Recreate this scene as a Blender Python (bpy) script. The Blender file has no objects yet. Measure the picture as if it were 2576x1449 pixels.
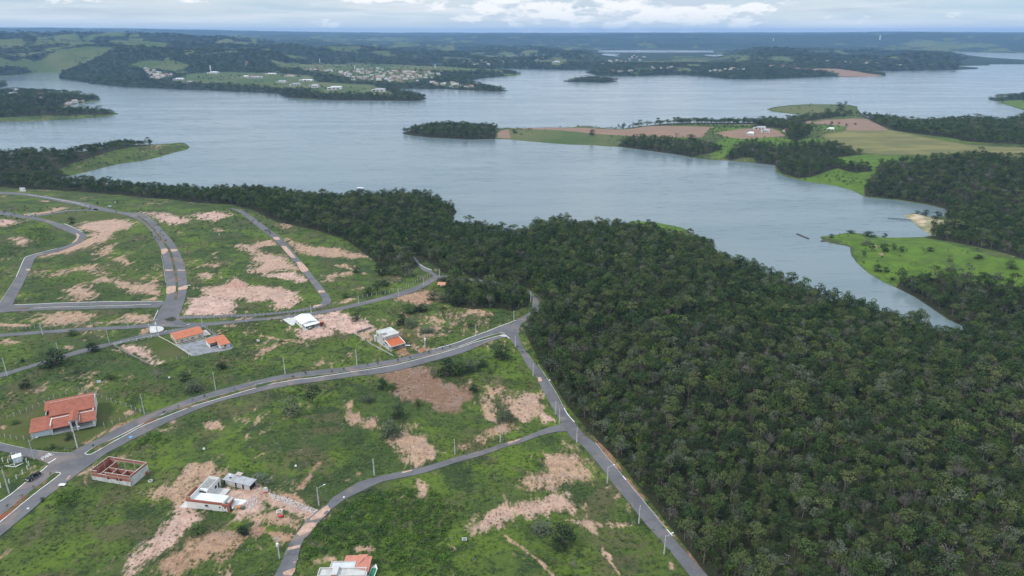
import bpy, bmesh, math, random
import numpy as np
from mathutils import Vector, Matrix

random.seed(7)
RNG = np.random.default_rng(11)
scene = bpy.context.scene
COL = scene.collection

# ------------------------------------------------------------------ camera
CAMZ = 190.0
FPX = 1717.33                  # focal length in the units of a 2576 x 1449 picture
HORIZON = 80.0
PITCH = math.atan((724.5 - HORIZON) / FPX)
SP, CP = math.sin(PITCH), math.cos(PITCH)
cam_data = bpy.data.cameras.new('camera')
cam_data.sensor_width = 36.0
cam_data.lens = 24.0
cam_data.clip_start = 1.0
cam_data.clip_end = 120000.0
cam = bpy.data.objects.new('camera', cam_data)
cam.location = (0, 0, CAMZ)
cam.rotation_euler = (math.pi / 2 - PITCH, 0, 0)
COL.objects.link(cam)
scene.camera = cam

# ------------------------------------------------------------------ light
SUN_EL, SUN_AZ = math.radians(50), math.radians(-118)     # azimuth measured from +Y towards +X
world = bpy.data.worlds.new('World')
scene.world = world
world.use_nodes = True
sun_data = bpy.data.lights.new('sun', 'SUN')
sun_data.energy = 2.2
sun_data.angle = math.radians(8)
sun_data.color = (1.0, 0.955, 0.9)
sun = bpy.data.objects.new('sun', sun_data)
sd = Vector((math.sin(SUN_AZ) * math.cos(SUN_EL), math.cos(SUN_AZ) * math.cos(SUN_EL), math.sin(SUN_EL)))
sun.rotation_euler = sd.to_track_quat('Z', 'Y').to_euler()
sun.location = (0, 0, 400)
COL.objects.link(sun)
scene.view_settings.view_transform = 'Standard'
scene.view_settings.look = 'None'
scene.view_settings.exposure = 0.0
scene.view_settings.gamma = 1.0
scene.view_settings.use_curve_mapping = False
cy = scene.cycles
cy.use_denoising = True
cy.max_bounces = 6
cy.diffuse_bounces = 3
cy.glossy_bounces = 2
cy.transmission_bounces = 2
cy.transparent_max_bounces = 6
cy.volume_bounces = 1
cy.caustics_reflective = False
cy.caustics_refractive = False


def build_world():
    nt = world.node_tree
    N, L = nt.nodes, nt.links
    N.clear()
    out = N.new('ShaderNodeOutputWorld')
    bg = N.new('ShaderNodeBackground')
    bg.inputs['Strength'].default_value = 0.1
    sky = N.new('ShaderNodeTexSky')
    sky.sky_type = 'NISHITA'
    sky.sun_disc = False
    sky.sun_elevation = SUN_EL
    sky.sun_rotation = SUN_AZ
    sky.altitude = 900
    sky.air_density = 1.0
    sky.dust_density = 0.6
    tc = N.new('ShaderNodeTexCoord')
    sep = N.new('ShaderNodeSeparateXYZ')
    L.new(tc.outputs['Generated'], sep.inputs[0])

    def math_(op, a, b=None, c=None, clamp=False):
        n = N.new('ShaderNodeMath'); n.operation = op; n.use_clamp = clamp
        for i, v in enumerate((a, b, c)):
            if v is None: continue
            if isinstance(v, (int, float)): n.inputs[i].default_value = v
            else: L.new(v, n.inputs[i])
        return n.outputs[0]

    def comb(x, y, z):
        n = N.new('ShaderNodeCombineXYZ')
        for i, v in enumerate((x, y, z)):
            if isinstance(v, (int, float)): n.inputs[i].default_value = v
            else: L.new(v, n.inputs[i])
        return n.outputs[0]

    def noise(vec, scale, detail, rough=0.55, dist=0.0):
        n = N.new('ShaderNodeTexNoise'); n.inputs['Scale'].default_value = scale
        n.inputs['Detail'].default_value = detail; n.inputs['Roughness'].default_value = rough
        n.inputs['Distortion'].default_value = dist
        L.new(vec, n.inputs['Vector'])
        return n.outputs['Fac']

    def ramp(v, a, b):
        n = N.new('ShaderNodeMapRange'); n.interpolation_type = 'SMOOTHSTEP'
        L.new(v, n.inputs['Value'])
        n.inputs['From Min'].default_value = a; n.inputs['From Max'].default_value = b
        return n.outputs[0]

    def mix(f, a, b):
        n = N.new('ShaderNodeMix'); n.data_type = 'RGBA'
        if isinstance(f, (int, float)): n.inputs['Factor'].default_value = f
        else: L.new(f, n.inputs['Factor'])
        for k, v in (('A', a), ('B', b)):
            s = [i for i in n.inputs if i.identifier == k + '_Color'][0]
            if isinstance(v, tuple): s.default_value = (*v, 1)
            else: L.new(v, s)
        return [o for o in n.outputs if o.identifier == 'Result_Color'][0]

    x, y, z = sep.outputs
    zc = math_('MAXIMUM', z, 0.0)
    az = math_('ARCTAN2', x, y)
    # a high veil of stratus over the whole sky
    inv = math_('DIVIDE', 1.0, math_('ADD', zc, 0.10))
    veil_v = comb(math_('MULTIPLY', x, inv), math_('MULTIPLY', y, inv), 0.0)
    veil = ramp(noise(veil_v, 0.55, 6, 0.55, 0.3), 0.30, 0.62)
    base = mix(math_('MULTIPLY', veil, 0.85), (5.0, 6.9, 8.5), (7.4, 8.2, 8.9))
    skymix = mix(0.78, sky.outputs[0], base)
    # banks of stratus near the horizon: long flat strips, grey below and pale above
    lv = comb(math_('MULTIPLY', az, 3.0), math_('MULTIPLY', z, 42.0), 0.7)
    bank = ramp(noise(lv, 1.5, 7, 0.55, 0.35), 0.42, 0.66)
    c1 = mix(math_('MULTIPLY', bank, 0.75), skymix, (8.6, 9.1, 9.5))
    lv2 = comb(math_('MULTIPLY', az, 2.6), math_('MULTIPLY', z, 48.0), 5.3)
    grey = ramp(noise(lv2, 1.7, 6, 0.55, 0.3), 0.50, 0.70)
    c2 = mix(math_('MULTIPLY', grey, 0.55), c1, (4.6, 5.5, 6.6))
    # cumulus heads a little above the skyline
    cv = comb(math_('MULTIPLY', az, 10.0), math_('MULTIPLY', z, 27.0), 2.1)
    cn = noise(cv, 1.5, 8, 0.58, 0.15)
    aw = math_('SUBTRACT', 1.0, math_('MULTIPLY', math_('ABSOLUTE', math_('SUBTRACT', az, 0.15)), 3.2), clamp=True)
    aw = math_('ADD', math_('MULTIPLY', aw, 0.25), -0.105)
    zz = math_('SUBTRACT', 1.0, math_('MULTIPLY', math_('ABSOLUTE', math_('SUBTRACT', z, 0.040)), 18.0), clamp=True)
    cn2 = math_('ADD', math_('ADD', cn, aw), math_('MULTIPLY', math_('SUBTRACT', zz, 0.6), 0.16))
    head = ramp(cn2, 0.495, 0.585)
    cv_up = comb(math_('MULTIPLY', az, 10.0), math_('MULTIPLY', math_('ADD', z, 0.008), 27.0), 2.1)
    shade = ramp(math_('SUBTRACT', noise(cv_up, 1.5, 8, 0.58, 0.15), cn), -0.06, 0.10)
    white = mix(shade, (10.4, 10.5, 10.5), (6.3, 7.2, 8.2))
    c3 = mix(math_('MULTIPLY', head, 0.92), c2, white)
    # the band of pale air along the skyline
    hz = ramp(z, 0.030, 0.0)
    c4 = mix(math_('MULTIPLY', hz, 0.55), c3, (6.7, 7.9, 8.9))
    # an overcast sky grows brighter towards the zenith
    lift = N.new('ShaderNodeVectorMath'); lift.operation = 'SCALE'
    L.new(c4, lift.inputs[0]); L.new(math_('ADD', 1.0, math_('MULTIPLY', ramp(z, 0.06, 0.9), 0.75)), lift.inputs['Scale'])
    c4 = lift.outputs[0]
    below = ramp(z, -0.002, -0.02)
    c5 = mix(below, c4, (1.2, 1.5, 1.6))
    L.new(c5, bg.inputs['Color'])
    L.new(bg.outputs[0], out.inputs[0])


build_world()

# ------------------------------------------------------------------ picture <-> place
ZOOM = {'D': (0, 0, 1), 'R1': (0, 447.2, 4), 'R2': (638.9, 447.2, 4), 'R3': (0, 766.7, 4), 'R4': (638.9, 766.7, 4),
        'R5': (0, 1086.8, 4), 'R6': (638.9, 1086.8, 4), 'S1': (1277.8, 447.2, 4), 'S2': (1932, 447.2, 4),
        'S3': (1277.8, 766.7, 4), 'S4': (1932, 766.7, 4), 'S5': (1277.8, 1086.8, 4), 'S6': (1932, 1086.8, 4),
        'T1': (0, 0, 4), 'T2': (638.9, 0, 4), 'T3': (1277.8, 0, 4), 'T4': (1932, 0, 4), 'T5': (958.4, 223.6, 4),
        'T6': (1789, 223.6, 4)}


def px(reg, pts):
    ox, oy, k = ZOOM[reg]
    return [(ox + p[0] / k, oy + p[1] / k) for p in pts]


def ray(u, v):
    """direction (x, y, z) of the line of sight through picture point (u, v), with y the horizontal forward axis"""
    a, b = (u - 1288.0) / FPX, (v - 724.5) / FPX
    return np.array([a, CP - SP * b, -SP - CP * b])


def onlevel(u, v, z=0.0):
    d = ray(u, v)
    t = (z - CAMZ) / d[2]
    return d[0] * t, d[1] * t


def project(x, y, z):
    dz = z - CAMZ
    zc = y * CP - dz * SP
    yc = y * SP + dz * CP
    return 1288.0 + FPX * x / zc, 724.5 - FPX * yc / zc, zc


# ------------------------------------------------------------------ shores (z = 0, or the height of the tree tops that hide them)
SHORE = [
    (0, 'D', [(-80, 197), (0, 193), (60, 188), (85, 185), (95, 182), (140, 182), (150, 190), (150, 196), (175, 202), (250, 213),
              (312, 219), (412, 223), (537, 228), (644, 233), (700, 236), (706, 239), (720, 245), (760, 250), (840, 252),
              (920, 253), (1010, 254.5), (1055, 253), (1075, 248), (1060, 242), (1030, 236), (1008, 232), (1000, 226),
              (1003, 223), (1060, 224), (1150, 226), (1250, 230), (1281, 229), (1240, 220), (1215, 213), (1195, 209), (1160, 207),
              (1200, 199), (1215, 197), (1250, 193.5), (1300, 190), (1313, 186), (1295, 181), (1275, 178), (1235, 173),
              (1278, 172.5), (1390, 175), (1498, 176), (1473, 182), (1503, 190), (1540, 192), (1598, 191), (1708, 188), (1773, 192),
              (1828, 199), (1921, 199), (1965, 197.5), (2002, 196), (2040, 194), (2102, 193), (2157, 194), (2229, 191), (2227, 186),
              (2170, 179), (2287, 178), (2400, 176), (2460, 174), (2462, 170), (2397, 166), (2489, 165), (2492, 162), (2576, 162),
              (2760, 161), (2760, 236), (2576, 241), (2520, 243), (2485, 247), (2490, 252), (2507, 255), (2532, 264), (2557, 271),
              (2576, 278), (2640, 283), (2650, 289), (2576, 291), (2530, 303)]),
    (7, 'D', [(2527, 302), (2495, 295), (2432, 291), (2382, 295), (2332, 300), (2295, 301), (2244, 292), (2182, 287)]),
    (1, 'D', [(2164, 282), (2157, 272), (2125, 261), (2102, 262), (2032, 261), (1982, 264), (1944, 269), (1928, 274), (1944, 280),
              (2027, 290), (1990, 298)]),
    (6, 'D', [(1960, 300), (1921, 297), (1898, 302), (1828, 302), (1790, 302), (1678, 304), (1615, 310), (1565, 317), (1528, 316), (1465, 310),
              (1428, 314), (1278, 315), (1258, 317), (1183, 312), (1108, 310), (1058, 316), (1021, 324)]),
    (0, 'D', [(1010, 334), (1021, 339), (1083, 346), (1171, 351), (1246, 350), (1283, 351), (1383, 360), (1483, 365), (1551, 369),
              (1602, 375), (1700, 388), (1750, 398), (1789, 402), (1839, 404), (1901, 410), (1951, 416), (1953, 434), (1976, 444),
              (2026, 456), (2101, 467), (2144, 479), (2179, 496), (2264, 504), (2339, 516), (2384, 527), (2374, 546), (2344, 547),
              (2301, 536), (2271, 542), (2294, 556), (2314, 574), (2344, 592), (2322, 597), (2232, 598), (2204, 595), (2164, 587),
              (2132, 586), (2092, 593), (2062, 595), (2074, 607), (2107, 615), (2139, 620), (2142, 642), (2157, 662), (2182, 685),
              (2219, 707), (2252, 722), (2302, 747), (2344, 775), (2382, 802), (2437, 827)]),
    (7, 'D', [(2377, 824), (2342, 801), (2302, 788), (2237, 774), (2169, 754), (2087, 732), (2039, 714), (2002, 697), (1964, 684),
              (1932, 672), (1898, 657), (1828, 634), (1803, 619), (1798, 602), (1775, 582)]),
    (1, 'D', [(1715, 570), (1648, 557), (1590, 553)]),
    (7, 'D', [(1565, 552), (1490, 558), (1440, 549), (1390, 544), (1348, 554), (1323, 568), (1303, 577), (1278, 567), (1214, 561),
              (1171, 558)]),
    (0, 'D', [(1128, 557), (1149, 533)]),
    (7, 'D', [(1136, 503), (1089, 483), (1051, 483), (939, 486), (839, 489), (764, 483), (689, 473), (639, 471), (575, 469), (537, 473),
              (487, 471), (412, 463), (350, 463), (287, 451), (175, 449)]),
    (0, 'D', [(145, 449), (220, 432), (300, 412), (400, 395), (470, 376), (478, 369), (462, 358.5), (400, 363), (285, 365), (240, 376),
              (165, 388), (60, 386), (0, 392), (-160, 396), (-160, 310), (0, 306), (115, 303.5), (200, 299), (260, 294), (302, 287),
              (285, 282), (220, 278), (130, 276), (140, 270), (200, 259), (245, 254), (254, 250), (230, 241), (170, 232), (100, 228),
              (0, 229), (-80, 226), (-80, 222), (0, 221), (22, 214), (0, 206), (-80, 203)]),
]
lake = []
for zt, reg, pts in SHORE:
    lake += [onlevel(u, v, zt) for u, v in px(reg, pts)]


def wiggle(ring, seed, step_rel=0.012):
    """break long straight shore runs into small coves and points"""
    r = np.random.default_rng(seed)
    out = []
    n = len(ring)
    for i in range(n):
        a, b = np.array(ring[i]), np.array(ring[(i + 1) % n])
        ln = np.hypot(*(b - a)); rg = np.hypot(*a)
        k = int(min(6, max(1, ln / (rg * step_rel * 2.2))))
        nrm = np.array([-(b - a)[1], (b - a)[0]]) / max(ln, 1e-6)
        for j in range(k):
            t = j / k
            p = a + (b - a) * t
            if j: p = p + nrm * r.normal() * min(ln / k, 60) * 0.10
            out.append(tuple(p))
    return out


lake = wiggle(lake, 3)
isle = wiggle([onlevel(u, v, 0) for u, v in [(1414, 205), (1448, 200), (1483, 195.5), (1533, 198), (1556, 205), (1528, 208), (1458, 207)]], 4)
ponds = [[onlevel(u, v, 0) for u, v in p] for p in (
    [(1505, 126.5), (1640, 126), (1795, 127), (1795, 132), (1505, 132)],
    [(2395, 130.5), (2480, 131.5), (2576, 134), (2700, 136), (2700, 150), (2576, 150), (2480, 144), (2400, 134)],
    [(2070, 130.8), (2140, 130.8), (2145, 132.5), (2070, 132.5)],
    [(1080, 160), (1105, 159.5), (1122, 166), (1112, 169), (1085, 165)])]


def inside(P, ring):
    x, y = P[:, 0], P[:, 1]
    r = np.asarray(ring)
    c = np.zeros(len(P), bool)
    x0, y0 = r[:, 0], r[:, 1]
    x1, y1 = np.roll(x0, -1), np.roll(y0, -1)
    for a, b, e, f in zip(x0, y0, x1, y1):
        if b == f: continue
        m = (b > y) != (f > y)
        if m.any():
            c ^= m & (x < (e - a) * (y - b) / (f - b) + a)
    return c


def dist_edges(P, ring, closed=True):
    r = np.asarray(ring)
    a = r if closed else r[:-1]
    b = np.roll(r, -1, 0) if closed else r[1:]
    d2 = np.full(len(P), 1e18)
    for p, q in zip(a, b):
        e = q - p
        l2 = max(e @ e, 1e-9)
        t = np.clip(((P[:, 0] - p[0]) * e[0] + (P[:, 1] - p[1]) * e[1]) / l2, 0, 1)
        dx = P[:, 0] - p[0] - t * e[0]; dy = P[:, 1] - p[1] - t * e[1]
        np.minimum(d2, dx * dx + dy * dy, out=d2)
    return np.sqrt(d2)


def vnoise(x, y, seed=0):
    xi, yi = np.floor(x).astype(np.int64), np.floor(y).astype(np.int64)
    fx, fy = x - xi, y - yi
    fx = fx * fx * fx * (fx * (fx * 6 - 15) + 10); fy = fy * fy * fy * (fy * (fy * 6 - 15) + 10)

    def h(i, j):
        n = (i * 374761393 + j * 668265263 + seed * 974634777) & 0xffffffff
        n = ((n ^ (n >> 13)) * 1274126177) & 0xffffffff
        return ((n ^ (n >> 16)) & 0xffff) / 65535.0
    a, b, c, d = h(xi, yi), h(xi + 1, yi), h(xi, yi + 1), h(xi + 1, yi + 1)
    return (a + (b - a) * fx) * (1 - fy) + (c + (d - c) * fx) * fy


def fbm(x, y, octs=4, seed=0):
    s, a, t = 0.0, 1.0, 0.0
    for o in range(octs):
        s = s + a * vnoise(x * 2 ** o, y * 2 ** o, seed + o * 17); t += a; a *= 0.5
    return s / t


# ------------------------------------------------------------------ the lie of the land, on a fan of azimuths and ranges
NA, NR = 600, 820
AZ = np.linspace(math.radians(-48), math.radians(48), NA)
RR = np.exp(np.linspace(math.log(85.0), math.log(27000.0), NR))
GA, GR = np.meshgrid(AZ, RR, indexing='ij')
GX, GY = GR * np.sin(GA), GR * np.cos(GA)
P = np.stack([GX.ravel(), GY.ravel()], 1)
inw = inside(P, lake) & ~inside(P, isle)
d = np.minimum(dist_edges(P, lake), dist_edges(P, isle))
for w in ponds:
    inw |= inside(P, w)
    d = np.minimum(d, dist_edges(P, w))
sd_ = np.where(inw, -d, d).reshape(NA, NR)
rr = GR
land = np.clip(sd_, 0, None)
near = np.clip((1500 - rr) / 600, 0, 1)
hmax = 33 * near + (1 - near) * 26
Lsc = 230 * near + (1 - near) * 260
H = hmax * (1 - np.exp(-land / Lsc))
H += (fbm(GX / 260 + 3, GY / 260 + 9, 3, 5) - 0.5) * 14 * (1 - np.exp(-land / 160)) * np.clip((3500 - rr) / 1500, 0, 1)

RIDGES = [
    (4300, 700, 900, [(-300, 122), (0, 118), (150, 116), (300, 119), (420, 122), (560, 127), (700, 133), (800, 142)]),
    (5400, 800, 900, [(-300, 108), (0, 105), (150, 102), (300, 104), (420, 108), (560, 113), (700, 118), (860, 122), (1000, 128), (1100, 134)]),
    (6900, 900, 1300, [(-300, 88), (0, 88), (100, 86), (230, 86), (400, 90), (470, 94), (520, 98), (600, 101), (700, 106), (850, 110)]),
    (8200, 1000, 1500, [(600, 104), (700, 106), (790, 103), (870, 110), (1000, 111), (1080, 110), (1180, 113), (1300, 119), (1400, 121), (1450, 124)]),
    (5200, 600, 600, [(1000, 140), (1130, 137), (1300, 133), (1430, 130), (1490, 134), (1540, 137), (1640, 138), (1770, 138), (1830, 133), (1900, 128), (1960, 128),
                      (2040, 131), (2150, 133), (2280, 136), (2360, 143), (2480, 150), (2560, 153), (2700, 154)]),
    (12500, 2400, 2500, [(-300, 86), (300, 92), (480, 92), (640, 88), (740, 86), (814, 90), (871, 89), (951, 89), (964, 91), (1064, 91), (1180, 88),
                         (1283, 86), (1528, 87), (1640, 85), (1778, 86), (1932, 88), (1994, 90), (2107, 87), (2232, 86), (2307, 84), (2600, 88), (2800, 88)]),
    (17000, 3800, 6000, [(-300, 68), (0, 69), (200, 71), (330, 72), (480, 75), (640, 78), (740, 80), (900, 82), (1100, 82.5), (1400, 83),
                         (1700, 82.5), (1850, 82), (2000, 82), (2250, 80), (2400, 81), (2700, 83), (2900, 83)]),
]
for Rc, wf, wb, crest in RIDGES:
    cx = np.array([math.atan2(ray(u, v)[0], ray(u, v)[1]) for u, v in crest])
    cz = np.array([CAMZ + Rc * ray(u, v)[2] / math.hypot(ray(u, v)[0], ray(u, v)[1]) for u, v in crest])
    top = np.interp(AZ, cx, cz)
    ends = np.clip((AZ - cx[0]) / 0.06, 0, 1) * np.clip((cx[-1] - AZ) / 0.06, 0, 1)
    top = (top * (ends * ends * (3 - 2 * ends)))[:, None]
    k = np.where(rr < Rc, wf, wb)
    rag = 1 + 0.30 * (fbm(GX / (Rc * 0.09), GY / (Rc * 0.09), 4, int(Rc)) - 0.5)
    g = np.exp(-((rr - Rc) / k) ** 2)
    g = g * np.where(g > 0.93, 1, rag)
    H = np.maximum(H, np.minimum(top * g, top) * np.clip(land / 350, 0, 1) + 3 * np.clip(land / 200, 0, 1))
relief = np.clip((rr - 3900) / 1500, 0, 1) * np.clip(land / 500, 0, 1)
rid = 1 - np.abs(2 * fbm(GX / 900, GY / 900, 4, 91) - 1) * 2.2
# two low saddles through which far arms of the lake show
saddle = np.clip(1.6 - 1.6 * np.abs(np.tan(GA) - (1650 - 1288) / FPX) / .13, 0, 1) * (rr < 9000) * (rr > 4300) + np.clip((np.tan(GA) - (2330 - 1288) / FPX) / .04, 0, 1) * (rr < 7600) * (rr > 3300)
saddle = np.clip(saddle, 0, 1)
H *= 1 - .8 * saddle
gap_ = 1 - saddle
H += np.clip(gap_, 0, 1) * relief * (rid - 0.75) * np.clip(rr / 100, 0, 80) * np.clip((15000 - rr) / 6000, 0.2, 1)
H += (fbm(GX / 9, GY / 9, 3, 2) - 0.5) * 0.7 * np.clip((900 - rr) / 400, 0, 1) * np.clip(land / 10, 0, 1)
H = np.where(sd_ < 0, -4.0 * (1 - np.exp(np.minimum(sd_, 0) / 25)), H + 0.12 + np.minimum(land * 0.05, 0.3))

LOGR0, LOGR1 = math.log(85.0), math.log(27000.0)


def ground(x, y):
    """height of the ground sheet under (x, y)"""
    x, y = np.asarray(x, float), np.asarray(y, float)
    fa = (np.arctan2(x, y) - AZ[0]) / (AZ[-1] - AZ[0]) * (NA - 1)
    fr = (np.log(np.maximum(np.hypot(x, y), 86.0)) - LOGR0) / (LOGR1 - LOGR0) * (NR - 1)
    return grid_at(H, fa, fr)


def grid_at(G, fa, fr):
    fa = np.clip(fa, 0, NA - 1.001); fr = np.clip(fr, 0, NR - 1.001)
    ia, ir = fa.astype(int), fr.astype(int)
    ta, tr = fa - ia, fr - ir
    return ((G[ia, ir] * (1 - ta) + G[ia + 1, ir] * ta) * (1 - tr) + (G[ia, ir + 1] * (1 - ta) + G[ia + 1, ir + 1] * ta) * tr)


def shore_d(x, y):
    fa = (np.arctan2(x, y) - AZ[0]) / (AZ[-1] - AZ[0]) * (NA - 1)
    fr = (np.log(np.maximum(np.hypot(x, y), 86.0)) - LOGR0) / (LOGR1 - LOGR0) * (NR - 1)
    return grid_at(sd_, np.asarray(fa), np.asarray(fr))


def at(u, v):
    """where the line of sight through picture point (u, v) meets the land"""
    dx, dy, dz = ray(u, v)
    hz = math.hypot(dx, dy)
    a = math.atan2(dx, dy)
    rl = RR * math.cos(0)
    zr = CAMZ + rl * dz / hz
    fa = (a - AZ[0]) / (AZ[-1] - AZ[0]) * (NA - 1)
    fa = min(max(fa, 0), NA - 1.001)
    ia = int(fa); ta = fa - ia
    zg = H[ia] * (1 - ta) + H[ia + 1] * ta
    diff = zr - np.maximum(zg, 0)
    k = np.nonzero(diff <= 0)[0]
    if len(k) == 0: i = NR - 1
    else: i = k[0]
    if i == 0: r = RR[0] if diff[0] > 0 else CAMZ and (zg[0] - CAMZ) / (dz / hz)
    else:
        t = diff[i - 1] / (diff[i - 1] - diff[i] + 1e-12)
        r = RR[i - 1] + (RR[i] - RR[i - 1]) * t
    x, y = r * math.sin(a), r * math.cos(a)
    return np.array([x, y, CAMZ + r * dz / hz])


def at2(reg, u, v):
    ox, oy, k = ZOOM[reg]
    return at(ox + u / k, oy + v / k)


def ats(reg, pts):
    return np.array([at(u, v) for u, v in px(reg, pts)])


# ------------------------------------------------------------------ materials
class Nodes:
    def __init__(self, name):
        self.m = bpy.data.materials.new(name)
        self.m.use_nodes = True
        self.nt = self.m.node_tree
        self.nt.nodes.clear()
        self.out = self.nt.nodes.new('ShaderNodeOutputMaterial')
        self.b = self.nt.nodes.new('ShaderNodeBsdfPrincipled')
        self.nt.links.new(self.b.outputs[0], self.out.inputs[0])
        self.b.inputs['Specular IOR Level'].default_value = 0.2
        self._pos = None

    def pos(self):
        if self._pos is None:
            self._pos = self.nt.nodes.new('ShaderNodeNewGeometry').outputs['Position']
        return self._pos

    def link(self, a, b):
        self.nt.links.new(a, b)

    def setv(self, sock, v):
        if isinstance(v, (int, float)): sock.default_value = v
        elif isinstance(v, tuple): sock.default_value = (*v, 1) if len(v) == 3 and len(sock.default_value) == 4 else v
        else: self.link(v, sock)

    def math(self, op, a, b=None, c=None, clamp=False):
        n = self.nt.nodes.new('ShaderNodeMath'); n.operation = op; n.use_clamp = clamp
        for i, v in enumerate((a, b, c)):
            if v is not None: self.setv(n.inputs[i], v)
        return n.outputs[0]

    def mix(self, f, a, b, blend='MIX'):
        n = self.nt.nodes.new('ShaderNodeMix'); n.data_type = 'RGBA'; n.blend_type = blend
        self.setv(n.inputs['Factor'], f)
        for s in n.inputs:
            if s.identifier == 'A_Color': self.setv(s, a)
            if s.identifier == 'B_Color': self.setv(s, b)
        return [o for o in n.outputs if o.identifier == 'Result_Color'][0]

    def scaled(self, vec, sc, rot=0.0):
        n = self.nt.nodes.new('ShaderNodeMapping')
        n.inputs['Scale'].default_value = sc
        n.inputs['Rotation'].default_value = (0, 0, rot)
        self.link(vec, n.inputs['Vector'])
        return n.outputs[0]

    def noise(self, scale, detail=4, rough=0.55, vec=None, dist=0.0):
        n = self.nt.nodes.new('ShaderNodeTexNoise')
        n.inputs['Scale'].default_value = scale; n.inputs['Detail'].default_value = detail
        n.inputs['Roughness'].default_value = rough; n.inputs['Distortion'].default_value = dist
        self.link(vec if vec is not None else self.pos(), n.inputs['Vector'])
        return n.outputs['Fac']

    def ramp(self, v, a, b, lo=0.0, hi=1.0):
        n = self.nt.nodes.new('ShaderNodeMapRange'); n.interpolation_type = 'SMOOTHSTEP'
        self.setv(n.inputs['Value'], v)
        n.inputs['From Min'].default_value = a; n.inputs['From Max'].default_value = b
        n.inputs['To Min'].default_value = lo; n.inputs['To Max'].default_value = hi
        return n.outputs[0]

    def attr(self, name):
        n = self.nt.nodes.new('ShaderNodeAttribute'); n.attribute_name = name
        s = self.nt.nodes.new('ShaderNodeSeparateColor')
        self.link(n.outputs['Color'], s.inputs[0])
        return list(s.outputs[:3]) + [n.outputs['Alpha']]

    def random(self):
        return self.nt.nodes.new('ShaderNodeObjectInfo').outputs['Random']

    def bump(self, h, dist, strength=1.0):
        n = self.nt.nodes.new('ShaderNodeBump')
        n.inputs['Strength'].default_value = strength; n.inputs['Distance'].default_value = dist
        self.link(h, n.inputs['Height'])
        self.link(n.outputs[0], self.b.inputs['Normal'])

    def done(self, color, rough=0.85):
        self.setv(self.b.inputs['Base Color'], color)
        self.setv(self.b.inputs['Roughness'], rough)
        return self.m


MATS = {}


def paint(name, c1, c2=None, scale=0.6, rough=0.8, lo=0.35, hi=0.65, detail=5, bump=0.0):
    """a surface of one colour going over to a second in cloudy wear"""
    if name in MATS: return MATS[name]
    n = Nodes(name)
    if c2 is None: c2 = tuple(v * 0.82 for v in c1)
    f = n.noise(scale, detail)
    col = n.mix(n.ramp(f, lo, hi), c1, c2)
    if bump: n.bump(n.noise(scale * 8, 3), bump)
    MATS[name] = n.done(col, rough)
    return MATS[name]


# ------------------------------------------------------------------ helpers for objects
def tag(o, label=None, cat=None, group=None, kind=None):
    if label: o['label'] = label
    if cat: o['category'] = cat
    if group: o['group'] = group
    if kind: o['kind'] = kind
    return o


def link(name, mesh, mats=(), parent=None, loc=(0, 0, 0), rz=0.0):
    o = bpy.data.objects.new(name, mesh)
    COL.objects.link(o)
    for m in (mats if isinstance(mats, (list, tuple)) else (mats,)):
        if m is not None and mesh is not None: mesh.materials.append(m)
    o.location = loc
    o.rotation_euler = (0, 0, rz)
    if parent is not None: o.parent = parent
    return o


def empty(name, loc, rz=0.0, label=None, cat=None, group=None):
    o = bpy.data.objects.new(name, None)
    o.empty_display_size = 0.5
    COL.objects.link(o)
    o.location = loc; o.rotation_euler = (0, 0, rz)
    return tag(o, label, cat, group)


def mesh_from(name, V, F, smooth=False):
    me = bpy.data.meshes.new(name)
    me.from_pydata([tuple(map(float, v)) for v in V], [], F)
    me.update()
    if smooth: me.polygons.foreach_set('use_smooth', [True] * len(me.polygons))
    return me


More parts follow.
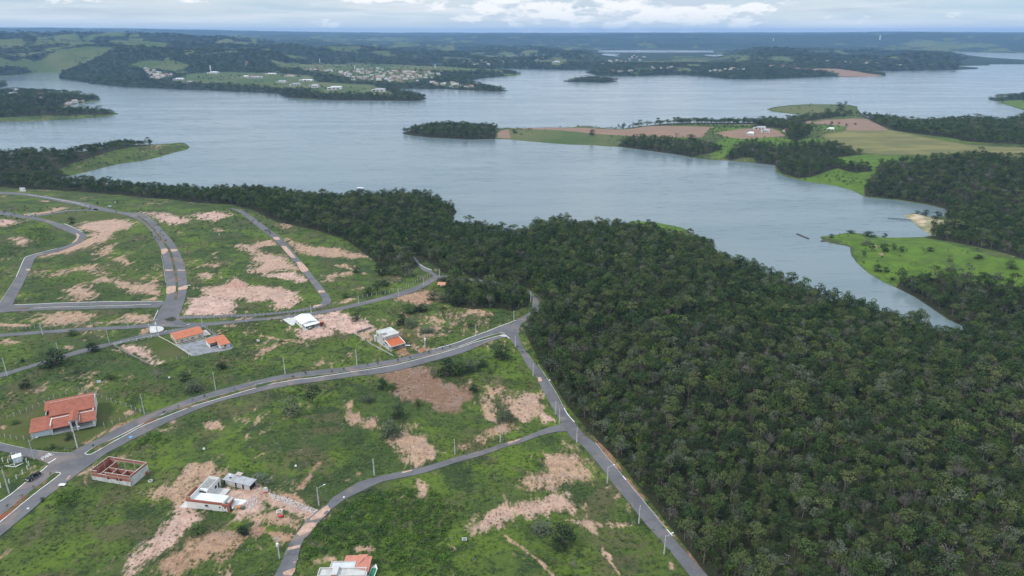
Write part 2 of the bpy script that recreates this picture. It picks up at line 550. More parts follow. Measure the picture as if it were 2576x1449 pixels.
# ------------------------------------------------------------------ what covers the ground
BARE_TRAILS = [('R4', .62, .5, [(0, 518), (150, 440), (330, 368), (345, 378), (160, 458), (0, 542)]), ('R4', .6, .5, [(60, 300), (300, 345), (520, 372), (520, 384), (300, 360), (60, 318)]), ('R6', .62, .6, [(0, 250), (140, 190), (260, 120), (270, 132), (150, 205), (0, 268)])]
BARE = BARE_TRAILS + [  # region, strength, tone (0 pale pink, 0.5 tan, 1 orange brown, 2 field brown), outline
    ('R1', .85, .1, [(1430, 345), (1650, 345), (1760, 380), (1880, 400), (1850, 450), (1720, 470), (1600, 410), (1500, 380)]),
    ('R1', .9, .1, [(1985, 350), (2200, 350), (2300, 380), (2230, 410), (2150, 440), (2080, 410), (2000, 380)]),
    ('R1', .85, .3, [(780, 475), (900, 445), (1130, 420), (1330, 440), (1390, 460), (1280, 510), (1130, 560), (1100, 610), (980, 620), (930, 560), (850, 530)]),
    ('R1', .75, .4, [(930, 600), (1010, 630), (850, 700), (700, 750), (560, 770), (700, 700)]),
    ('R1', .7, .5, [(1040, 690), (1170, 650), (1160, 700), (1090, 770), (960, 820), (880, 840), (960, 800), (1030, 740)]),
    ('R1', .7, .5, [(450, 990), (620, 930), (860, 870), (1020, 890), (1000, 930), (1060, 970), (950, 970), (800, 930), (680, 980), (520, 1005)]),
    ('R1', .78, .4, [(1010, 1010), (1200, 1040), (1450, 1080), (1600, 1080), (1640, 1140), (1600, 1180), (1430, 1185), (1300, 1150), (1250, 1090), (1100, 1050), (990, 1040), (870, 1100)]),
    ('R1', .75, .4, [(680, 1130), (770, 1090), (880, 1110), (990, 1190), (920, 1240), (660, 1245), (720, 1180)]),
    ('R1', .6, .5, [(1370, 1220), (1580, 1190), (1590, 1240), (1400, 1240)]),
    ('R1', .6, .5, [(1080, 800), (1250, 790), (1330, 840), (1340, 930), (1250, 880), (1180, 850)]),
    ('R1', 1.0, .0, [(1840, 1340), (1900, 1210), (2050, 1190), (2230, 1200), (2330, 1300), (2290, 1370), (1820, 1375)]),
    ('R1', .9, .2, [(1970, 1110), (2250, 1080), (2370, 1010), (2430, 1090), (2576, 1100), (2576, 1210), (2300, 1220), (2050, 1180)]),
    ('R1', .65, .3, [(1980, 960), (2150, 960), (2220, 1000), (2050, 1040), (1970, 1020)]),
    ('R1', .62, .6, [(2130, 500), (2250, 500), (2310, 540), (2200, 555), (2110, 530)]),
    ('R1', .7, .3, [(2330, 680), (2450, 660), (2576, 660), (2576, 760), (2450, 740)]),
    ('R1', .75, .5, [(440, 1380), (650, 1370), (900, 1330), (960, 1390), (830, 1449), (700, 1470), (440, 1470)]),
    ('R1', .75, .4, [(1210, 1400), (1350, 1360), (1500, 1380), (1530, 1440), (1250, 1449)]),
    ('R1', .9, .1, [(0, 420), (140, 430), (90, 460), (0, 475)]),
    ('R1', .8, .3, [(130, 620), (220, 595), (300, 630), (230, 690), (150, 680)]),
    ('R1', .75, .4, [(220, 370), (500, 340), (540, 300), (690, 285), (650, 320), (400, 365), (250, 385)]),
    ('R1', .65, .5, [(350, 225), (520, 230), (480, 250)]),
    ('R2', .85, .4, [(0, 650), (180, 625), (250, 680), (100, 690), (0, 710)]),
    ('R2', .8, .3, [(0, 740), (130, 750), (300, 790), (420, 880), (470, 920), (300, 930), (100, 960), (0, 950)]),
    ('R2', .95, .1, [(110, 970), (280, 960), (430, 950), (540, 1030), (470, 1055), (280, 1010)]),
    ('R2', .95, .2, [(0, 1110), (250, 1110), (440, 1160), (440, 1240), (330, 1300), (220, 1310), (180, 1240), (0, 1230)]),
    ('R2', .9, .5, [(310, 600), (430, 650), (600, 690), (830, 700), (1000, 750), (1250, 820), (1290, 835), (1100, 800), (960, 810), (780, 805), (560, 780), (430, 720)]),
    ('R2', .75, .5, [(760, 870), (960, 870), (1010, 910), (1090, 930), (940, 925)]),
    ('R2', .75, .5, [(680, 980), (800, 960), (950, 945), (1140, 965), (950, 980), (820, 1000), (780, 1040), (700, 1040)]),
    ('R2', .7, .7, [(240, 480), (290, 450), (420, 460), (420, 490), (330, 505)]),
    ('R2', .65, .6, [(880, 1140), (1100, 1095), (1090, 1125), (950, 1140)]),
    ('R2', .85, .4, [(800, 1265), (950, 1210), (1040, 1200), (1020, 1230), (850, 1280)]),
    ('R2', .9, .8, [(1410, 1210), (1560, 1170), (1740, 1120), (1830, 1190), (1880, 1230), (1720, 1250), (1580, 1230)]),
    ('R2', .7, .6, [(2060, 1290), (2150, 1280), (2300, 1330), (2440, 1380), (2400, 1390), (2200, 1340)]),
    ('R2', .75, .5, [(1730, 1400), (1800, 1400), (1900, 1449), (1850, 1449)]),
    ('R2', .6, .9, [(2240, 1070), (2390, 1070), (2400, 1090), (2260, 1090)]),
    ('R4', 1.0, .05, [(600, 110), (860, 60), (960, 100), (1050, 140), (1160, 210), (1180, 240), (1060, 270), (920, 280), (830, 260), (700, 180)]),
    ('R4', .85, .1, [(350, 215), (480, 260), (680, 230), (780, 240), (830, 300), (640, 320), (540, 330), (460, 290)]),
    ('R4', 1.0, 2, [(1280, 690), (1500, 640), (1740, 640), (1760, 700), (1900, 770), (2000, 800), (2140, 860), (2170, 920), (2050, 1000), (1980, 1095), (1780, 1050),
                    (1640, 980), (1560, 960), (1430, 880), (1440, 820), (1340, 760)]),
    ('R4', .72, .7, [(880, 920), (920, 950), (1030, 1050), (1030, 1110), (1250, 1140), (1290, 1190), (1290, 1250), (1180, 1280), (1050, 1250), (960, 1200), (930, 1050), (900, 980)]),
    ('R4', .78, .5, [(1210, 1290), (1350, 1320), (1480, 1260), (1500, 1180), (1560, 1200), (1620, 1160), (1700, 1240), (1600, 1280), (1780, 1310), (1800, 1380), (1830, 1430),
                     (1990, 1490), (1780, 1545), (1700, 1590), (1570, 1610), (1530, 1570), (1500, 1490), (1380, 1410)]),
    ('R4', .75, .7, [(2080, 1420), (2250, 1340), (2400, 1200), (2576, 1180), (2640, 1250), (2576, 1290), (2480, 1310), (2400, 1360), (2200, 1420), (2050, 1480)]),
    ('R4', .6, .7, [(2330, 880), (2520, 820), (2480, 860), (2390, 910)]),
    ('R4', .6, .6, [(2320, 1000), (2370, 950), (2380, 1080), (2460, 1180), (2380, 1190), (2310, 1120)]),
    ('S3', .85, .4, [(80, 970), (200, 880), (300, 900), (350, 1030), (300, 1090), (480, 1160), (380, 1170), (300, 1110), (150, 1160), (70, 1110)]),
    ('S3', .95, -.4, [(310, 1090), (400, 1110), (490, 1160), (470, 1172), (380, 1150)]),
    ('R4', .95, 1.2, [(1430, 470), (1500, 430), (1580, 500), (1480, 520)]),
    ('R4', .75, .7, [(1600, 400), (1790, 450), (1700, 480), (1590, 450)]),
    ('R4', .55, .6, [(1080, 290), (1190, 290), (1180, 370), (1110, 340)]),
    ('R3', .92, .0, [(1200, 420), (1370, 400), (1500, 460), (1640, 580), (1540, 615), (1300, 490)]),
    ('R3', .7, .6, [(1220, 1080), (1300, 1050), (1380, 1080), (1330, 1110), (1220, 1110)]),
    ('R3', .75, .4, [(2040, 1190), (2180, 1150), (2270, 1220), (2230, 1260), (2080, 1250)]),
    ('R3', .75, .7, [(1610, 1270), (1720, 1240), (1760, 1230), (1720, 1280)]),
    ('R3', .7, .5, [(0, 1215), (90, 1220), (40, 1270), (0, 1270)]),
    ('R3', .65, .3, [(1110, 450), (1200, 445), (1260, 490), (1200, 490)]),
    ('R3', .58, .4, [(0, 350), (150, 350), (250, 380), (100, 400), (0, 390)]),
    ('R3', .58, .4, [(590, 420), (740, 400), (750, 440), (640, 450)]),
    ('R3', .75, .6, [(0, 190), (330, 200), (320, 215), (0, 215)]),
    ('R3', .75, .5, [(970, 185), (1500, 150), (1540, 160), (1250, 180)]),
    ('R3', .75, .7, [(1390, 240), (1490, 225), (1510, 285), (1400, 310)]),
    ('R3', .65, .6, [(2250, 210), (2390, 195), (2370, 215), (2260, 228)]),
    ('R3', .62, .9, [(1040, 1270), (1380, 1110), (1450, 1080), (1400, 1130), (1100, 1290), (900, 1400), (700, 1449), (760, 1400)]),
    ('R5', .76, .6, [(1400, 600), (1680, 520), (1780, 430), (1900, 350), (2090, 320), (2300, 400), (2240, 470), (2000, 500), (1900, 600), (1780, 730), (1650, 680), (1500, 640)]),
    ('R5', .84, .15, [(1760, 760), (1850, 720), (2000, 830), (1990, 910), (1860, 990), (1700, 1150), (1500, 1300), (1380, 1449), (1260, 1449), (1400, 1200), (1560, 1050), (1680, 930)]),
    ('R5', .72, .8, [(1900, 1050), (2080, 990), (2100, 940), (2250, 980), (2440, 1060), (2380, 1150), (2200, 1250), (2000, 1290), (1800, 1449), (1500, 1449), (1650, 1280)]),
    ('R5', .95, .2, [(2200, 570), (2320, 600), (2576, 580), (2640, 640), (2700, 780), (2576, 850), (2420, 830), (2300, 700)]),
    ('R6', .95, 1.0, [(0, 960), (80, 960), (130, 1010), (60, 1040), (0, 1040), (-30, 1000)]),
    ('R6', .95, .25, [(0, 610), (100, 600), (300, 680), (640, 800), (760, 760), (700, 870), (560, 900), (500, 860), (300, 770), (0, 680)]),
    ('R6', .8, .6, [(0, 820), (150, 790), (350, 830), (480, 890), (430, 960), (230, 920), (0, 900)]),
    ('R6', .8, .8, [(250, 610), (420, 640), (640, 790), (560, 780), (360, 680)]),
    ('R6', .7, .8, [(130, 1010), (300, 1010), (420, 1040), (350, 1090), (200, 1070)]),
    ('R6', .75, .5, [(1640, 470), (1750, 540), (1760, 640), (1680, 690), (1610, 720), (1640, 600)]),
    ('R6', .65, .5, [(1370, 700), (1500, 630), (1520, 660), (1400, 720)]),
    ('R6', .9, .3, [(2130, 960), (2250, 880), (2400, 770), (2576, 710), (2685, 720), (2955, 650), (3155, 590), (3290, 740), (3250, 790), (3100, 800), (2950, 820), (2750, 840),
                    (2576, 880), (2400, 960), (2200, 1050)]),
    ('S5', .74, .55, [(280, 250), (380, 200), (560, 210), (600, 130), (700, 130), (720, 200), (860, 340), (900, 410), (850, 500), (700, 500), (560, 560), (300, 600), (60, 590), (20, 540), (180, 410), (340, 370)]),
    ('S5', .78, .4, [(590, 890), (780, 880), (900, 890), (1240, 920), (1200, 960), (900, 970), (960, 1070), (900, 1060), (820, 980), (690, 920)]),
    ('S5', .7, .7, [(760, 720), (800, 720), (810, 880), (780, 880)]),
    ('S5', .75, .3, [(930, 1080), (970, 1180), (1080, 1290), (1010, 1270), (930, 1230)]),
    ('S5', .7, .6, [(970, 1250), (1040, 1330), (1120, 1449), (1150, 1449), (1060, 1320)]),
    ('S5', .75, .6, [(-30, 1030), (60, 1090), (180, 1170), (330, 1290), (470, 1449), (440, 1449), (320, 1330), (170, 1200), (0, 1090)]),
    ('S5', .65, .6, [(1580, 1320), (1660, 1310), (1700, 1380), (1620, 1390)]),
    ('S5', .6, .7, [(960, 560), (1040, 530), (1040, 600)]),
    ('S5', .55, .7, [(1050, 660), (1130, 600), (1150, 640), (1080, 680)]),
    ('S5', .85, 1.2, [(880, 80), (930, 90), (1010, 190), (1090, 300), (1180, 430), (1290, 560), (1390, 690), (1350, 680), (1270, 590), (1180, 480), (1090, 350), (1000, 230), (940, 150)]),
    ('S5', .6, 1.0, [(1410, 740), (1520, 840), (1640, 990), (1740, 1110), (1900, 1290), (2050, 1449), (2020, 1449), (1860, 1280), (1720, 1120), (1600, 980), (1500, 860)]),
    ('R6', .75, .5, [(1010, 1150), (1220, 1150), (1220, 1190), (1010, 1200)]),
    ('R6', .75, .3, [(1940, 1110), (2060, 1180), (2030, 1190), (1960, 1150)]),
    ('R6', .7, .9, [(640, 290), (690, 280), (690, 320), (600, 430), (500, 540), (440, 580), (540, 450)]),
    ('R6', .55, .8, [(900, 480), (1040, 400), (1150, 400), (1010, 460), (890, 510)]),
    ('R6', .6, .5, [(580, 1290), (760, 1230), (800, 1290), (640, 1320)]),
    ('S2', .7, 1, [(1060, 690), (1090, 680), (1100, 740), (1180, 760), (1150, 800), (1120, 770)]),
]
SOIL = [('T3', 1, [(0, 1280), (700, 1285), (1100, 1303), (1400, 1270), (2080, 1278), (1950, 1384), (1700, 1380), (900, 1350), (0, 1292), (-30, 1285)]),
        ('T4', 1, [(440, 1230), (600, 1205), (1000, 1198), (1060, 1230), (1220, 1310), (900, 1317), (780, 1312), (800, 1272), (650, 1256), (470, 1245)]),
        ('T4', 1, [(160, 1225), (440, 1212), (430, 1240), (180, 1250)]),
        ('T6', .66, [(20, 440), (250, 405), (600, 390), (780, 480), (500, 500), (280, 505), (100, 480)]),
        ('T6', 1, [(260, 450), (330, 425), (420, 440), (410, 490), (290, 505)]),
        ('T4', .9, [(100, 668), (450, 690), (700, 692), (1000, 740), (1190, 760), (1000, 777), (700, 770), (660, 720), (350, 700)]),
        ('T1', 1, [(2470, 615), (2490, 615), (2485, 690), (2465, 690)]),
        ('T5', .7, [(1160, 440), (1290, 400), (1320, 500), (1150, 500)])]
SAND = [('S2', [(1350, 385), (1430, 365), (1520, 370), (1700, 415), (1810, 440), (1640, 470), (1640, 540), (1690, 585), (1620, 575), (1560, 530), (1470, 440)])]
CROP = [('D', [(2071, 339), (2127, 330), (2240, 328), (2315, 343), (2433, 364), (2576, 372), (2760, 380), (2760, 400), (2576, 399), (2433, 389), (2214, 389), (2150, 381), (2100, 371)])]
PALE = [('D', [(425, 207), (480, 185), (560, 181), (640, 183), (700, 184), (780, 190), (800, 207), (939, 213), (985, 235), (790, 236), (776, 226), (640, 216)]),
        ('T2', [(240, 668), (600, 633), (1000, 638), (1600, 660), (2200, 690), (2230, 722), (1900, 720), (1400, 690), (800, 690)]),
        ('T3', [(430, 655), (450, 570), (600, 600), (640, 605), (500, 665)]),
        ('T4', [(0, 1095), (400, 1043), (680, 1050), (700, 1100), (680, 1180), (390, 1160), (50, 1120)]),
        ('T3', [(0, 1292), (900, 1350), (1700, 1382), (1400, 1449), (1100, 1470), (0, 1440), (-100, 1400), (-30, 1300)])]
MEADOW = [('S2', [(520, 590), (800, 555), (930, 560), (1200, 590), (1600, 605), (2040, 720), (2300, 800), (2640, 830), (2640, 1130), (2400, 1060), (2150, 1060), (1830, 1050), (1600, 1040),
                  (1350, 1040), (1290, 1090), (1150, 1040), (900, 860), (840, 690)]),
          ('T6', [(870, 900), (1040, 870), (1330, 780), (1100, 700), (1200, 660), (1560, 660), (2170, 690), (2000, 740), (1650, 840), (1540, 980), (1560, 1070), (1420, 1030), (1250, 975), (950, 930)]),
          ('T6', [(0, 560), (130, 480), (560, 480), (770, 500), (1130, 500), (1120, 560), (1000, 570), (640, 600), (560, 570), (300, 570), (130, 690), (0, 710)]),
          ('T6', [(20, 375), (420, 380), (300, 410), (30, 420)]), ('T6', [(1000, 400), (1050, 375), (1350, 365), (1340, 410), (1230, 420)]),
          ('S1', [(1230, 430), (1480, 440), (1760, 490), (1850, 530), (1700, 540), (1500, 500), (1300, 460)]),
          ('D', [(1230, 181), (1295, 180), (1313, 186), (1250, 193.5)]), ('D', [(2485, 247), (2700, 236), (2700, 290), (2557, 271), (2507, 255)]),
          ('D', [(2530, 303), (2700, 280), (2700, 315), (2600, 318)])]
LAWN = [('R3', [(1400, 400), (1600, 320), (1900, 490), (1650, 580), (1500, 450)]),
        ('R3', [(0, 1180), (450, 1000), (940, 900), (1400, 1090), (1000, 1300), (700, 1440), (330, 1440), (0, 1340)]),
        ('R1', [(360, 390), (700, 340), (1200, 350), (1330, 400), (1100, 420), (700, 440), (500, 430)])]
FOREST = [('D', [(-200, 172), (0, 169), (50, 168), (84, 181), (60, 187), (0, 191), (-200, 193)]),
          ('D', [(1800, 1600), (1788, 1460), (1730, 1382), (1638, 1265), (1558, 1160), (1482, 1086), (1428, 1022), (1389, 960), (1350, 895), (1322, 840), (1322, 812), (1345, 792),
                 (1372, 765), (1352, 740), (1320, 722), (1265, 712), (1170, 698), (1118, 690), (1100, 672), (1070, 655), (1040, 680), (970, 690), (940, 655), (905, 628), (870, 603), (800, 580), (760, 572), (700, 560),
                 (640, 530), (580, 515), (500, 511), (430, 502), (350, 496), (250, 486), (150, 479), (0, 470), (-300, 468), (-300, 430), (150, 436), (600, 450), (1100, 470), (1160, 530),
                 (1300, 540), (1900, 640), (2100, 715), (2250, 755), (2390, 808), (2437, 832), (2600, 850), (2900, 930), (3100, 1600)]),
          ('D', [(2254, 722), (2269, 707), (2327, 707), (2369, 695), (2389, 710), (2457, 715), (2576, 730), (2760, 750), (2760, 930), (2600, 850), (2437, 828), (2382, 800), (2300, 745)]),
          ('D', [(2325, 599), (2352, 585), (2378, 560), (2384, 527), (2339, 514), (2264, 502), (2176, 494), (2174, 469), (2201, 436), (2214, 414), (2314, 404), (2440, 393), (2576, 400), (2760, 404),
                 (2760, 665), (2576, 652), (2500, 630), (2440, 618), (2380, 606)]),
          ('D', [(2162, 286), (2200, 308), (2244, 327), (2307, 337), (2394, 347), (2432, 356), (2576, 363), (2760, 372), (2760, 300), (2576, 293), (2430, 285)]),
          ('D', [(1000, 335), (1060, 308), (1258, 310), (1250, 319), (1246, 350), (1171, 353), (1083, 349)]),
          ('D', [(1250, 319), (1480, 317), (1560, 324), (1620, 317.5), (1700, 313), (1800, 311.5), (1900, 312.5), (1930, 318), (1975, 321), (2030, 305), (2160, 292), (2100, 288), (1985, 295), (1960, 298),
                 (1900, 296), (1800, 298), (1620, 305), (1565, 312), (1465, 306), (1258, 312)]),
          ('T6', [(130, 690), (200, 620), (400, 540), (560, 560), (640, 590), (1000, 560), (1200, 570), (1400, 620), (1550, 660), (1200, 700), (1330, 780), (1000, 890), (870, 900), (700, 850),
                  (650, 780), (450, 745), (430, 690), (300, 690), (200, 725)]),
          ('D', [(1551, 367), (1570, 355), (1600, 348), (1650, 350), (1700, 355), (1740, 360), (1790, 365), (1820, 375), (1790, 385), (1740, 395), (1700, 388), (1620, 377)]),
          ('T6', [(780, 480), (720, 400), (800, 370), (1000, 400), (1000, 450), (900, 520), (800, 520)]),
          ('T6', [(420, 370), (560, 330), (640, 270), (740, 300), (720, 370), (800, 390), (700, 400), (520, 385)]),
          ('T6', [(1270, 800), (1400, 760), (1600, 790), (1630, 830), (1450, 845), (1370, 830)]),
          ('D', [(-160, 392), (0, 388), (60, 382), (165, 384), (240, 372), (285, 361), (400, 358), (380, 366), (330, 372), (250, 392), (200, 408), (160, 425), (140, 448), (200, 452), (0, 472), (-160, 472)]),
          ('D', [(-160, 296), (0, 297), (150, 292), (250, 289), (290, 286), (270, 281), (130, 274), (140, 268), (200, 258), (254, 250), (230, 240), (170, 231), (100, 225), (0, 227), (-160, 228)]),
          ('D', [(-160, 223), (0, 222), (24, 214), (0, 205), (-160, 203)]),
          ('D', [(150, 196), (180, 178), (250, 171), (330, 169), (390, 172), (430, 178), (425, 207), (525, 209), (600, 213), (644, 217), (714, 222), (776, 227), (794, 236), (964, 238), (989, 243),
                 (985, 232), (939, 213), (839, 207), (779, 185), (664, 176), (664, 171), (764, 172), (854, 190), (889, 202), (939, 208), (1080, 206), (1190, 211), (1281, 229), (1250, 231), (1003, 224),
                 (1060, 242), (1075, 249), (1055, 254), (840, 253), (720, 246), (640, 234), (420, 224), (250, 214)]),
          ('D', [(1150, 182), (1240, 182), (1220, 196), (1190, 205), (1160, 200)]),
          ('D', [(1400, 210), (1400, 190), (1570, 190), (1570, 210)]),
          ('D', [(1266, 724), (1290, 712), (1322, 728), (1334, 752), (1328, 772), (1290, 784), (1250, 776), (1190, 778), (1140, 772), (1118, 752), (1124, 716), (1160, 714), (1172, 722), (1215, 722), (1240, 728)]),
          ('D', [(1480, 180), (1540, 165), (1600, 190), (1520, 187)])]
THICKET = [('R6', [(620, 930), (800, 780), (1100, 620), (1500, 560), (1900, 640), (2100, 780), (2000, 1000), (1900, 1110), (2050, 1250), (2050, 1449), (1250, 1449), (1170, 1230), (700, 1230), (520, 1300), (400, 1449),
                   (470, 1180), (560, 1060)]),
           ('R3', [(1230, 1449), (1500, 1290), (1700, 1350), (1600, 1449)]),
           ('R5', [(460, 650), (700, 560), (900, 620), (700, 760), (520, 760)]),
           ('R1', [(180, 480), (300, 450), (560, 520), (560, 640), (340, 720), (200, 640)]), ('R1', [(0, 640), (130, 640), (260, 760), (130, 800), (0, 810)]),
           ('R2', [(2120, 1150), (2400, 1120), (2520, 1200), (2480, 1280), (2200, 1250)]),
           ('R2', [(1900, 1080), (2100, 1060), (2150, 1180), (2100, 1280), (1980, 1260)])]


def soft(poly, r, PT, softness):
    """how far inside an outline each point of PT is: 0 outside, 1 inside, a ramp of the given width between"""
    w = np.array(poly)
    lo, hi = w.min(0) - softness, w.max(0) + softness
    k = np.nonzero((PT[:, 0] > lo[0]) & (PT[:, 0] < hi[0]) & (PT[:, 1] > lo[1]) & (PT[:, 1] < hi[1]))[0]
    out = np.zeros(len(PT))
    if len(k):
        q = PT[k]
        s = dist_edges(q, w) * np.where(inside(q, w), 1, -1)
        out[k] = np.clip(0.5 + s / (2 * softness), 0, 1)
    return out


def outline(reg, pts):
    return ats(reg, pts)[:, :2]


def cover(items, softf, strength=None):
    acc = np.zeros(len(P))
    for it in items:
        w = outline(it[0], it[-1])
        s = softf(np.hypot(*w.mean(0)))
        acc = np.maximum(acc, soft(w, 0, P, s) * (it[1] if strength else 1))
    return acc


bare = np.zeros(len(P)); tone = np.full(len(P), .5); best = np.zeros(len(P))
for reg, st, tn, pts in BARE:
    w = outline(reg, pts)
    nx = np.roll(w, -1, 0)
    girth = abs((w[:, 0] * nx[:, 1] - nx[:, 0] * w[:, 1]).sum()) / np.hypot(*(nx - w).T).sum()
    m = soft(w, 0, P, min(2.2 + np.hypot(*w.mean(0)) * 0.009, .7 * girth)) * st
    k = m > best
    tone[k] = tn; best[k] = m[k]
    bare = np.maximum(bare, m)
near_soft = lambda r: 1.0 + r * 0.005
forest = cover(FOREST, near_soft)
meadow = cover(MEADOW, lambda r: 2 + r * 0.008)
soil = cover(SOIL, near_soft, True)
sand = cover(SAND, near_soft)
crop = cover(CROP, near_soft)
pale = cover(PALE, near_soft)
lawn = cover(LAWN, near_soft)
thicket = cover(THICKET, lambda r: 2 + r * 0.01)
# beyond the lake: woods and pasture
far = np.clip((GR.ravel() - 2350) / 250, 0, 1)
az_ = GA.ravel(); gr_ = GR.ravel()
wood = .62 * fbm(GX.ravel() / 330 + 5, GY.ravel() / 480 + 2, 6, 33) + .38 * fbm(GX.ravel() / 95 + 1, GY.ravel() / 190 + 7, 4, 35)
bias = np.interp(az_, [-0.75, -0.50, -0.36, -0.28, -0.18, -0.06, 0.02, 0.75], [.025, .025, .03, .035, .05, .07, .13, .15])
bias = bias + np.clip((gr_ - 8500) / 6000, 0, 1) * (0.10 - 0.4 * bias)
fw = np.clip((wood + bias - 0.5) / 0.035 + 0.5, 0, 1)
knoll = np.exp(-(((az_ - math.atan((2300 - 1288) / FPX)) / 0.06) ** 2 + ((gr_ - 9500) / 1300) ** 2))
fw = np.clip(fw - knoll * 1.1 * (fbm(GX.ravel() / 260, GY.ravel() / 500, 3, 8) > 0.42), 0, 1)
explicit = np.clip(pale + soil, 0, 1)
forest = np.maximum(forest, far * fw * (1 - explicit))
pale = np.maximum(pale, far * (1 - fw) * (1 - soil) * 0.72)
clear = np.zeros(len(P))
for reg, pts in [('T2', [(730, 690), (1000, 680), (1300, 682), (1900, 730), (1880, 785), (1700, 805), (1640, 838), (1440, 840), (1250, 828), (1000, 820), (850, 770), (500, 730), (480, 690)]), ('T2', [(1770, 820), (2040, 835), (2230, 870), (2200, 890), (2000, 890), (1790, 855)]),
                 ('T1', [(1440, 690), (1530, 685), (1600, 715), (1720, 735), (1750, 775), (1600, 805), (1530, 805), (1470, 745)])]:
    clear = np.maximum(clear, soft(outline(reg, pts), 0, P, 25))
thin = np.zeros(len(P))
for pts in ([(-160, 392), (0, 388), (60, 382), (165, 384), (240, 372), (285, 361), (400, 358), (470, 360), (400, 380), (300, 400), (200, 425), (145, 450), (0, 455), (-160, 455)], [(-160, 310), (0, 306), (100, 302), (260, 292), (130, 280), (0, 275), (-160, 275)]):
    thin = np.maximum(thin, soft(outline('D', pts), 0, P, 20))
forest = forest * (1 - sand) * (1 - clear * .62) * (1 - thin * .36)
FORESTG = forest.reshape(NA, NR)
BAREG = bare.reshape(NA, NR)
THICKG = thicket.reshape(NA, NR)
LAWNG = lawn.reshape(NA, NR)
MEADG = meadow.reshape(NA, NR)
SOILG = np.maximum(np.maximum(soil, sand), crop).reshape(NA, NR)


def polar(x, y):
    fa = (np.arctan2(x, y) - AZ[0]) / (AZ[-1] - AZ[0]) * (NA - 1)
    fr = (np.log(np.maximum(np.hypot(x, y), 86.0)) - LOGR0) / (LOGR1 - LOGR0) * (NR - 1)
    return fa, fr


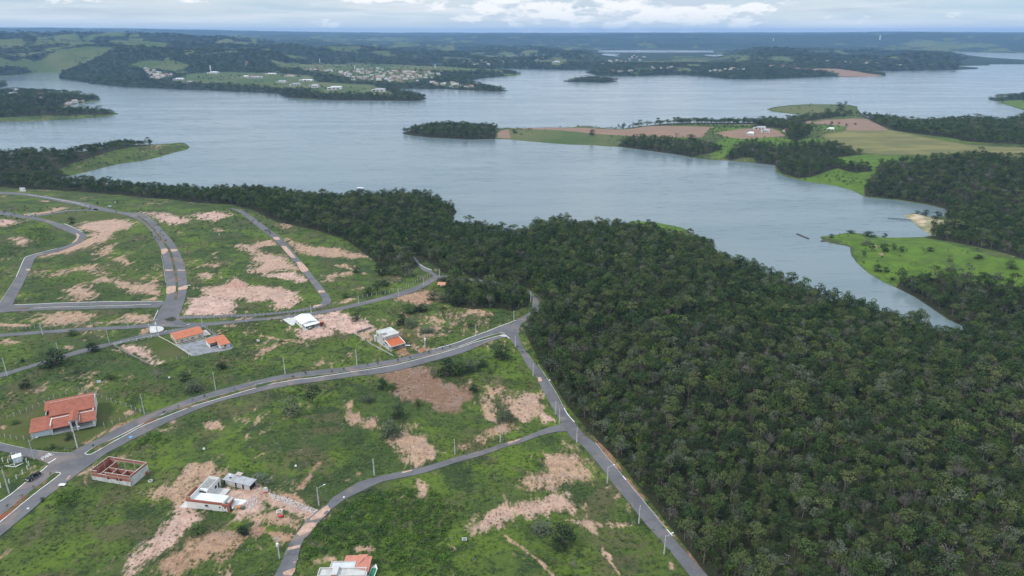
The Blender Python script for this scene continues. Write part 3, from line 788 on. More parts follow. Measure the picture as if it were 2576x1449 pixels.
# ------------------------------------------------------------------ ground sheet
def build_ground():
    V = np.stack([GX.ravel(), GY.ravel(), H.ravel()], 1)
    i, j = np.meshgrid(np.arange(NA - 1), np.arange(NR - 1), indexing='ij')
    a = (i * NR + j).ravel()
    F = np.stack([a, a + NR, a + NR + 1, a + 1], 1)
    # leave out the bed of the lake away from its shores
    deep = (sd_ < -60).ravel()
    F = F[~(deep[F].all(1))]
    F = F[:, ::-1]
    me = bpy.data.meshes.new('ground')
    me.vertices.add(len(V)); me.vertices.foreach_set('co', V.ravel())
    me.loops.add(F.size); me.loops.foreach_set('vertex_index', F.ravel())
    me.polygons.add(len(F))
    me.polygons.foreach_set('loop_start', np.arange(0, F.size, 4))
    me.polygons.foreach_set('loop_total', np.full(len(F), 4))
    me.update(calc_edges=True)
    me.polygons.foreach_set('use_smooth', np.ones(len(F), bool))
    for nm, ch in (('cover_a', (bare, np.clip((tone + 0.5) / 2.5, 0, 1), forest, meadow)), ('cover_b', (soil, crop, sand, pale)), ('cover_c', (lawn, thicket, far, lawn * 0))):
        at_ = me.attributes.new(nm, 'FLOAT_COLOR', 'POINT')
        at_.data.foreach_set('color', np.stack(ch, 1).astype(np.float32).ravel())
    n = Nodes('ground')
    A, B, Cc = n.attr('cover_a'), n.attr('cover_b'), n.attr('cover_c')
    big, mid, fine = n.noise(0.012, 4), n.noise(0.07, 5, 0.6), n.noise(0.55, 4, 0.65)
    mid2 = n.noise(0.03, 5, 0.6, vec=n.scaled(n.pos(), (1, 1.3, 1), 0.6))
    grass = n.mix(n.ramp(big, .42, .58), (.078, .112, .021), (.050, .080, .021))
    grass = n.mix(n.ramp(mid2, .47, .62), grass, (.100, .150, .019))
    grass = n.mix(n.ramp(mid, .50, .64), grass, (.034, .056, .017))
    grass = n.mix(n.math('MULTIPLY', n.ramp(n.noise(0.04, 7, 0.68, dist=.6), .50, .64), .85), grass, (.105, .090, .045))
    grass = n.mix(n.math('MULTIPLY', n.ramp(n.noise(.28, 5, .7), .50, .64), .75), grass, (.026, .044, .013))
    grass = n.mix(n.math('MULTIPLY', n.ramp(fine, .48, .70), .6), grass, (.024, .036, .012))
    grass = n.mix(n.math('MULTIPLY', n.ramp(n.noise(1.3, 3), .56, .70), .55), grass, (.135, .165, .05))
    lush = n.ramp(n.math('ADD', A[3], n.math('MULTIPLY', n.math('SUBTRACT', n.noise(.05, 7, .7, dist=.6), .5), n.math('MULTIPLY', n.math('SUBTRACT', 1.0, n.ramp(A[3], .95, 1.0, 0, .75)), 1.5))), .38, .66)
    g = n.mix(n.math('MULTIPLY', lush, .80), grass, n.mix(n.ramp(mid, .35, .65), (.105, .185, .018), (.070, .125, .016)))
    g = n.mix(n.math('MULTIPLY', Cc[0], .85), g, n.mix(n.ramp(mid, .35, .65), (.060, .085, .018), (.105, .100, .038)))
    g = n.mix(n.math('MULTIPLY', B[3], .95), g, n.mix(n.ramp(n.noise(.0035, 6, .65), .40, .60), (.062, .098, .030), (.120, .128, .052)))
    g = n.mix(B[1], g, n.mix(n.ramp(n.noise(.014, 4, vec=n.scaled(n.pos(), (1, 2.5, 1), -.3)), .40, .62), (.135, .135, .055), (.205, .185, .070)))
    # bare earth
    e1 = n.mix(n.ramp(n.noise(.22, 5, .6), .38, .65), (.62, .42, .345), (.46, .295, .235))
    e2 = n.mix(n.ramp(n.noise(.3, 5, .6), .38, .65), (.47, .31, .205), (.34, .215, .145))
    e3 = n.mix(n.ramp(n.noise(.3, 5, .6), .38, .65), (.34, .185, .105), (.25, .135, .08))
    e4 = n.mix(n.ramp(n.noise(.25, 5, .6, vec=n.scaled(n.pos(), (1, 3, 1), .5)), .35, .65), (.255, .150, .095), (.175, .105, .07))
    t = A[1]
    earth = n.mix(n.ramp(t, .2, .42), e1, e2)
    earth = n.mix(n.ramp(t, .40, .66), earth, e3)
    earth = n.mix(n.ramp(t, .75, .95), earth, e4)
    rut = n.noise(.5, 5, .6, vec=n.scaled(n.pos(), (1.0, .28, 1), .75), dist=1.2)
    earth = n.mix(n.math('MULTIPLY', n.ramp(rut, .52, .66), .40), earth, (.19, .105, .075))
    clod = n.noise(1.15, 5, .72, vec=n.scaled(n.pos(), (1.0, .7, 1), .7))
    earth = n.mix(n.math('MULTIPLY', n.ramp(clod, .50, .66), .55), earth, (.135, .088, .060))
    earth = n.mix(n.math('MULTIPLY', n.ramp(n.noise(.09, 5, .65), .48, .64), .40), earth, (.30, .215, .185))
    earth = n.mix(n.math('MULTIPLY', n.ramp(n.noise(.8, 4, .7), .58, .70), .45), earth, (.64, .50, .42))
    lace = n.noise(.10, 9, .74, vec=n.scaled(n.pos(), (1.35, .45, 1), .55), dist=.8)
    lace2 = n.noise(.42, 6, .7, vec=n.scaled(n.pos(), (1.0, .55, 1), .7))
    edge = n.math('ADD', A[0], n.math('MULTIPLY', n.math('SUBTRACT', lace, .5), 2.3))
    edge = n.math('ADD', edge, n.math('MULTIPLY', n.math('SUBTRACT', lace2, .5), 1.35))
    stray = n.math('MULTIPLY', n.ramp(n.noise(.017, 4, .6), .45, .68), .40)
    nearm = n.math('MULTIPLY', n.math('SUBTRACT', 1.0, Cc[2]), n.math('SUBTRACT', 1.0, n.math('MULTIPLY', A[3], .8)))
    nearm = n.math('MULTIPLY', nearm, n.math('SUBTRACT', 1.0, n.math('MAXIMUM', Cc[0], Cc[1])))
    nearm = n.math('MULTIPLY', nearm, n.math('SUBTRACT', 1.0, n.math('MAXIMUM', B[3], n.math('MAXIMUM', B[1], B[2]))))
    edge = n.math('ADD', edge, n.math('MULTIPLY', n.math('MULTIPLY', stray, nearm), n.math('SUBTRACT', 1.0, A[2])))
    g = n.mix(n.ramp(edge, .32, .70), g, earth)
    rows = n.noise(.03, 4, vec=n.scaled(n.pos(), (1, 5, 1), .2))
    sm = n.ramp(n.math('ADD', B[0], n.math('MULTIPLY', n.math('SUBTRACT', n.noise(.06, 5), .5), .4)), .45, .55)
    g = n.mix(sm, g, n.mix(n.ramp(rows, .35, .65), (.275, .175, .122), (.220, .142, .102)))
    g = n.mix(B[2], g, n.mix(n.ramp(n.noise(.08, 3), .4, .6), (.52, .40, .28), (.24, .23, .12)))
    # under the trees, and woods too far off to tell the trees apart
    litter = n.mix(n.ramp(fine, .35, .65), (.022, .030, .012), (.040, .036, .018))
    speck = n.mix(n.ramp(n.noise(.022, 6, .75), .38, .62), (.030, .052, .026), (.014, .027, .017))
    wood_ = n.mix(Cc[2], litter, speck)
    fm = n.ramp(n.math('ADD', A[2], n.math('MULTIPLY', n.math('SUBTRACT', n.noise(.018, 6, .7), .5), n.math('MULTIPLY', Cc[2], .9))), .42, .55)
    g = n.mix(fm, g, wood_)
    hh = n.math('ADD', n.math('MULTIPLY', fine, 1.0), n.math('MULTIPLY', mid, 2.0))
    n.bump(hh, .6, .8)
    o = link('ground', me, n.done(g, .92))
    return tag(o, kind='structure')


build_ground()


# ------------------------------------------------------------------ lake
def build_water():
    n = Nodes('lake_water')
    p = n.pos()
    warp = n.noise(.012, 3)
    w1 = n.noise(.16, 4, .6, vec=n.scaled(p, (.45, 1.9, 1), -.12), dist=.5)
    w2 = n.noise(.55, 3, .6, vec=n.scaled(p, (.5, 1.6, 1), .10))
    w3 = n.noise(.035, 3, .5, vec=n.scaled(p, (.5, 1.5, 1), -.10))
    gust = n.noise(.006, 4, .6, vec=n.scaled(p, (.45, 2.2, 1), -.15))
    crest = n.ramp(n.noise(.075, 5, .65, vec=n.scaled(p, (.40, 2.6, 1), -.12), dist=.6), .56, .74)
    h = n.math('ADD', n.math('MULTIPLY', w1, .9), n.math('ADD', n.math('MULTIPLY', w2, .35), n.math('MULTIPLY', w3, 1.2)))
    h = n.math('ADD', h, n.math('MULTIPLY', crest, 1.3))
    h = n.math('MULTIPLY', h, n.ramp(gust, .30, .70, .55, 1.25))
    n.bump(h, 1.0, 0.20)
    n.b.inputs['IOR'].default_value = 1.333
    n.b.inputs['Specular IOR Level'].default_value = 0.5
    col = n.mix(n.ramp(gust, .35, .65), (.165, .210, .222), (.130, .178, .195))
    S = 60000.0
    me = mesh_from('lake', [(-S, -2000, 0), (S, -2000, 0), (S, S, 0), (-S, S, 0)], [(0, 1, 2, 3)])
    o = link('lake', me, n.done(col, n.ramp(gust, .3, .7, .05, .13)))
    tag(o, kind='structure')


build_water()


# ------------------------------------------------------------------ roads
def smooth_path(Q, step):
    """Catmull-Rom through the rows of Q (all columns together), resampled to about `step` metres of the first two columns"""
    Q = np.asarray(Q, float)
    out = []
    n = len(Q)
    for i in range(n - 1):
        p0, p1, p2, p3 = Q[max(i - 1, 0)], Q[i], Q[i + 1], Q[min(i + 2, n - 1)]
        m1, m2 = (p2 - p0) / 2, (p3 - p1) / 2
        ln = np.hypot(*(p2 - p1)[:2])
        # keep the tangents no longer than the span so uneven stations do not loop
        for m in (m1, m2):
            l = np.hypot(*m[:2])
            if l > ln: m *= ln / l
        k = max(1, int(ln / step))
        for j in range(k):
            t = j / k
            out.append((2 * t**3 - 3 * t**2 + 1) * p1 + (t**3 - 2 * t**2 + t) * m1 + (-2 * t**3 + 3 * t**2) * p2 + (t**3 - t**2) * m2)
    out.append(Q[-1])
    return np.array(out)


def strip_mesh(name, Lp, Rp, lift, thick=.5, across=5):
    """a slab draped on the ground between two edges"""
    m = len(Lp)
    V, F = [], []
    for a, b in zip(Lp, Rp):
        for j in range(across):
            t = j / (across - 1)
            x, y = a[0] + (b[0] - a[0]) * t, a[1] + (b[1] - a[1]) * t
            V.append((x, y, float(ground(x, y)) + lift))
    top = len(V)
    for a, b in zip(Lp, Rp):
        for q in (a, b):
            V.append((q[0], q[1], float(ground(q[0], q[1])) + lift - thick))
    for i in range(m - 1):
        for j in range(across - 1):
            q = i * across + j
            F.append((q, q + 1, q + across + 1, q + across))
        F.append((i * across, (i + 1) * across, top + 2 * i + 2, top + 2 * i))
        F.append((i * across + across - 1, top + 2 * i + 1, top + 2 * i + 3, (i + 1) * across + across - 1))
    me = mesh_from(name, V, F)
    # make the top face up
    up = sum(p.normal.z * p.area for p in me.polygons)
    if up < 0: me.flip_normals()
    return me


def asphalt():
    n = Nodes('asphalt')
    a = n.noise(.09, 5, .6); b = n.noise(1.1, 5, .7)
    c = n.mix(n.ramp(a, .35, .65), (.150, .146, .155), (.115, .112, .120))
    c = n.mix(n.math('MULTIPLY', n.ramp(b, .45, .7), .35), c, (.19, .178, .172))
    c = n.mix(n.math('MULTIPLY', n.ramp(n.noise(.05, 6, .7, dist=.7), .52, .68), .6), c, (.27, .20, .165))
    c = n.mix(n.math('MULTIPLY', n.ramp(n.noise(.16, 4, .6), .60, .72), .5), c, (.065, .063, .068))
    n.bump(b, .05, .5)
    return n.done(c, .85)


ASPH = asphalt()
ROADS = [  # name, [(region, left edge, right edge) stations]
    ('forest_road', [('S5', (1960, 1600), (2160, 1620)), ('S5', (1830, 1449), (2010, 1449)), ('S5', (1720, 1310), (1860, 1290)), ('S5', (1590, 1150), (1720, 1130)), ('S5', (1480, 1030), (1610, 1000)), ('S5', (1390, 930), (1500, 870)),
                     ('S5', (1260, 770), (1410, 760)), ('S5', (1150, 630), (1310, 640)), ('S5', (1050, 510), (1180, 475)), ('S5', (900, 310), (1030, 300)), ('S5', (740, 130), (880, 120)),
                     ('S3', (640, 1340), (770, 1310)), ('S3', (540, 1190), (670, 1185)), ('S3', (480, 1090), (560, 1040)), ('S3', (420, 990), (500, 930)), ('S3', (360, 880), (440, 820)), ('S3', (310, 780), (380, 740)),
                     ('S3', (270, 710), (330, 660)), ('S3', (200, 620), (280, 600)), ('S3', (150, 540), (230, 530)), ('S3', (110, 460), (170, 455)), ('S3', (70, 410), (130, 375)), ('S3', (20, 340), (106, 300)),
                     ('S3', (10, 270), (112, 250)), ('S3', (40, 190), (140, 190)), ('S3', (150, 120), (235, 130)), ('S3', (215, 75), (310, 60)), ('S3', (252, 35), (318, 10)), ('S1', (250, 1215), (300, 1225)),
                     ('S1', (210, 1160), (240, 1165)), ('S1', (190, 1130), (212, 1128))]),
    ('north_road', [('R2', (2500, 1085), (2510, 1062)), ('R2', (2280, 1050), (2290, 1030)), ('R2', (2120, 1035), (2120, 1013)), ('R2', (1940, 1008), (1940, 985)), ('R2', (1850, 1025), (1815, 990)), ('R2', (1720, 1098), (1690, 1065)), ('R2', (1590, 1155), (1560, 1117)),
                    ('R2', (1430, 1205), (1410, 1165)), ('R2', (1250, 1248), (1240, 1213)), ('R2', (1060, 1292), (1050, 1255)), ('R2', (950, 1316), (940, 1285)), ('R2', (800, 1347), (795, 1315)), ('R2', (600, 1378), (595, 1350)),
                    ('R2', (300, 1417), (300, 1388)), ('R2', (0, 1442), (0, 1418)), ('R3', (2400, 184), (2400, 158)), ('R3', (2060, 215), (2060, 180)), ('R3', (1850, 225), (1850, 180)), ('R3', (1600, 222), (1600, 188)),
                    ('R3', (1300, 242), (1300, 210)), ('R3', (900, 258), (900, 228)), ('R3', (600, 282), (600, 250)), ('R3', (300, 302), (300, 272)), ('R3', (0, 326), (0, 295)), ('R3', (-400, 370), (-400, 330))]),
    ('south_road', [('R3', (2080, 225), (2050, 190)), ('R3', (1880, 262), (1900, 222)), ('R3', (1650, 303), (1660, 265)), ('R3', (1500, 325), (1500, 290)), ('R3', (1300, 365), (1300, 332)), ('R3', (1130, 410), (1130, 378)),
                    ('R3', (1000, 442), (1000, 405)), ('R3', (730, 515), (720, 477)), ('R3', (440, 600), (430, 570)), ('R3', (210, 665), (200, 635)), ('R3', (0, 737), (0, 690)), ('R3', (-300, 840), (-300, 780))]),
    ('cul_de_sac', [('R2', (1830, 1010), (1870, 985)), ('R2', (1770, 965), (1820, 965)), ('R2', (1690, 925), (1750, 920)), ('R2', (1650, 870), (1680, 870)), ('R2', (1600, 790), (1640, 825))]),
    ('west_avenue', [('R3', (1520, 195), (1880, 195)), ('R1', (1560, 1430), (1800, 1425)), ('R1', (1600, 1340), (1830, 1320)), ('R1', (1650, 1260), (1860, 1225)), ('R1', (1675, 1190), (1878, 1150)), ('R1', (1676, 1090), (1884, 1070)),
                     ('R1', (1665, 1000), (1877, 990)), ('R1', (1650, 880), (1853, 870)), ('R1', (1630, 765), (1810, 760)), ('R1', (1600, 685), (1752, 662)), ('R1', (1560, 620), (1690, 585)),
                     ('R1', (1510, 530), (1605, 490)), ('R1', (1450, 465), (1530, 420)), ('R1', (1380, 420), (1440, 370)), ('R1', (1285, 385), (1330, 355)), ('R1', (1180, 358), (1200, 338)), ('R1', (1000, 332), (1000, 290)), ('R1', (850, 293), (850, 252)),
                     ('R1', (700, 262), (700, 228)), ('R1', (500, 220), (500, 192)), ('R1', (300, 188), (300, 163)), ('R1', (150, 170), (150, 148)), ('R1', (-100, 160), (-100, 140))]),
    ('west_lane', [('R1', (-200, 345), (-200, 310)), ('R1', (0, 372), (0, 335)), ('R1', (130, 392), (130, 355)), ('R1', (290, 415), (300, 388)), ('R1', (450, 447), (460, 420)), ('R1', (575, 500), (600, 460)), ('R1', (680, 545), (720, 497)),
                   ('R1', (755, 578), (830, 548)), ('R1', (772, 605), (865, 580)), ('R1', (740, 648), (830, 640)), ('R1', (650, 692), (740, 685)), ('R1', (560, 717), (600, 738)), ('R1', (430, 752), (480, 768)),
                   ('R1', (285, 793), (370, 797)), ('R1', (240, 832), (335, 850)), ('R1', (210, 910), (310, 920)), ('R1', (170, 1000), (262, 1010)), ('R1', (108, 1100), (212, 1110)), ('R1', (45, 1200), (162, 1200)),
                   ('R1', (-5, 1275), (128, 1285)), ('R1', (-60, 1360), (110, 1350))]),
    ('link_lane', [('R1', (1010, 332), (1010, 320)), ('R1', (700, 338), (700, 326)), ('R1', (560, 362), (550, 350)), ('R1', (400, 388), (390, 374)), ('R1', (330, 402), (320, 388))]),
    ('cross_avenue', [('R1', (-300, 1380), (-300, 1290)), ('R1', (0, 1360), (0, 1285)), ('R1', (150, 1347), (130, 1288)), ('R1', (400, 1336), (400, 1275)), ('R1', (800, 1326), (900, 1258)), ('R1', (1200, 1316), (1300, 1252)), ('R1', (1600, 1308), (1680, 1246))]),
    ('middle_road', [('R1', (2310, 312), (2325, 305)), ('R1', (2400, 345), (2450, 335)), ('R2', (0, 465), (20, 420)), ('R2', (95, 545), (130, 500)), ('R2', (190, 610), (240, 580)), ('R2', (275, 695), (335, 672)), ('R2', (350, 790), (410, 765)),
                     ('R2', (410, 855), (470, 840)), ('R2', (465, 930), (540, 918)), ('R2', (530, 1000), (592, 985)), ('R2', (595, 1085), (662, 1068)), ('R2', (650, 1165), (725, 1150)), ('R2', (690, 1235), (775, 1222)),
                     ('R2', (660, 1278), (775, 1265)), ('R2', (590, 1305), (690, 1300)), ('R2', (500, 1318), (510, 1345)), ('R2', (400, 1335), (400, 1357)), ('R2', (200, 1358), (200, 1380)), ('R2', (0, 1375), (0, 1397)),
                     ('R1', (2400, 1378), (2400, 1402)), ('R1', (2000, 1392), (2000, 1416)), ('R1', (1800, 1395), (1800, 1425))]),
    ('main_avenue', [('R5', (-300, 880), (-260, 1240)), ('R5', (0, 700), (0, 1052)), ('R5', (110, 632), (200, 890)), ('R5', (250, 515), (480, 650)), ('R5', (400, 410), (700, 490)), ('R5', (480, 335), (830, 390)), ('R5', (590, 270), (960, 300)),
                     ('R5', (700, 215), (1080, 212)), ('R5', (800, 160), (1240, 130)), ('R3', (1000, 1350), (1350, 1350)), ('R3', (1200, 1240), (1500, 1280)), ('R3', (1390, 1145), (1700, 1180)), ('R3', (1600, 1060), (2000, 1052)),
                     ('R3', (1900, 950), (2300, 952)), ('R3', (2200, 860), (2576, 890)), ('R4', (0, 770), (0, 890)), ('R4', (300, 707), (300, 827)), ('R4', (650, 660), (600, 781)), ('R4', (1000, 618), (900, 737)), ('R4', (1400, 552), (1280, 692)),
                     ('R4', (1560, 518), (1550, 638)), ('R4', (1750, 467), (1900, 542)), ('R4', (2000, 400), (2100, 487)), ('R4', (2250, 310), (2350, 382)), ('R4', (2480, 222), (2500, 332)), ('S3', (20, 185), (30, 330))]),
    ('side_street', [('R5', (-300, 130), (-300, 60)), ('R5', (0, 190), (0, 112)), ('R5', (200, 240), (200, 158)), ('R5', (350, 272), (400, 193)), ('R5', (440, 300), (580, 213)), ('R5', (540, 350), (720, 215))]),
    ('branch_road', [('S3', (600, 1275), (550, 1185)), ('S3', (500, 1280), (500, 1215)), ('S3', (400, 1300), (400, 1240)), ('S3', (250, 1347), (250, 1298)), ('S3', (100, 1405), (100, 1357)), ('S3', (0, 1425), (0, 1385)), ('R6', (2300, 237), (2300, 188)), ('R6', (2000, 322), (2000, 268)),
                     ('R6', (1700, 420), (1700, 358)), ('R6', (1480, 465), (1450, 408)), ('R6', (1300, 500), (1250, 453)), ('R6', (1100, 592), (1060, 505)), ('R6', (950, 662), (930, 580)), ('R6', (870, 712), (800, 660)), ('R6', (780, 782), (735, 730)),
                     ('R6', (710, 860), (640, 800)), ('R6', (640, 930), (520, 900)), ('R6', (570, 1020), (440, 1010)), ('R6', (500, 1090), (380, 1090)), ('R6', (460, 1190), (320, 1200)), ('R6', (430, 1320), (270, 1330)),
                     ('R6', (390, 1449), (210, 1449)), ('R6', (350, 1600), (140, 1600))]),
]
ROADCELLS = []
for i, (nm, st) in enumerate(ROADS):
    Q = np.array([np.r_[at2(r, *a)[:2], at2(r, *b)[:2]] for r, a, b in st])
    S = smooth_path(Q, 4.0)
    o = link('road', strip_mesh('road', S[:, :2], S[:, 2:], .14 + .012 * i), ASPH)
    tag(o, kind='structure')
    c = (S[:, :2] + S[:, 2:]) / 2
    ROADCELLS.append(np.c_[c, np.hypot(*(S[:, :2] - S[:, 2:]).T) / 2])
RC = np.vstack(ROADCELLS)


def off_road(x, y, margin=1.0):
    """True where a point is clear of every road"""
    x, y = np.atleast_1d(x), np.atleast_1d(y)
    ok = np.ones(len(x), bool)
    for s in range(0, len(x), 4000):
        dx = x[s:s + 4000, None] - RC[None, :, 0]; dy = y[s:s + 4000, None] - RC[None, :, 1]
        ok[s:s + 4000] = ((dx * dx + dy * dy) > (RC[None, :, 2] + margin) ** 2).all(1)
    return ok


def track(reg, pts, step=2.0, closed=False):
    w = ats(reg, pts)[:, :2] if reg else np.array([at2(r, *p)[:2] for r, p in pts])
    return smooth_path(w, step)


def band(name, path, width, lift, thick, mat, kind='structure'):
    d = np.gradient(path, axis=0); d /= np.maximum(np.hypot(*d.T)[:, None], 1e-6)
    nrm = np.c_[-d[:, 1], d[:, 0]]
    o = link(name, strip_mesh(name, path + nrm * width / 2, path - nrm * width / 2, lift, thick, 3), mat)
    return tag(o, kind=kind)


WHITE = paint('whitewash', (.80, .79, .76), (.52, .50, .47), .5, .8, .5, .75)
CONC = paint('concrete', (.47, .46, .44), (.33, .32, .31), .7, .9)
SPILL = paint('spilled_earth', (.55, .37, .29), (.40, .255, .19), .5, .95)
KERBS = [
    ('w', 'R3', [(2576, 842), (2400, 892), (2200, 950), (1900, 1042), (1700, 1117), (1400, 1242), (1200, 1352), (1020, 1449)]),
    ('w', 'R4', [(0, 836), (300, 778), (600, 738), (900, 692), (1150, 655), (1400, 615), (1650, 552), (1900, 485)]),
    ('w', 'R4', [(1900, 485), (2050, 440), (2200, 387), (2350, 345), (2510, 302), (2518, 290), (2490, 284), (2350, 320), (2200, 373), (2050, 428)]),
    ('c', 'R4', [(0, 808), (300, 752), (600, 716), (900, 678), (1150, 640), (1400, 597), (1650, 535), (1900, 470), (2050, 428)]),
    ('c', 'R3', [(2576, 815), (2200, 915), (1900, 1010), (1660, 1100)]),
    ('w', 'R3', [(1660, 1098), (1530, 1165), (1400, 1222), (1280, 1285), (1150, 1350), (970, 1432)]),
    ('w', 'R5', [(960, 150), (900, 190), (855, 222), (880, 233), (920, 228), (1000, 185), (1100, 120), (1200, 67)]),
    ('w', 'R5', [(560, 412), (600, 413), (612, 422), (590, 445), (500, 513), (400, 588), (300, 667), (200, 747), (100, 832), (0, 912), (-200, 1070)]),
    ('c', 'R5', [(400, 540), (300, 610), (200, 690), (100, 770), (0, 850), (-200, 1000)]),
    ('w', 'R5', [(478, 345), (440, 380), (400, 412)]), ('w', 'R5', [(258, 512), (200, 560), (100, 640), (0, 705), (-120, 780)]),
    ('w', 'R4', [(1800, 455), (2000, 397), (2250, 306), (2480, 218), (2576, 182), (2640, 158)]),
    ('c', 'R5', [(700, 214), (580, 212), (400, 192), (200, 157), (0, 112)]),
    ('w', 'R1', [(170, 1323), (400, 1312), (800, 1300), (1200, 1288), (1520, 1278)]),
    ('w', 'R1', [(140, 1282), (400, 1272), (900, 1254), (1300, 1249), (1640, 1246)]),
    ('w', 'R1', [(575, 713), (430, 750), (280, 792), (240, 825), (205, 905), (165, 1000)]), ('c', 'R1', [(165, 1000), (104, 1100), (40, 1200), (-10, 1275)]),
    ('w', 'R1', [(650, 465), (700, 485), (750, 508), (830, 545)]),
    ('w', 'R1', [(1545, 1430), (1575, 1370), (1590, 1335)]),
    ('c', 'R1', [(1668, 1060), (1655, 960), (1638, 850), (1622, 780)]),
    ('c', 'R1', [(1345, 352), (1440, 365), (1520, 408)]),
    ('w', 'R1', [(280, 172), (400, 188), (500, 205), (650, 232), (800, 262), (900, 290)]),
    ('w', 'R2', [(1668, 872), (1700, 895), (1790, 932)]),
    ('w', 'S3', [(563, 1040), (600, 1105), (670, 1185)]), ('c', 'S3', [(300, 600), (360, 690), (430, 800), (500, 915), (558, 1030)]),
    ('w', 'S5', [(1155, 445), (1190, 490)]), ('w', 'S5', [(1600, 985), (1655, 1050)]), ('c', 'S5', [(880, 110), (1060, 330), (1150, 440)]), ('c', 'S5', [(1195, 495), (1310, 632), (1410, 752), (1500, 862), (1595, 980)]),
    ('w', 'R4', [(2480, 1385), (2480, 1384)]),
][:-1]
for kd, reg, pts in KERBS:
    band('kerb', track(reg, pts, 1.5), .28 if kd == 'w' else .22, .34 if kd == 'w' else .30, .5, WHITE if kd == 'w' else CONC)

MEDMAT = Nodes('median_earth')
_f = MEDMAT.noise(.11, 5, .65); _g = MEDMAT.noise(.9, 4, .6)
_c = MEDMAT.mix(MEDMAT.ramp(_f, .42, .58), (.050, .085, .020), (.20, .125, .075))
_c = MEDMAT.mix(MEDMAT.ramp(MEDMAT.noise(.05, 3), .60, .70), _c, (.26, .075, .035))
_c = MEDMAT.mix(MEDMAT.math('MULTIPLY', MEDMAT.ramp(_g, .5, .7), .6), _c, (.03, .045, .015))
MEDMAT = MEDMAT.done(_c, .95)
MEDIANS = [
    [('R5', (-200, 1000), (-200, 1068)), ('R5', (0, 852), (0, 908)), ('R5', (100, 772), (100, 828)), ('R5', (200, 690), (200, 743)), ('R5', (300, 610), (300, 663)), ('R5', (400, 538), (400, 584)), ('R5', (490, 465), (500, 508)), ('R5', (555, 418), (585, 440)), ('R5', (598, 416), (606, 424))],
    [('R5', (862, 220), (872, 230)), ('R5', (905, 188), (922, 224)), ('R5', (965, 150), (1000, 182)), ('R3', (1150, 1353), (1200, 1348)), ('R3', (1280, 1288), (1320, 1280)), ('R3', (1400, 1226), (1430, 1224)), ('R3', (1660, 1103), (1700, 1113)),
     ('R3', (1900, 1013), (1910, 1036)), ('R3', (2200, 918), (2210, 945)), ('R3', (2576, 818), (2576, 838)), ('R4', (300, 754), (300, 775)), ('R4', (600, 718), (600, 735)), ('R4', (900, 680), (900, 689)), ('R4', (1150, 643), (1150, 652)), ('R4', (1400, 599), (1400, 612)),
     ('R4', (1650, 538), (1650, 549)), ('R4', (1900, 473), (1900, 483)), ('R4', (2050, 430), (2050, 437)), ('R4', (2200, 375), (2200, 384)), ('R4', (2350, 322), (2350, 342)), ('R4', (2470, 289), (2480, 306)), ('R4', (2508, 288), (2514, 296))],
    [('R1', (1755, 1225), (1775, 1225)), ('R1', (1770, 1130), (1790, 1130)), ('R1', (1767, 1040), (1785, 1040)), ('R1', (1757, 960), (1775, 960)), ('R1', (1735, 870), (1755, 868)), ('R1', (1700, 750), (1722, 745)), ('R1', (1650, 668), (1668, 660)),
     ('R1', (1595, 597), (1612, 590)), ('R1', (1535, 522), (1548, 515)), ('R1', (1470, 455), (1482, 448)), ('R1', (1380, 392), (1395, 384))],
    [('R1', (150, 1318), (165, 1327)), ('R1', (400, 1306), (400, 1311)), ('R1', (800, 1294), (800, 1299)), ('R1', (1200, 1282), (1200, 1287)), ('R1', (1515, 1273), (1520, 1277))],
]
for st in MEDIANS:
    Q = np.array([np.r_[at2(r, *a)[:2], at2(r, *b)[:2]] for r, a, b in st])
    S = smooth_path(Q, 2.5)
    tag(link('median', strip_mesh('median', S[:, :2], S[:, 2:], .40, .5, 4), MEDMAT), kind='structure')


def sheet(name, reg, pts, lift, mat, thick=.05, kind='structure', cell=1.5):
    """a thin slab over an outline, draped on the ground"""
    w = smooth_path(np.vstack([outline(reg, pts), outline(reg, pts)[:1]]), cell)[:-1]
    bm = bmesh.new()
    vs = [bm.verts.new((p[0], p[1], 0)) for p in w]
    bm.faces.new(vs)
    bmesh.ops.triangulate(bm, faces=bm.faces[:])
    for _ in range(3):
        long_ = [e for e in bm.edges if e.calc_length() > cell * 1.8]
        if not long_: break
        bmesh.ops.subdivide_edges(bm, edges=long_, cuts=1, use_grid_fill=False)
        bmesh.ops.triangulate(bm, faces=bm.faces[:])
    for v in bm.verts:
        v.co.z = float(ground(v.co.x, v.co.y)) + lift
    bmesh.ops.recalc_face_normals(bm, faces=bm.faces[:])
    if sum(f.normal.z for f in bm.faces) < 0:
        bmesh.ops.reverse_faces(bm, faces=bm.faces[:])
    ext = bmesh.ops.extrude_face_region(bm, geom=[f for f in bm.faces])
    low = [g for g in ext['geom'] if isinstance(g, bmesh.types.BMVert)]
    bmesh.ops.translate(bm, verts=low, vec=(0, 0, 0.0))
    others = [v for v in bm.verts if v not in set(low)]
    for v in others: v.co.z -= thick
    me = bpy.data.meshes.new(name)
    bm.to_mesh(me); bm.free()
    o = link(name, me, mat)
    if kind: tag(o, kind=kind)
    return o


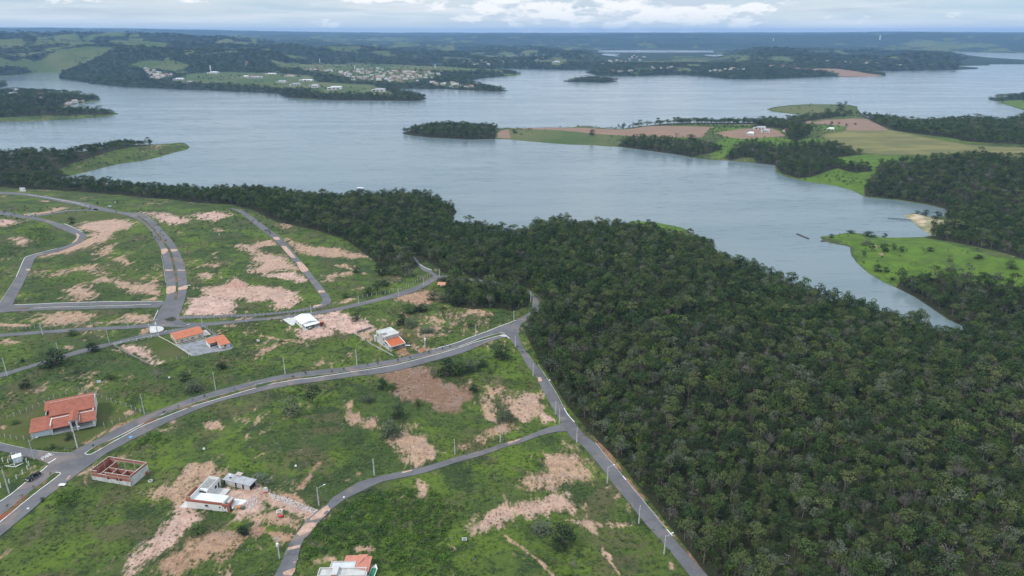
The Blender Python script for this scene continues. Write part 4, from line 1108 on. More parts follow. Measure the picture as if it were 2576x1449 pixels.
SPILLS = [('R1', [(1620, 720), (1690, 715), (1685, 745), (1640, 775), (1625, 760)]), ('R1', [(1720, 722), (1785, 722), (1775, 742), (1725, 745)]),
          ('R1', [(1677, 1100), (1765, 1092), (1762, 1150), (1680, 1170)]), ('R1', [(1795, 1110), (1880, 1085), (1882, 1120), (1800, 1135)]),
          ('R1', [(1662, 925), (1740, 928), (1742, 938), (1664, 938)]), ('R1', [(1785, 928), (1862, 930), (1864, 938), (1786, 938)]),
          ('R1', [(760, 560), (800, 575), (770, 640), (725, 660), (775, 605)]), ('R1', [(265, 920), (305, 920), (300, 938), (265, 935)]),
          ('R2', [(270, 690), (320, 690), (420, 810), (370, 800)]), ('R2', [(425, 850), (475, 850), (550, 935), (480, 950)]), ('R2', [(190, 600), (240, 600), (260, 625), (210, 625)]),
          ('R2', [(640, 1140), (700, 1135), (715, 1155), (655, 1160)]), ('R2', [(590, 1295), (640, 1280), (690, 1282), (600, 1310)]),
          ('R6', [(1480, 410), (1600, 385), (1590, 395), (1500, 418)]), ('R6', [(640, 810), (740, 745), (770, 780), (700, 860), (560, 895)]),
          ('R6', [(520, 925), (640, 920), (560, 1010), (460, 1050), (430, 1030)]), ('R6', [(345, 1170), (470, 1140), (460, 1170), (335, 1195)]),
          ('R6', [(400, 1260), (440, 1230), (445, 1290), (400, 1330)]), ('R6', [(290, 1420), (420, 1370), (380, 1449), (300, 1449)]),
          ('S3', [(295, 735), (330, 735), (345, 775), (315, 780)]), ('S3', [(0, 1385), (130, 1350), (120, 1365), (0, 1405)]), ('R5', [(690, 450), (720, 440), (690, 480), (660, 490)])]
for reg, pts in SPILLS:
    sheet('earth_spill', reg, pts, .31, SPILL, .06)


# ------------------------------------------------------------------ building kit
class MB:
    """collects boxes, slabs and tubes and links them as ONE mesh object"""

    def __init__(self):
        self.V, self.F, self.M = [], [], []
        self.mi = 0

    def face(self, pts):
        b = len(self.V)
        self.V += [tuple(p) for p in pts]
        self.F.append(tuple(range(b, b + len(pts)))); self.M.append(self.mi)

    def hexa(self, lo, hi):
        """a solid between a lower and an upper quad, corners in the same order (counter-clockwise from above)"""
        b = len(self.V)
        self.V += [tuple(p) for p in lo] + [tuple(p) for p in hi]
        n = len(lo)
        self.F.append(tuple(b + i for i in reversed(range(n)))); self.M.append(self.mi)
        self.F.append(tuple(b + n + i for i in range(n))); self.M.append(self.mi)
        for i in range(n):
            j = (i + 1) % n
            self.F.append((b + i, b + j, b + n + j, b + n + i)); self.M.append(self.mi)
        return self

    def box(self, x0, y0, z0, x1, y1, z1):
        q = [(x0, y0), (x1, y0), (x1, y1), (x0, y1)]
        return self.hexa([(x, y, z0) for x, y in q], [(x, y, z1) for x, y in q])

    def slab(self, corners, t=.16):
        """a sloping slab: four corners of its top, counter-clockwise from above"""
        return self.hexa([(x, y, z - t) for x, y, z in corners], corners)

    def prism(self, poly, z0, z1):
        return self.hexa([(x, y, z0) for x, y in poly], [(x, y, z1) for x, y in poly])

    def profile(self, pts, y0, y1):
        """an outline in x and z pushed from y0 to y1"""
        b = len(self.V); n = len(pts)
        self.V += [(x, y0, z) for x, z in pts] + [(x, y1, z) for x, z in pts]
        self.F.append(tuple(b + i for i in range(n))); self.M.append(self.mi)
        self.F.append(tuple(b + n + i for i in reversed(range(n)))); self.M.append(self.mi)
        for i in range(n):
            j = (i + 1) % n
            self.F.append((b + j, b + i, b + n + i, b + n + j)); self.M.append(self.mi)
        return self

    def tube(self, p, q, r0, r1=None, n=8, cap=True):
        r1 = r0 if r1 is None else r1
        p, q = Vector(p), Vector(q)
        d = (q - p).normalized()
        a = d.orthogonal().normalized(); c = d.cross(a)
        b = len(self.V)
        for o, r in ((p, r0), (q, r1)):
            for i in range(n):
                t = 2 * math.pi * i / n
                self.V.append(tuple(o + (a * math.cos(t) + c * math.sin(t)) * r))
        for i in range(n):
            j = (i + 1) % n
            self.F.append((b + i, b + j, b + n + j, b + n + i)); self.M.append(self.mi)
        if cap:
            self.F.append(tuple(b + i for i in reversed(range(n)))); self.M.append(self.mi)
            self.F.append(tuple(b + n + i for i in range(n))); self.M.append(self.mi)
        return self

    def build(self, name, mat=None, parent=None, loc=(0, 0, 0), rz=0.0, smooth=False):
        me = mesh_from(name, self.V, self.F, smooth)
        o = link(name, me, mat, parent, loc, rz)
        if any(self.M): me.polygons.foreach_set('material_index', self.M)
        return o


def children(o):
    return [c for c in bpy.data.objects if c.parent == o]


def copy_tree(o, parent=None, kids=None):
    c = o.copy(); COL.objects.link(c)
    if parent is not None: c.parent = parent
    for ch in (kids if kids is not None else list(o.children)):
        copy_tree(ch, c)
    return c


def site(reg, A, B, sink=0.0):
    """place and heading of a building whose front edge runs from picture point A to picture point B"""
    a, b = at2(reg, *A), at2(reg, *B)
    rz = math.atan2(b[1] - a[1], b[0] - a[0])
    return (float(a[0]), float(a[1]), float(a[2]) - sink), rz


def tiles(name, c1, c2):
    if name in MATS: return MATS[name]
    n = Nodes(name)
    tc = n.nt.nodes.new('ShaderNodeTexCoord').outputs['Object']
    w = n.nt.nodes.new('ShaderNodeTexWave'); w.wave_type = 'BANDS'; w.bands_direction = 'X'
    w.inputs['Scale'].default_value = 4.2; w.inputs['Distortion'].default_value = .4
    n.link(tc, w.inputs['Vector'])
    f = n.noise(.55, 5, .7, vec=tc)
    col = n.mix(n.ramp(f, .32, .66), c1, c2)
    col = n.mix(n.math('MULTIPLY', n.ramp(n.noise(3.0, 4, .7, vec=tc), .5, .66), .45), col, tuple(v * .55 for v in c2))
    col = n.mix(n.math('MULTIPLY', n.ramp(n.noise(2.2, 4, .7, vec=n.scaled(tc, (1, 1, 1), 1.0)), .56, .7), .35), col, tuple(min(1, v * 1.5) for v in c1))
    n.bump(w.outputs['Fac'], .06, .7)
    MATS[name] = n.done(col, .8)
    return MATS[name]


TERRA = tiles('old_clay_tile', (.47, .165, .105), (.33, .115, .078))
ORANGE = tiles('new_clay_tile', (.60, .215, .12), (.51, .17, .095))
SALMON = tiles('salmon_tile', (.72, .31, .225), (.64, .26, .185))
RIDGE = paint('mortared_ridge', (.52, .30, .26), (.42, .22, .18), 1.5, .9)
PLASTER = paint('white_plaster', (.72, .71, .68), (.58, .57, .55), .5, .85, .45, .75)
CREAM = paint('cream_plaster', (.70, .62, .50), (.62, .54, .43), .5, .85)
RENDER_ = paint('grey_render', (.52, .51, .49), (.42, .41, .395), .45, .9, .35, .7)
PINKREN = paint('pinkish_render', (.50, .45, .43), (.42, .375, .355), .6, .9)
METALROOF = paint('white_sheet_roof', (.80, .81, .83), (.74, .75, .77), .3, .45)
GLASS = paint('dark_glass', (.012, .014, .017), (.02, .022, .026), 1.0, .12)
DARK = paint('dark_interior', (.018, .017, .016), (.03, .028, .026), 1.0, .95)
GARAGE = paint('pale_blue_metal', (.60, .66, .72), (.56, .62, .68), .7, .5)
WOOD = paint('brown_wood', (.10, .055, .035), (.07, .04, .028), 1.0, .8)
BASEBRN = paint('brown_plinth', (.20, .11, .085), (.15, .085, .065), 1.0, .85)
SLAB = paint('screed', (.56, .55, .53), (.45, .44, .42), .35, .92, .4, .7)
BLOCK = paint('old_block_wall', (.30, .285, .265), (.20, .19, .175), .6, .95)
PAVE = paint('pale_paving', (.60, .57, .54), (.48, .45, .43), .3, .9)
GRAVEL = paint('blue_grey_gravel', (.26, .265, .285), (.16, .17, .155), .35, .95, .45, .68, 6, .05)


def brickmat():
    n = Nodes('red_brick')
    tc = n.nt.nodes.new('ShaderNodeTexCoord').outputs['Object']
    w = n.nt.nodes.new('ShaderNodeTexWave'); w.bands_direction = 'Z'; w.inputs['Scale'].default_value = 1.6
    n.link(tc, w.inputs['Vector'])
    col = n.mix(n.ramp(n.noise(.9, 5, .7, vec=tc), .35, .65), (.42, .135, .085), (.30, .095, .065))
    col = n.mix(n.math('MULTIPLY', n.ramp(n.noise(2.6, 3, .7, vec=tc), .55, .7), .5), col, (.48, .26, .18))
    col = n.mix(n.math('MULTIPLY', n.ramp(w.outputs['Fac'], .8, 1.0), .35), col, (.40, .33, .28))
    return n.done(col, .9)


BRICK = brickmat()
BEAM = paint('raw_concrete_beam', (.50, .42, .38), (.40, .34, .31), .9, .92)


def window(parent, x0, z0, x1, z1, y=0.0, side='front', frame=WHITE, glass=GLASS):
    """a window or opening set in a wall: front (-y), left (-x) or right (+x) face; the frame is proud, the pane lies back in it"""
    m, g = MB(), MB()
    t = .09

    def bx(mb, a0, c0, a1, c1, d0, d1):
        if side == 'front': mb.box(a0, y + d0, c0, a1, y + d1, c1)
        elif side == 'back': mb.box(a0, y - d1, c0, a1, y - d0, c1)
        elif side == 'left': mb.box(y + d0, a0, c0, y + d1, a1, c1)
        else: mb.box(y - d1, a0, c0, y - d0, a1, c1)
    bx(m, x0 - t, z0 - t, x0, z1 + t, -.06, .05); bx(m, x1, z0 - t, x1 + t, z1 + t, -.06, .05)
    bx(m, x0, z0 - t, x1, z0, -.06, .05); bx(m, x0, z1, x1, z1 + t, -.06, .05)
    bx(g, x0, z0, x1, z1, -.02, .04)
    f = m.build('window', frame, parent)
    g.build('pane', glass, f)
    return f


def door(parent, x0, x1, h, y=0.0, side='front', mat=WOOD, z0=0.0):
    g = MB()
    if side == 'front': g.box(x0, y - .05, z0, x1, y + .04, z0 + h)
    elif side == 'left': g.box(y - .05, x0, z0, y + .04, x1, z0 + h)
    else: g.box(y - .04, x0, z0, y + .05, x1, z0 + h)
    return g.build('door', mat, parent)


# ------------------------------------------------------------------ large clay-roofed house, lower left
def clay_house():
    loc, rz = site('R3', (322, 1342), (1001, 1222))
    r = empty('house', loc, rz, 'large house with terracotta clay roof, white garage doors and columned porch', 'house')
    w = MB()
    w.box(.25, .0, -.6, 7.4, .3, 2.75); w.box(.25, .3, -.6, .55, 11, 2.75); w.box(.25, 11, -.6, 7.4, 11.3, 2.75)     # garage
    w.box(7.4, 6.2, -.6, 23.3, 6.5, 4.1); w.box(22.9, 6.5, -.6, 23.3, 22, 4.3); w.box(4.6, 22, -.6, 23.3, 22.3, 4.3)
    w.box(4.6, 11.3, -.6, 4.9, 22, 4.3); w.box(7.1, .3, -.6, 7.4, 11, 4.0)
    w.build('wall', PLASTER, r)
    MB().box(7.45, -.4, -.5, 23.6, 6.2, .12).build('porch_floor', SLAB, r)
    for x0, x1 in ((1.15, 3.95), (4.2, 7.0)):
        g = MB().box(x0, -.08, .05, x1, .0, 2.45)
        for k in range(1, 6): g.box(x0, -.11, .05 + k * .4, x1, -.08, .09 + k * .4)
        g.build('garage_door', GARAGE, r)
    for x in (.35, 7.5, 23.2):
        MB().box(x - .3, -.5, -.5, x + .3, .1, 2.7).build('column', PLASTER, r)
    for x in (14.75, 16.95):
        MB().box(x - .28, -1.1, -.5, x + .28, -.5, 4.7).build('column', PLASTER, r)
    p = MB(); p.profile([(14.35, 4.55), (17.35, 4.55), (15.85, 5.15)], -1.12, -.8); p.box(14.47, -.5, 2.7, 14.67, 6.2, 4.6); p.box(17.03, -.5, 2.7, 17.23, 6.2, 4.6)
    p.build('porch_gable', PLASTER, r)
    door(r, 15.3, 16.4, 2.6, 6.2, mat=DARK, z0=.12)
    for x0, x1 in ((9.2, 11.4), (18.6, 20.8)): window(r, x0, 1.0, x1, 2.2, 6.2)
    window(r, 2.2, 1.1, 3.4, 1.9, 23.3, 'right')
    # roofs
    k = MB()
    k.slab([(-.5, -.75, 2.85), (7.7, -.75, 2.85), (7.7, 9.0, 4.25), (-.5, 9.0, 4.25)]); k.slab([(-.5, 9.0, 4.25), (7.0, 9.0, 4.25), (7.0, 12.1, 3.2), (-.5, 12.1, 3.2)])
    k.build('garage_roof', TERRA, r)
    k = MB(); k.slab([(7.3, -.75, 2.75), (14.3, -.75, 2.75), (14.3, 8.4, 4.15), (7.3, 8.4, 4.15)]); k.slab([(17.4, -.75, 2.75), (24.0, -.75, 2.75), (24.0, 8.4, 4.15), (17.4, 8.4, 4.15)])
    k.build('porch_roof', TERRA, r)
    k = MB(); k.slab([(14.1, -1.4, 4.62), (15.85, -1.4, 5.38), (15.85, 8.6, 5.38), (14.1, 8.6, 4.62)]); k.slab([(15.85, -1.4, 5.38), (17.6, -1.4, 4.62), (17.6, 8.6, 4.62), (15.85, 8.6, 5.38)])
    k.build('porch_gable_roof', TERRA, r)
    k = MB(); k.slab([(6.2, 7.7, 4.55), (23.9, 7.7, 4.55), (23.4, 16.6, 6.75), (6.2, 16.6, 6.75)]); k.build('main_roof', TERRA, r)
    k = MB(); k.slab([(4.2, 16.6, 6.35), (22.6, 16.6, 6.35), (22.2, 22.8, 5.1), (3.6, 22.8, 5.1)]); k.slab([(4.2, 12.6, 5.2), (6.2, 12.6, 5.2), (6.2, 16.6, 6.35), (4.2, 16.6, 6.35)])
    k.build('back_roof', TERRA, r)
    k = MB(); k.box(6.2, 16.35, 6.6, 23.5, 17.0, 6.9); k.build('ridge', RIDGE, r)
    for x in (13.9, 17.75): MB().slab([(x, .6, 3.05), (x + .2, .6, 3.05), (x + .2, 5.2, 3.85), (x, 5.2, 3.85)], .12).build('gutter', METALROOF, r)
    MB().profile([(22.9, 4.2), (23.3, 4.2), (23.3, 4.5), (22.9, 4.5)], 6.5, 22).build('gable', PLASTER, r)


clay_house()


# ------------------------------------------------------------------ roofless brick house
def brick_shell():
    loc, rz = site('R5', (930, 478), (1328, 548))
    r = empty('unfinished_house', loc, rz, 'roofless unfinished red brick house with whitewashed lower walls', 'house')
    L, D, t = 17.9, 9.4, .22
    H1, H2 = 3.0, 4.3
    # outer walls as bands, with real openings in the front
    white = MB(); brick = MB(); beam = MB()

    def front(z0, z1, mb):
        holes = [(7.2, 8.3, 1.15, 2.25), (11.3, 12.35, 1.15, 2.45), (12.75, 14.0, 1.15, 2.45)]
        xs = 0.0
        for a, b, c, e in holes:
            if z1 > c and z0 < e:
                mb.box(xs, 0, z0, a, t, z1); xs = b
                if z0 < c: mb.box(a, 0, z0, b, t, c)
                if z1 > e: mb.box(a, 0, e, b, t, z1)
        mb.box(xs, 0, z0, L, t, z1)
    front(-1.3, 1.15, white); front(1.15, 1.75, white); front(1.75, 2.25, brick); front(2.25, 2.45, brick); front(2.45, H1, brick)
    white.box(L - t, t, -1.3, L, D, 3.5); brick.box(L - t, t, 3.5, L, D, H2)
    brick.box(0, t, 0, t, D - t, H2); white.box(-.012, 0, -1.3, 0, D, 1.5)
    brick.box(0, D - t, 0, 2.4, D, H1); brick.box(0, D - t, 3.3, L - t, D, H2)
    brick.box(0, 0, H1 + .2, 3.0, t, H2); brick.box(6.9, 0, H1 + .2, L - t, t, H2)
    for y in (3.2, 6.4): beam.box(-.03, y, 0, t + .03, y + .25, H2 + .02)
    for x in (2.4, 7.0, 11.6, 16.2): beam.box(x, D - t - .03, 0, x + .25, D + .03, H2 + .02)
    beam.box(-.03, -.02, H1, L + .02, t + .03, H1 + .2); beam.box(0.25, D - t - .02, H1, L - .25, D + .02, H1 + .26); beam.box(-.02, .25, H1, t + .02, D - .25, H1 + .2)
    for x in (0, 6.9, 12.4, L - .25): beam.box(x - .012, -.03, -.2, x + .25, t + .04, H2 + .015)
    beam.box(-.03, .26, H2, t + .03, D, H2 + .09); beam.box(.25, D - t - .03, H2 + .02, L - .25, D + .03, H2 + .11); beam.box(L - t - .03, .2, H2, L + .03, D, H2 + .09)
    beam.box(7.2, -.03, H2 + .02, L - .3, t + .03, H2 + .1); beam.box(.25, -.03, H2 + .02, 3.0, t + .03, H2 + .1)
    white.build('plastered_wall', paint('limewashed_block', (.62, .61, .60), (.44, .43, .42), .7, .92, .4, .7), r)
    brick.build('brick_wall', BRICK, r)
    beam.build('concrete_frame', BEAM, r)
    inner = MB(); cap = MB()
    for a in ((3.9, .22, 4.1, 9.1), (4.1, 4.5, 17.6, 4.7), (8.0, .22, 8.2, 4.5), (12.5, .22, 12.7, 4.5), (4.1, 1.5, 8.0, 1.7), (16.0, 4.7, 16.2, 9.1), (16.2, 6.9, 17.6, 7.1)):
        tall = 2.95 if a[0] != 16.0 else 2.4
        if a == (16.0, 4.7, 16.2, 9.1):
            inner.box(a[0], a[1], 0, a[2], a[3], .02)
        else:
            inner.box(a[0], a[1], 0, a[2], a[3], tall)
        cap.box(a[0] - .04, a[1], 2.96, a[2] + .04, a[3], 3.12)
    for p in ((6.9, 4.72), (11.5, 4.72), (4.12, 8.6)): cap.box(p[0], p[1], 0, p[0] + .25, p[1] + .25, 2.95)
    inner.build('inner_wall', BRICK, r); cap.build('ring_beam', BEAM, r)
    MB().box(t, t, -.3, L - t, D - t, .05).build('floor_slab', paint('weedy_floor', (.07, .085, .035), (.19, .12, .08), .5, .95), r)
    MB().tube((16.6, 1.5, .06), (16.6, 1.5, 1.3), .55, .6, 12).build('water_tank', paint('dark_tank', (.02, .035, .04), None, 1, .5), r)
    MB().box(L + .02, D - 2.0, .2, L + .6, D - 1.0, 1.1).build('brick_pile', BRICK, r)


brick_shell()


# ------------------------------------------------------------------ L-shaped white and brick house being built
def angled_house():
    loc, rz = site('R5', (1888, 760), (2302, 806))
    r = empty('unfinished_house', loc, rz, 'L-shaped unfinished house with white flat roof and red brick front parapet', 'house')
    w = MB()
    for a, b in ((0, 7.4), (8.4, 12.9), (13.4, 14.2)): w.box(a, 0, -.6, b, .25, 2.75)
    w.box(7.4, 0, -.6, 8.4, .25, 1.5); w.box(7.4, 0, 2.3, 8.4, .25, 2.75); w.box(12.9, 0, -.6, 13.4, .25, 1.6); w.box(12.9, 0, 2.2, 13.4, .25, 2.75)
    w.box(14.4, 0, -.6, 16.0, .25, 2.2); w.box(13.9, .25, 0, 14.15, 4.9, 3.1)
    w.box(0, .25, -.6, .25, 14.2, 2.9); w.box(.25, 13.95, -.6, 4.7, 14.2, 3.6)
    w.box(4.45, 5.4, -.3, 4.7, 13.95, 3.35); w.box(4.7, 4.9, -.3, 13.9, 5.15, 3.2); w.box(1.5, .3, 3.3, 1.75, 6.2, 4.7)
    w.build('wall', PLASTER, r)
    b = MB(); b.box(0, 0, 2.76, 14.2, .25, 3.85); b.box(14.2, -.02, 2.2, 16.9, .25, 3.4); b.box(16.0, -.02, -.4, 16.9, .25, 2.2); b.box(16.65, .25, 2.2, 16.9, 3.0, 3.7)
    b.build('brick_parapet', BRICK, r)
    b = MB(); b.box(0, 0, 3.86, 1.6, .22, 5.0); b.box(0, .22, 2.9, .2, 6.2, 5.0); b.box(.2, 6.0, 3.2, 1.5, 6.2, 5.0); b.box(1.3, .22, 3.3, 1.5, .3, 5.0)
    b.build('brick_tank_room', paint('pale_brick', (.47, .235, .155), (.40, .19, .125), 1, .9), r)
    MB().box(1.75, .25, 3.05, 13.9, 4.9, 3.3).build('flat_roof', paint('white_screed', (.72, .72, .72), (.62, .62, .62), .4, .9), r)
    MB().box(.25, 6.3, 2.7, 4.45, 13.95, 2.9).build('back_roof', paint('white_screed', None), r)
    sheet_ = MB()
    for k in range(6):
        z = 2.95 + (k % 2) * .04
        sheet_.box(.9, 7.9 + k * .95, z, 3.7, 8.75 + k * .95, z + .05)
    sheet_.build('roof_sheets', paint('fibre_cement', (.26, .25, .245), (.34, .33, .32), 1.2, .9), r)
    MB().slab([(.8, 6.4, 3.1), (3.9, 6.4, 3.1), (3.9, 7.7, 3.1), (.8, 7.7, 3.1)], .08).build('white_panel', METALROOF, r)
    w = MB(); w.box(.25, 6.3, 2.9, .45, 13.95, 3.5); w.box(4.45, 6.3, 3.36, 4.66, 13.95, 3.8); w.build('parapet', PLASTER, r)
    window(r, 7.4, 1.5, 8.4, 2.3, 0, frame=RENDER_); window(r, 12.9, 1.6, 13.4, 2.2, 0, frame=RENDER_)
    MB().box(15.0, -.06, 1.6, 15.6, -.03, 2.2).build('vent_opening', DARK, r)
    window(r, 10.4, 1.0, 11.6, 2.2, 4.7, 'right', RENDER_); door(r, 12.4, 13.3, 2.3, 4.7, 'right', WOOD)
    door(r, .4, 1.4, 2.4, 16.92, 'right', WOOD)
    MB().box(4.75, 5.2, -.4, 9.6, 12.4, .16).build('terrace', PAVE, r)
    MB().box(14.2, .3, -.4, 19.4, 7.6, .1).build('paved_yard', paint('white_screed', None), r)
    MB().box(14.3, 2.4, .1, 15.6, 5.6, 2.4).build('service_block', RENDER_, r)
    MB().box(-3.0, -.4, -.5, -.05, 3.0, .05).build('edge_paving', PAVE, r)


MATS['white_screed'] = paint('white_screed', (.72, .72, .72), (.62, .62, .62), .4, .9)
angled_house()


def site_shed():
    loc, rz = site('R5', (2255, 527), (2521, 588))
    r = empty('site_shed', loc, rz, 'long low grey shed with sheet roof and dark doorways on the building site', 'shed')
    w = MB()
    for a, b in ((.75, 5.3), (6.05, 8.6), (9.4, 12.0)): w.box(a, 0, -.3, b, .2, 2.3)
    w.box(0, 0, 2.15, 12.0, .2, 2.35); w.box(0, .2, -.3, .2, 3.3, 2.4); w.box(0, 3.3, -.3, 12.4, 3.5, 2.6)
    w.build('wall', RENDER_, r)
    for a, b in ((.05, .75), (5.3, 6.05), (8.6, 9.4)): door(r, a, b, 2.1, .1, mat=DARK)
    MB().box(12.0, .3, 0, 12.1, 3.2, 2.2).build('open_end', DARK, r)
    k = MB()
    for i in range(6): k.slab([(-.3 + i * 2.15, -.3, 2.42 + .03 * (i % 2)), (1.95 + i * 2.15, -.3, 2.42 + .03 * (i % 2)), (1.95 + i * 2.15, 3.7, 2.72 + .03 * (i % 2)), (-.3 + i * 2.15, 3.7, 2.72 + .03 * (i % 2))], .07)
    k.build('roof', paint('grey_sheet_roof', (.40, .40, .42), (.32, .32, .34), .5, .7), r)
    MB().slab([(3.1, 3.1, 3.1), (5.6, 3.1, 3.1), (5.6, 4.8, 3.35), (3.1, 4.8, 3.35)], .07).build('loose_roof_sheet', paint('rusty_sheet', (.46, .43, .42), (.45, .27, .18), .35, .8), r)
    for x, y in ((1.9, 1.1), (.5, 2.6)): MB().box(x, y, 2.62, x + .8, y + .55, 2.78).build('roof_weight', paint('dark_tank', None) if x > 1 else METALROOF, r)


MATS['dark_tank'] = paint('dark_tank', (.02, .035, .04), None, 1, .5)
site_shed()


# ------------------------------------------------------------------ long cream house with orange roof, its annexe and their lot
def orange_house():
    loc, rz = site('R3', (1783, 407), (2042, 341))
    r = empty('house', loc, rz, 'long cream house with bright orange tiled gable roof', 'house')
    w = MB(); w.box(0, 1.2, -.8, 15.0, 1.45, 3.15); w.box(0, 1.45, -.8, .25, 11.9, 3.0); w.box(14.75, 1.45, -.8, 15.0, 11.9, 3.0); w.box(.25, 11.65, -.8, 14.75, 11.9, 3.0)
    w.profile([(0, 0), (.25, 0), (.25, .01), (0, .01)], 1.5, 1.6)
    w.build('wall', CREAM, r)
    for x in (0, 14.75):
        g = MB()
        b = [(x, 1.2, 3.0), (x + .25, 1.2, 3.0), (x + .25, 11.9, 3.0), (x, 11.9, 3.0)]
        g.hexa(b, [(x, 6.5, 4.3), (x + .25, 6.5, 4.3), (x + .25, 6.6, 4.3), (x, 6.6, 4.3)])
        g.build('gable', CREAM, r)
    k = MB(); k.slab([(-.3, .7, 3.12), (15.4, .7, 3.12), (15.4, 6.6, 4.6), (-.3, 6.6, 4.6)]); k.build('roof', ORANGE, r)
    k = MB(); k.slab([(-.3, 6.6, 4.6), (15.4, 6.6, 4.6), (15.4, 12.4, 3.1), (-.3, 12.4, 3.1)]); k.build('roof', ORANGE, r)
    MB().box(-.3, 6.4, 4.55, 15.4, 6.8, 4.68).build('ridge', SALMON, r)
    MB().box(.03, 1.14, -.6, 14.98, 1.2, .45).build('plinth', BASEBRN, r)
    for x in (2.4, 8.2, 12.2):
        window(r, x, .9, x + 1.5, 1.9, 1.2, frame=paint('beige_frame', (.45, .40, .33)), glass=paint('tan_shutter', (.34, .29, .23), (.28, .24, .19), 2, .6))
    for x in (.6, 5.9): window(r, x, 1.4, x + .55, 1.95, 1.2, frame=CREAM)
    for x in (3.7, 7.4, 13.0): MB().box(x, .75, 2.25, x + .85, 1.18, 2.75).build('air_conditioner', METALROOF, r)
    for y in (3.2, 6.0, 8.4): window(r, y, .7, y + 1.1, 1.8, 0, 'left', frame=WOOD)
    MB().box(-.5, .2, -.8, 16.2, 1.1, .1).build('walkway', PAVE, r)
    MB().box(15.1, 3.0, -.9, 19.5, 11.5, .05).build('concrete_yard', PAVE, r)
    # annexe
    loc, _ = site('R3', (2097, 457), (2217, 452))
    r = empty('house_annexe', loc, rz, 'small white L-shaped annexe with orange roof beside the long cream house', 'annexe')
    w = MB(); w.box(1.6, 2.5, -.6, 1.8, 8.4, 2.9); w.box(1.8, 8.2, -.6, 10.8, 8.4, 3.1); w.box(10.6, -3.6, -.6, 10.8, 8.2, 2.7); w.box(5.8, -3.6, -.6, 10.6, -3.4, 2.55)
    w.box(5.8, -3.4, -.6, 6.0, 3.4, 2.6); w.box(1.8, 5.0, -.6, 5.8, 5.2, 2.7)
    w.build('wall', PLASTER, r)
    MB().box(1.8, 1.9, -.6, 5.8, 2.1, .5).build('low_wall', PLASTER, r)
    MB().box(1.6, 1.9, -.6, 1.8, 2.5, 2.6).build('pillar', PLASTER, r)
    MB().box(1.8, 2.1, -.5, 5.8, 5.0, .05).build('patio', paint('patio_floor', (.28, .20, .17), (.2, .15, .13), .6, .9), r)
    k = MB(); k.slab([(1.1, 1.7, 2.85), (5.4, 1.7, 2.85), (5.4, 6.7, 3.9), (1.1, 6.7, 3.9)]); k.build('roof', ORANGE, r)
    k = MB(); k.slab([(5.4, -4.2, 2.6), (11.2, -4.2, 2.6), (11.2, 6.7, 3.93), (5.4, 6.7, 3.93)]); k.build('roof', ORANGE, r)
    k = MB(); k.slab([(1.1, 6.7, 3.9), (11.2, 6.7, 3.9), (11.2, 9.0, 3.2), (1.1, 9.0, 3.2)]); k.build('roof', ORANGE, r)
    for y in (-2.6, -.6): window(r, y, 1.1, y + .6, 1.8, 5.8, 'left', frame=PLASTER)
    window(r, 7.6, 1.0, 8.8, 1.9, -3.6, frame=PLASTER)
    MB().box(6.4, -4.4, -.4, 8.0, -3.8, .7).build('brick_pile', BRICK, r)
    tag(sheet('gravel_yard', 'R3', [(1785, 410), (1935, 516), (2080, 490), (2345, 432), (2180, 300), (2060, 345)], .12, GRAVEL, .2, None), kind='structure')


orange_house()


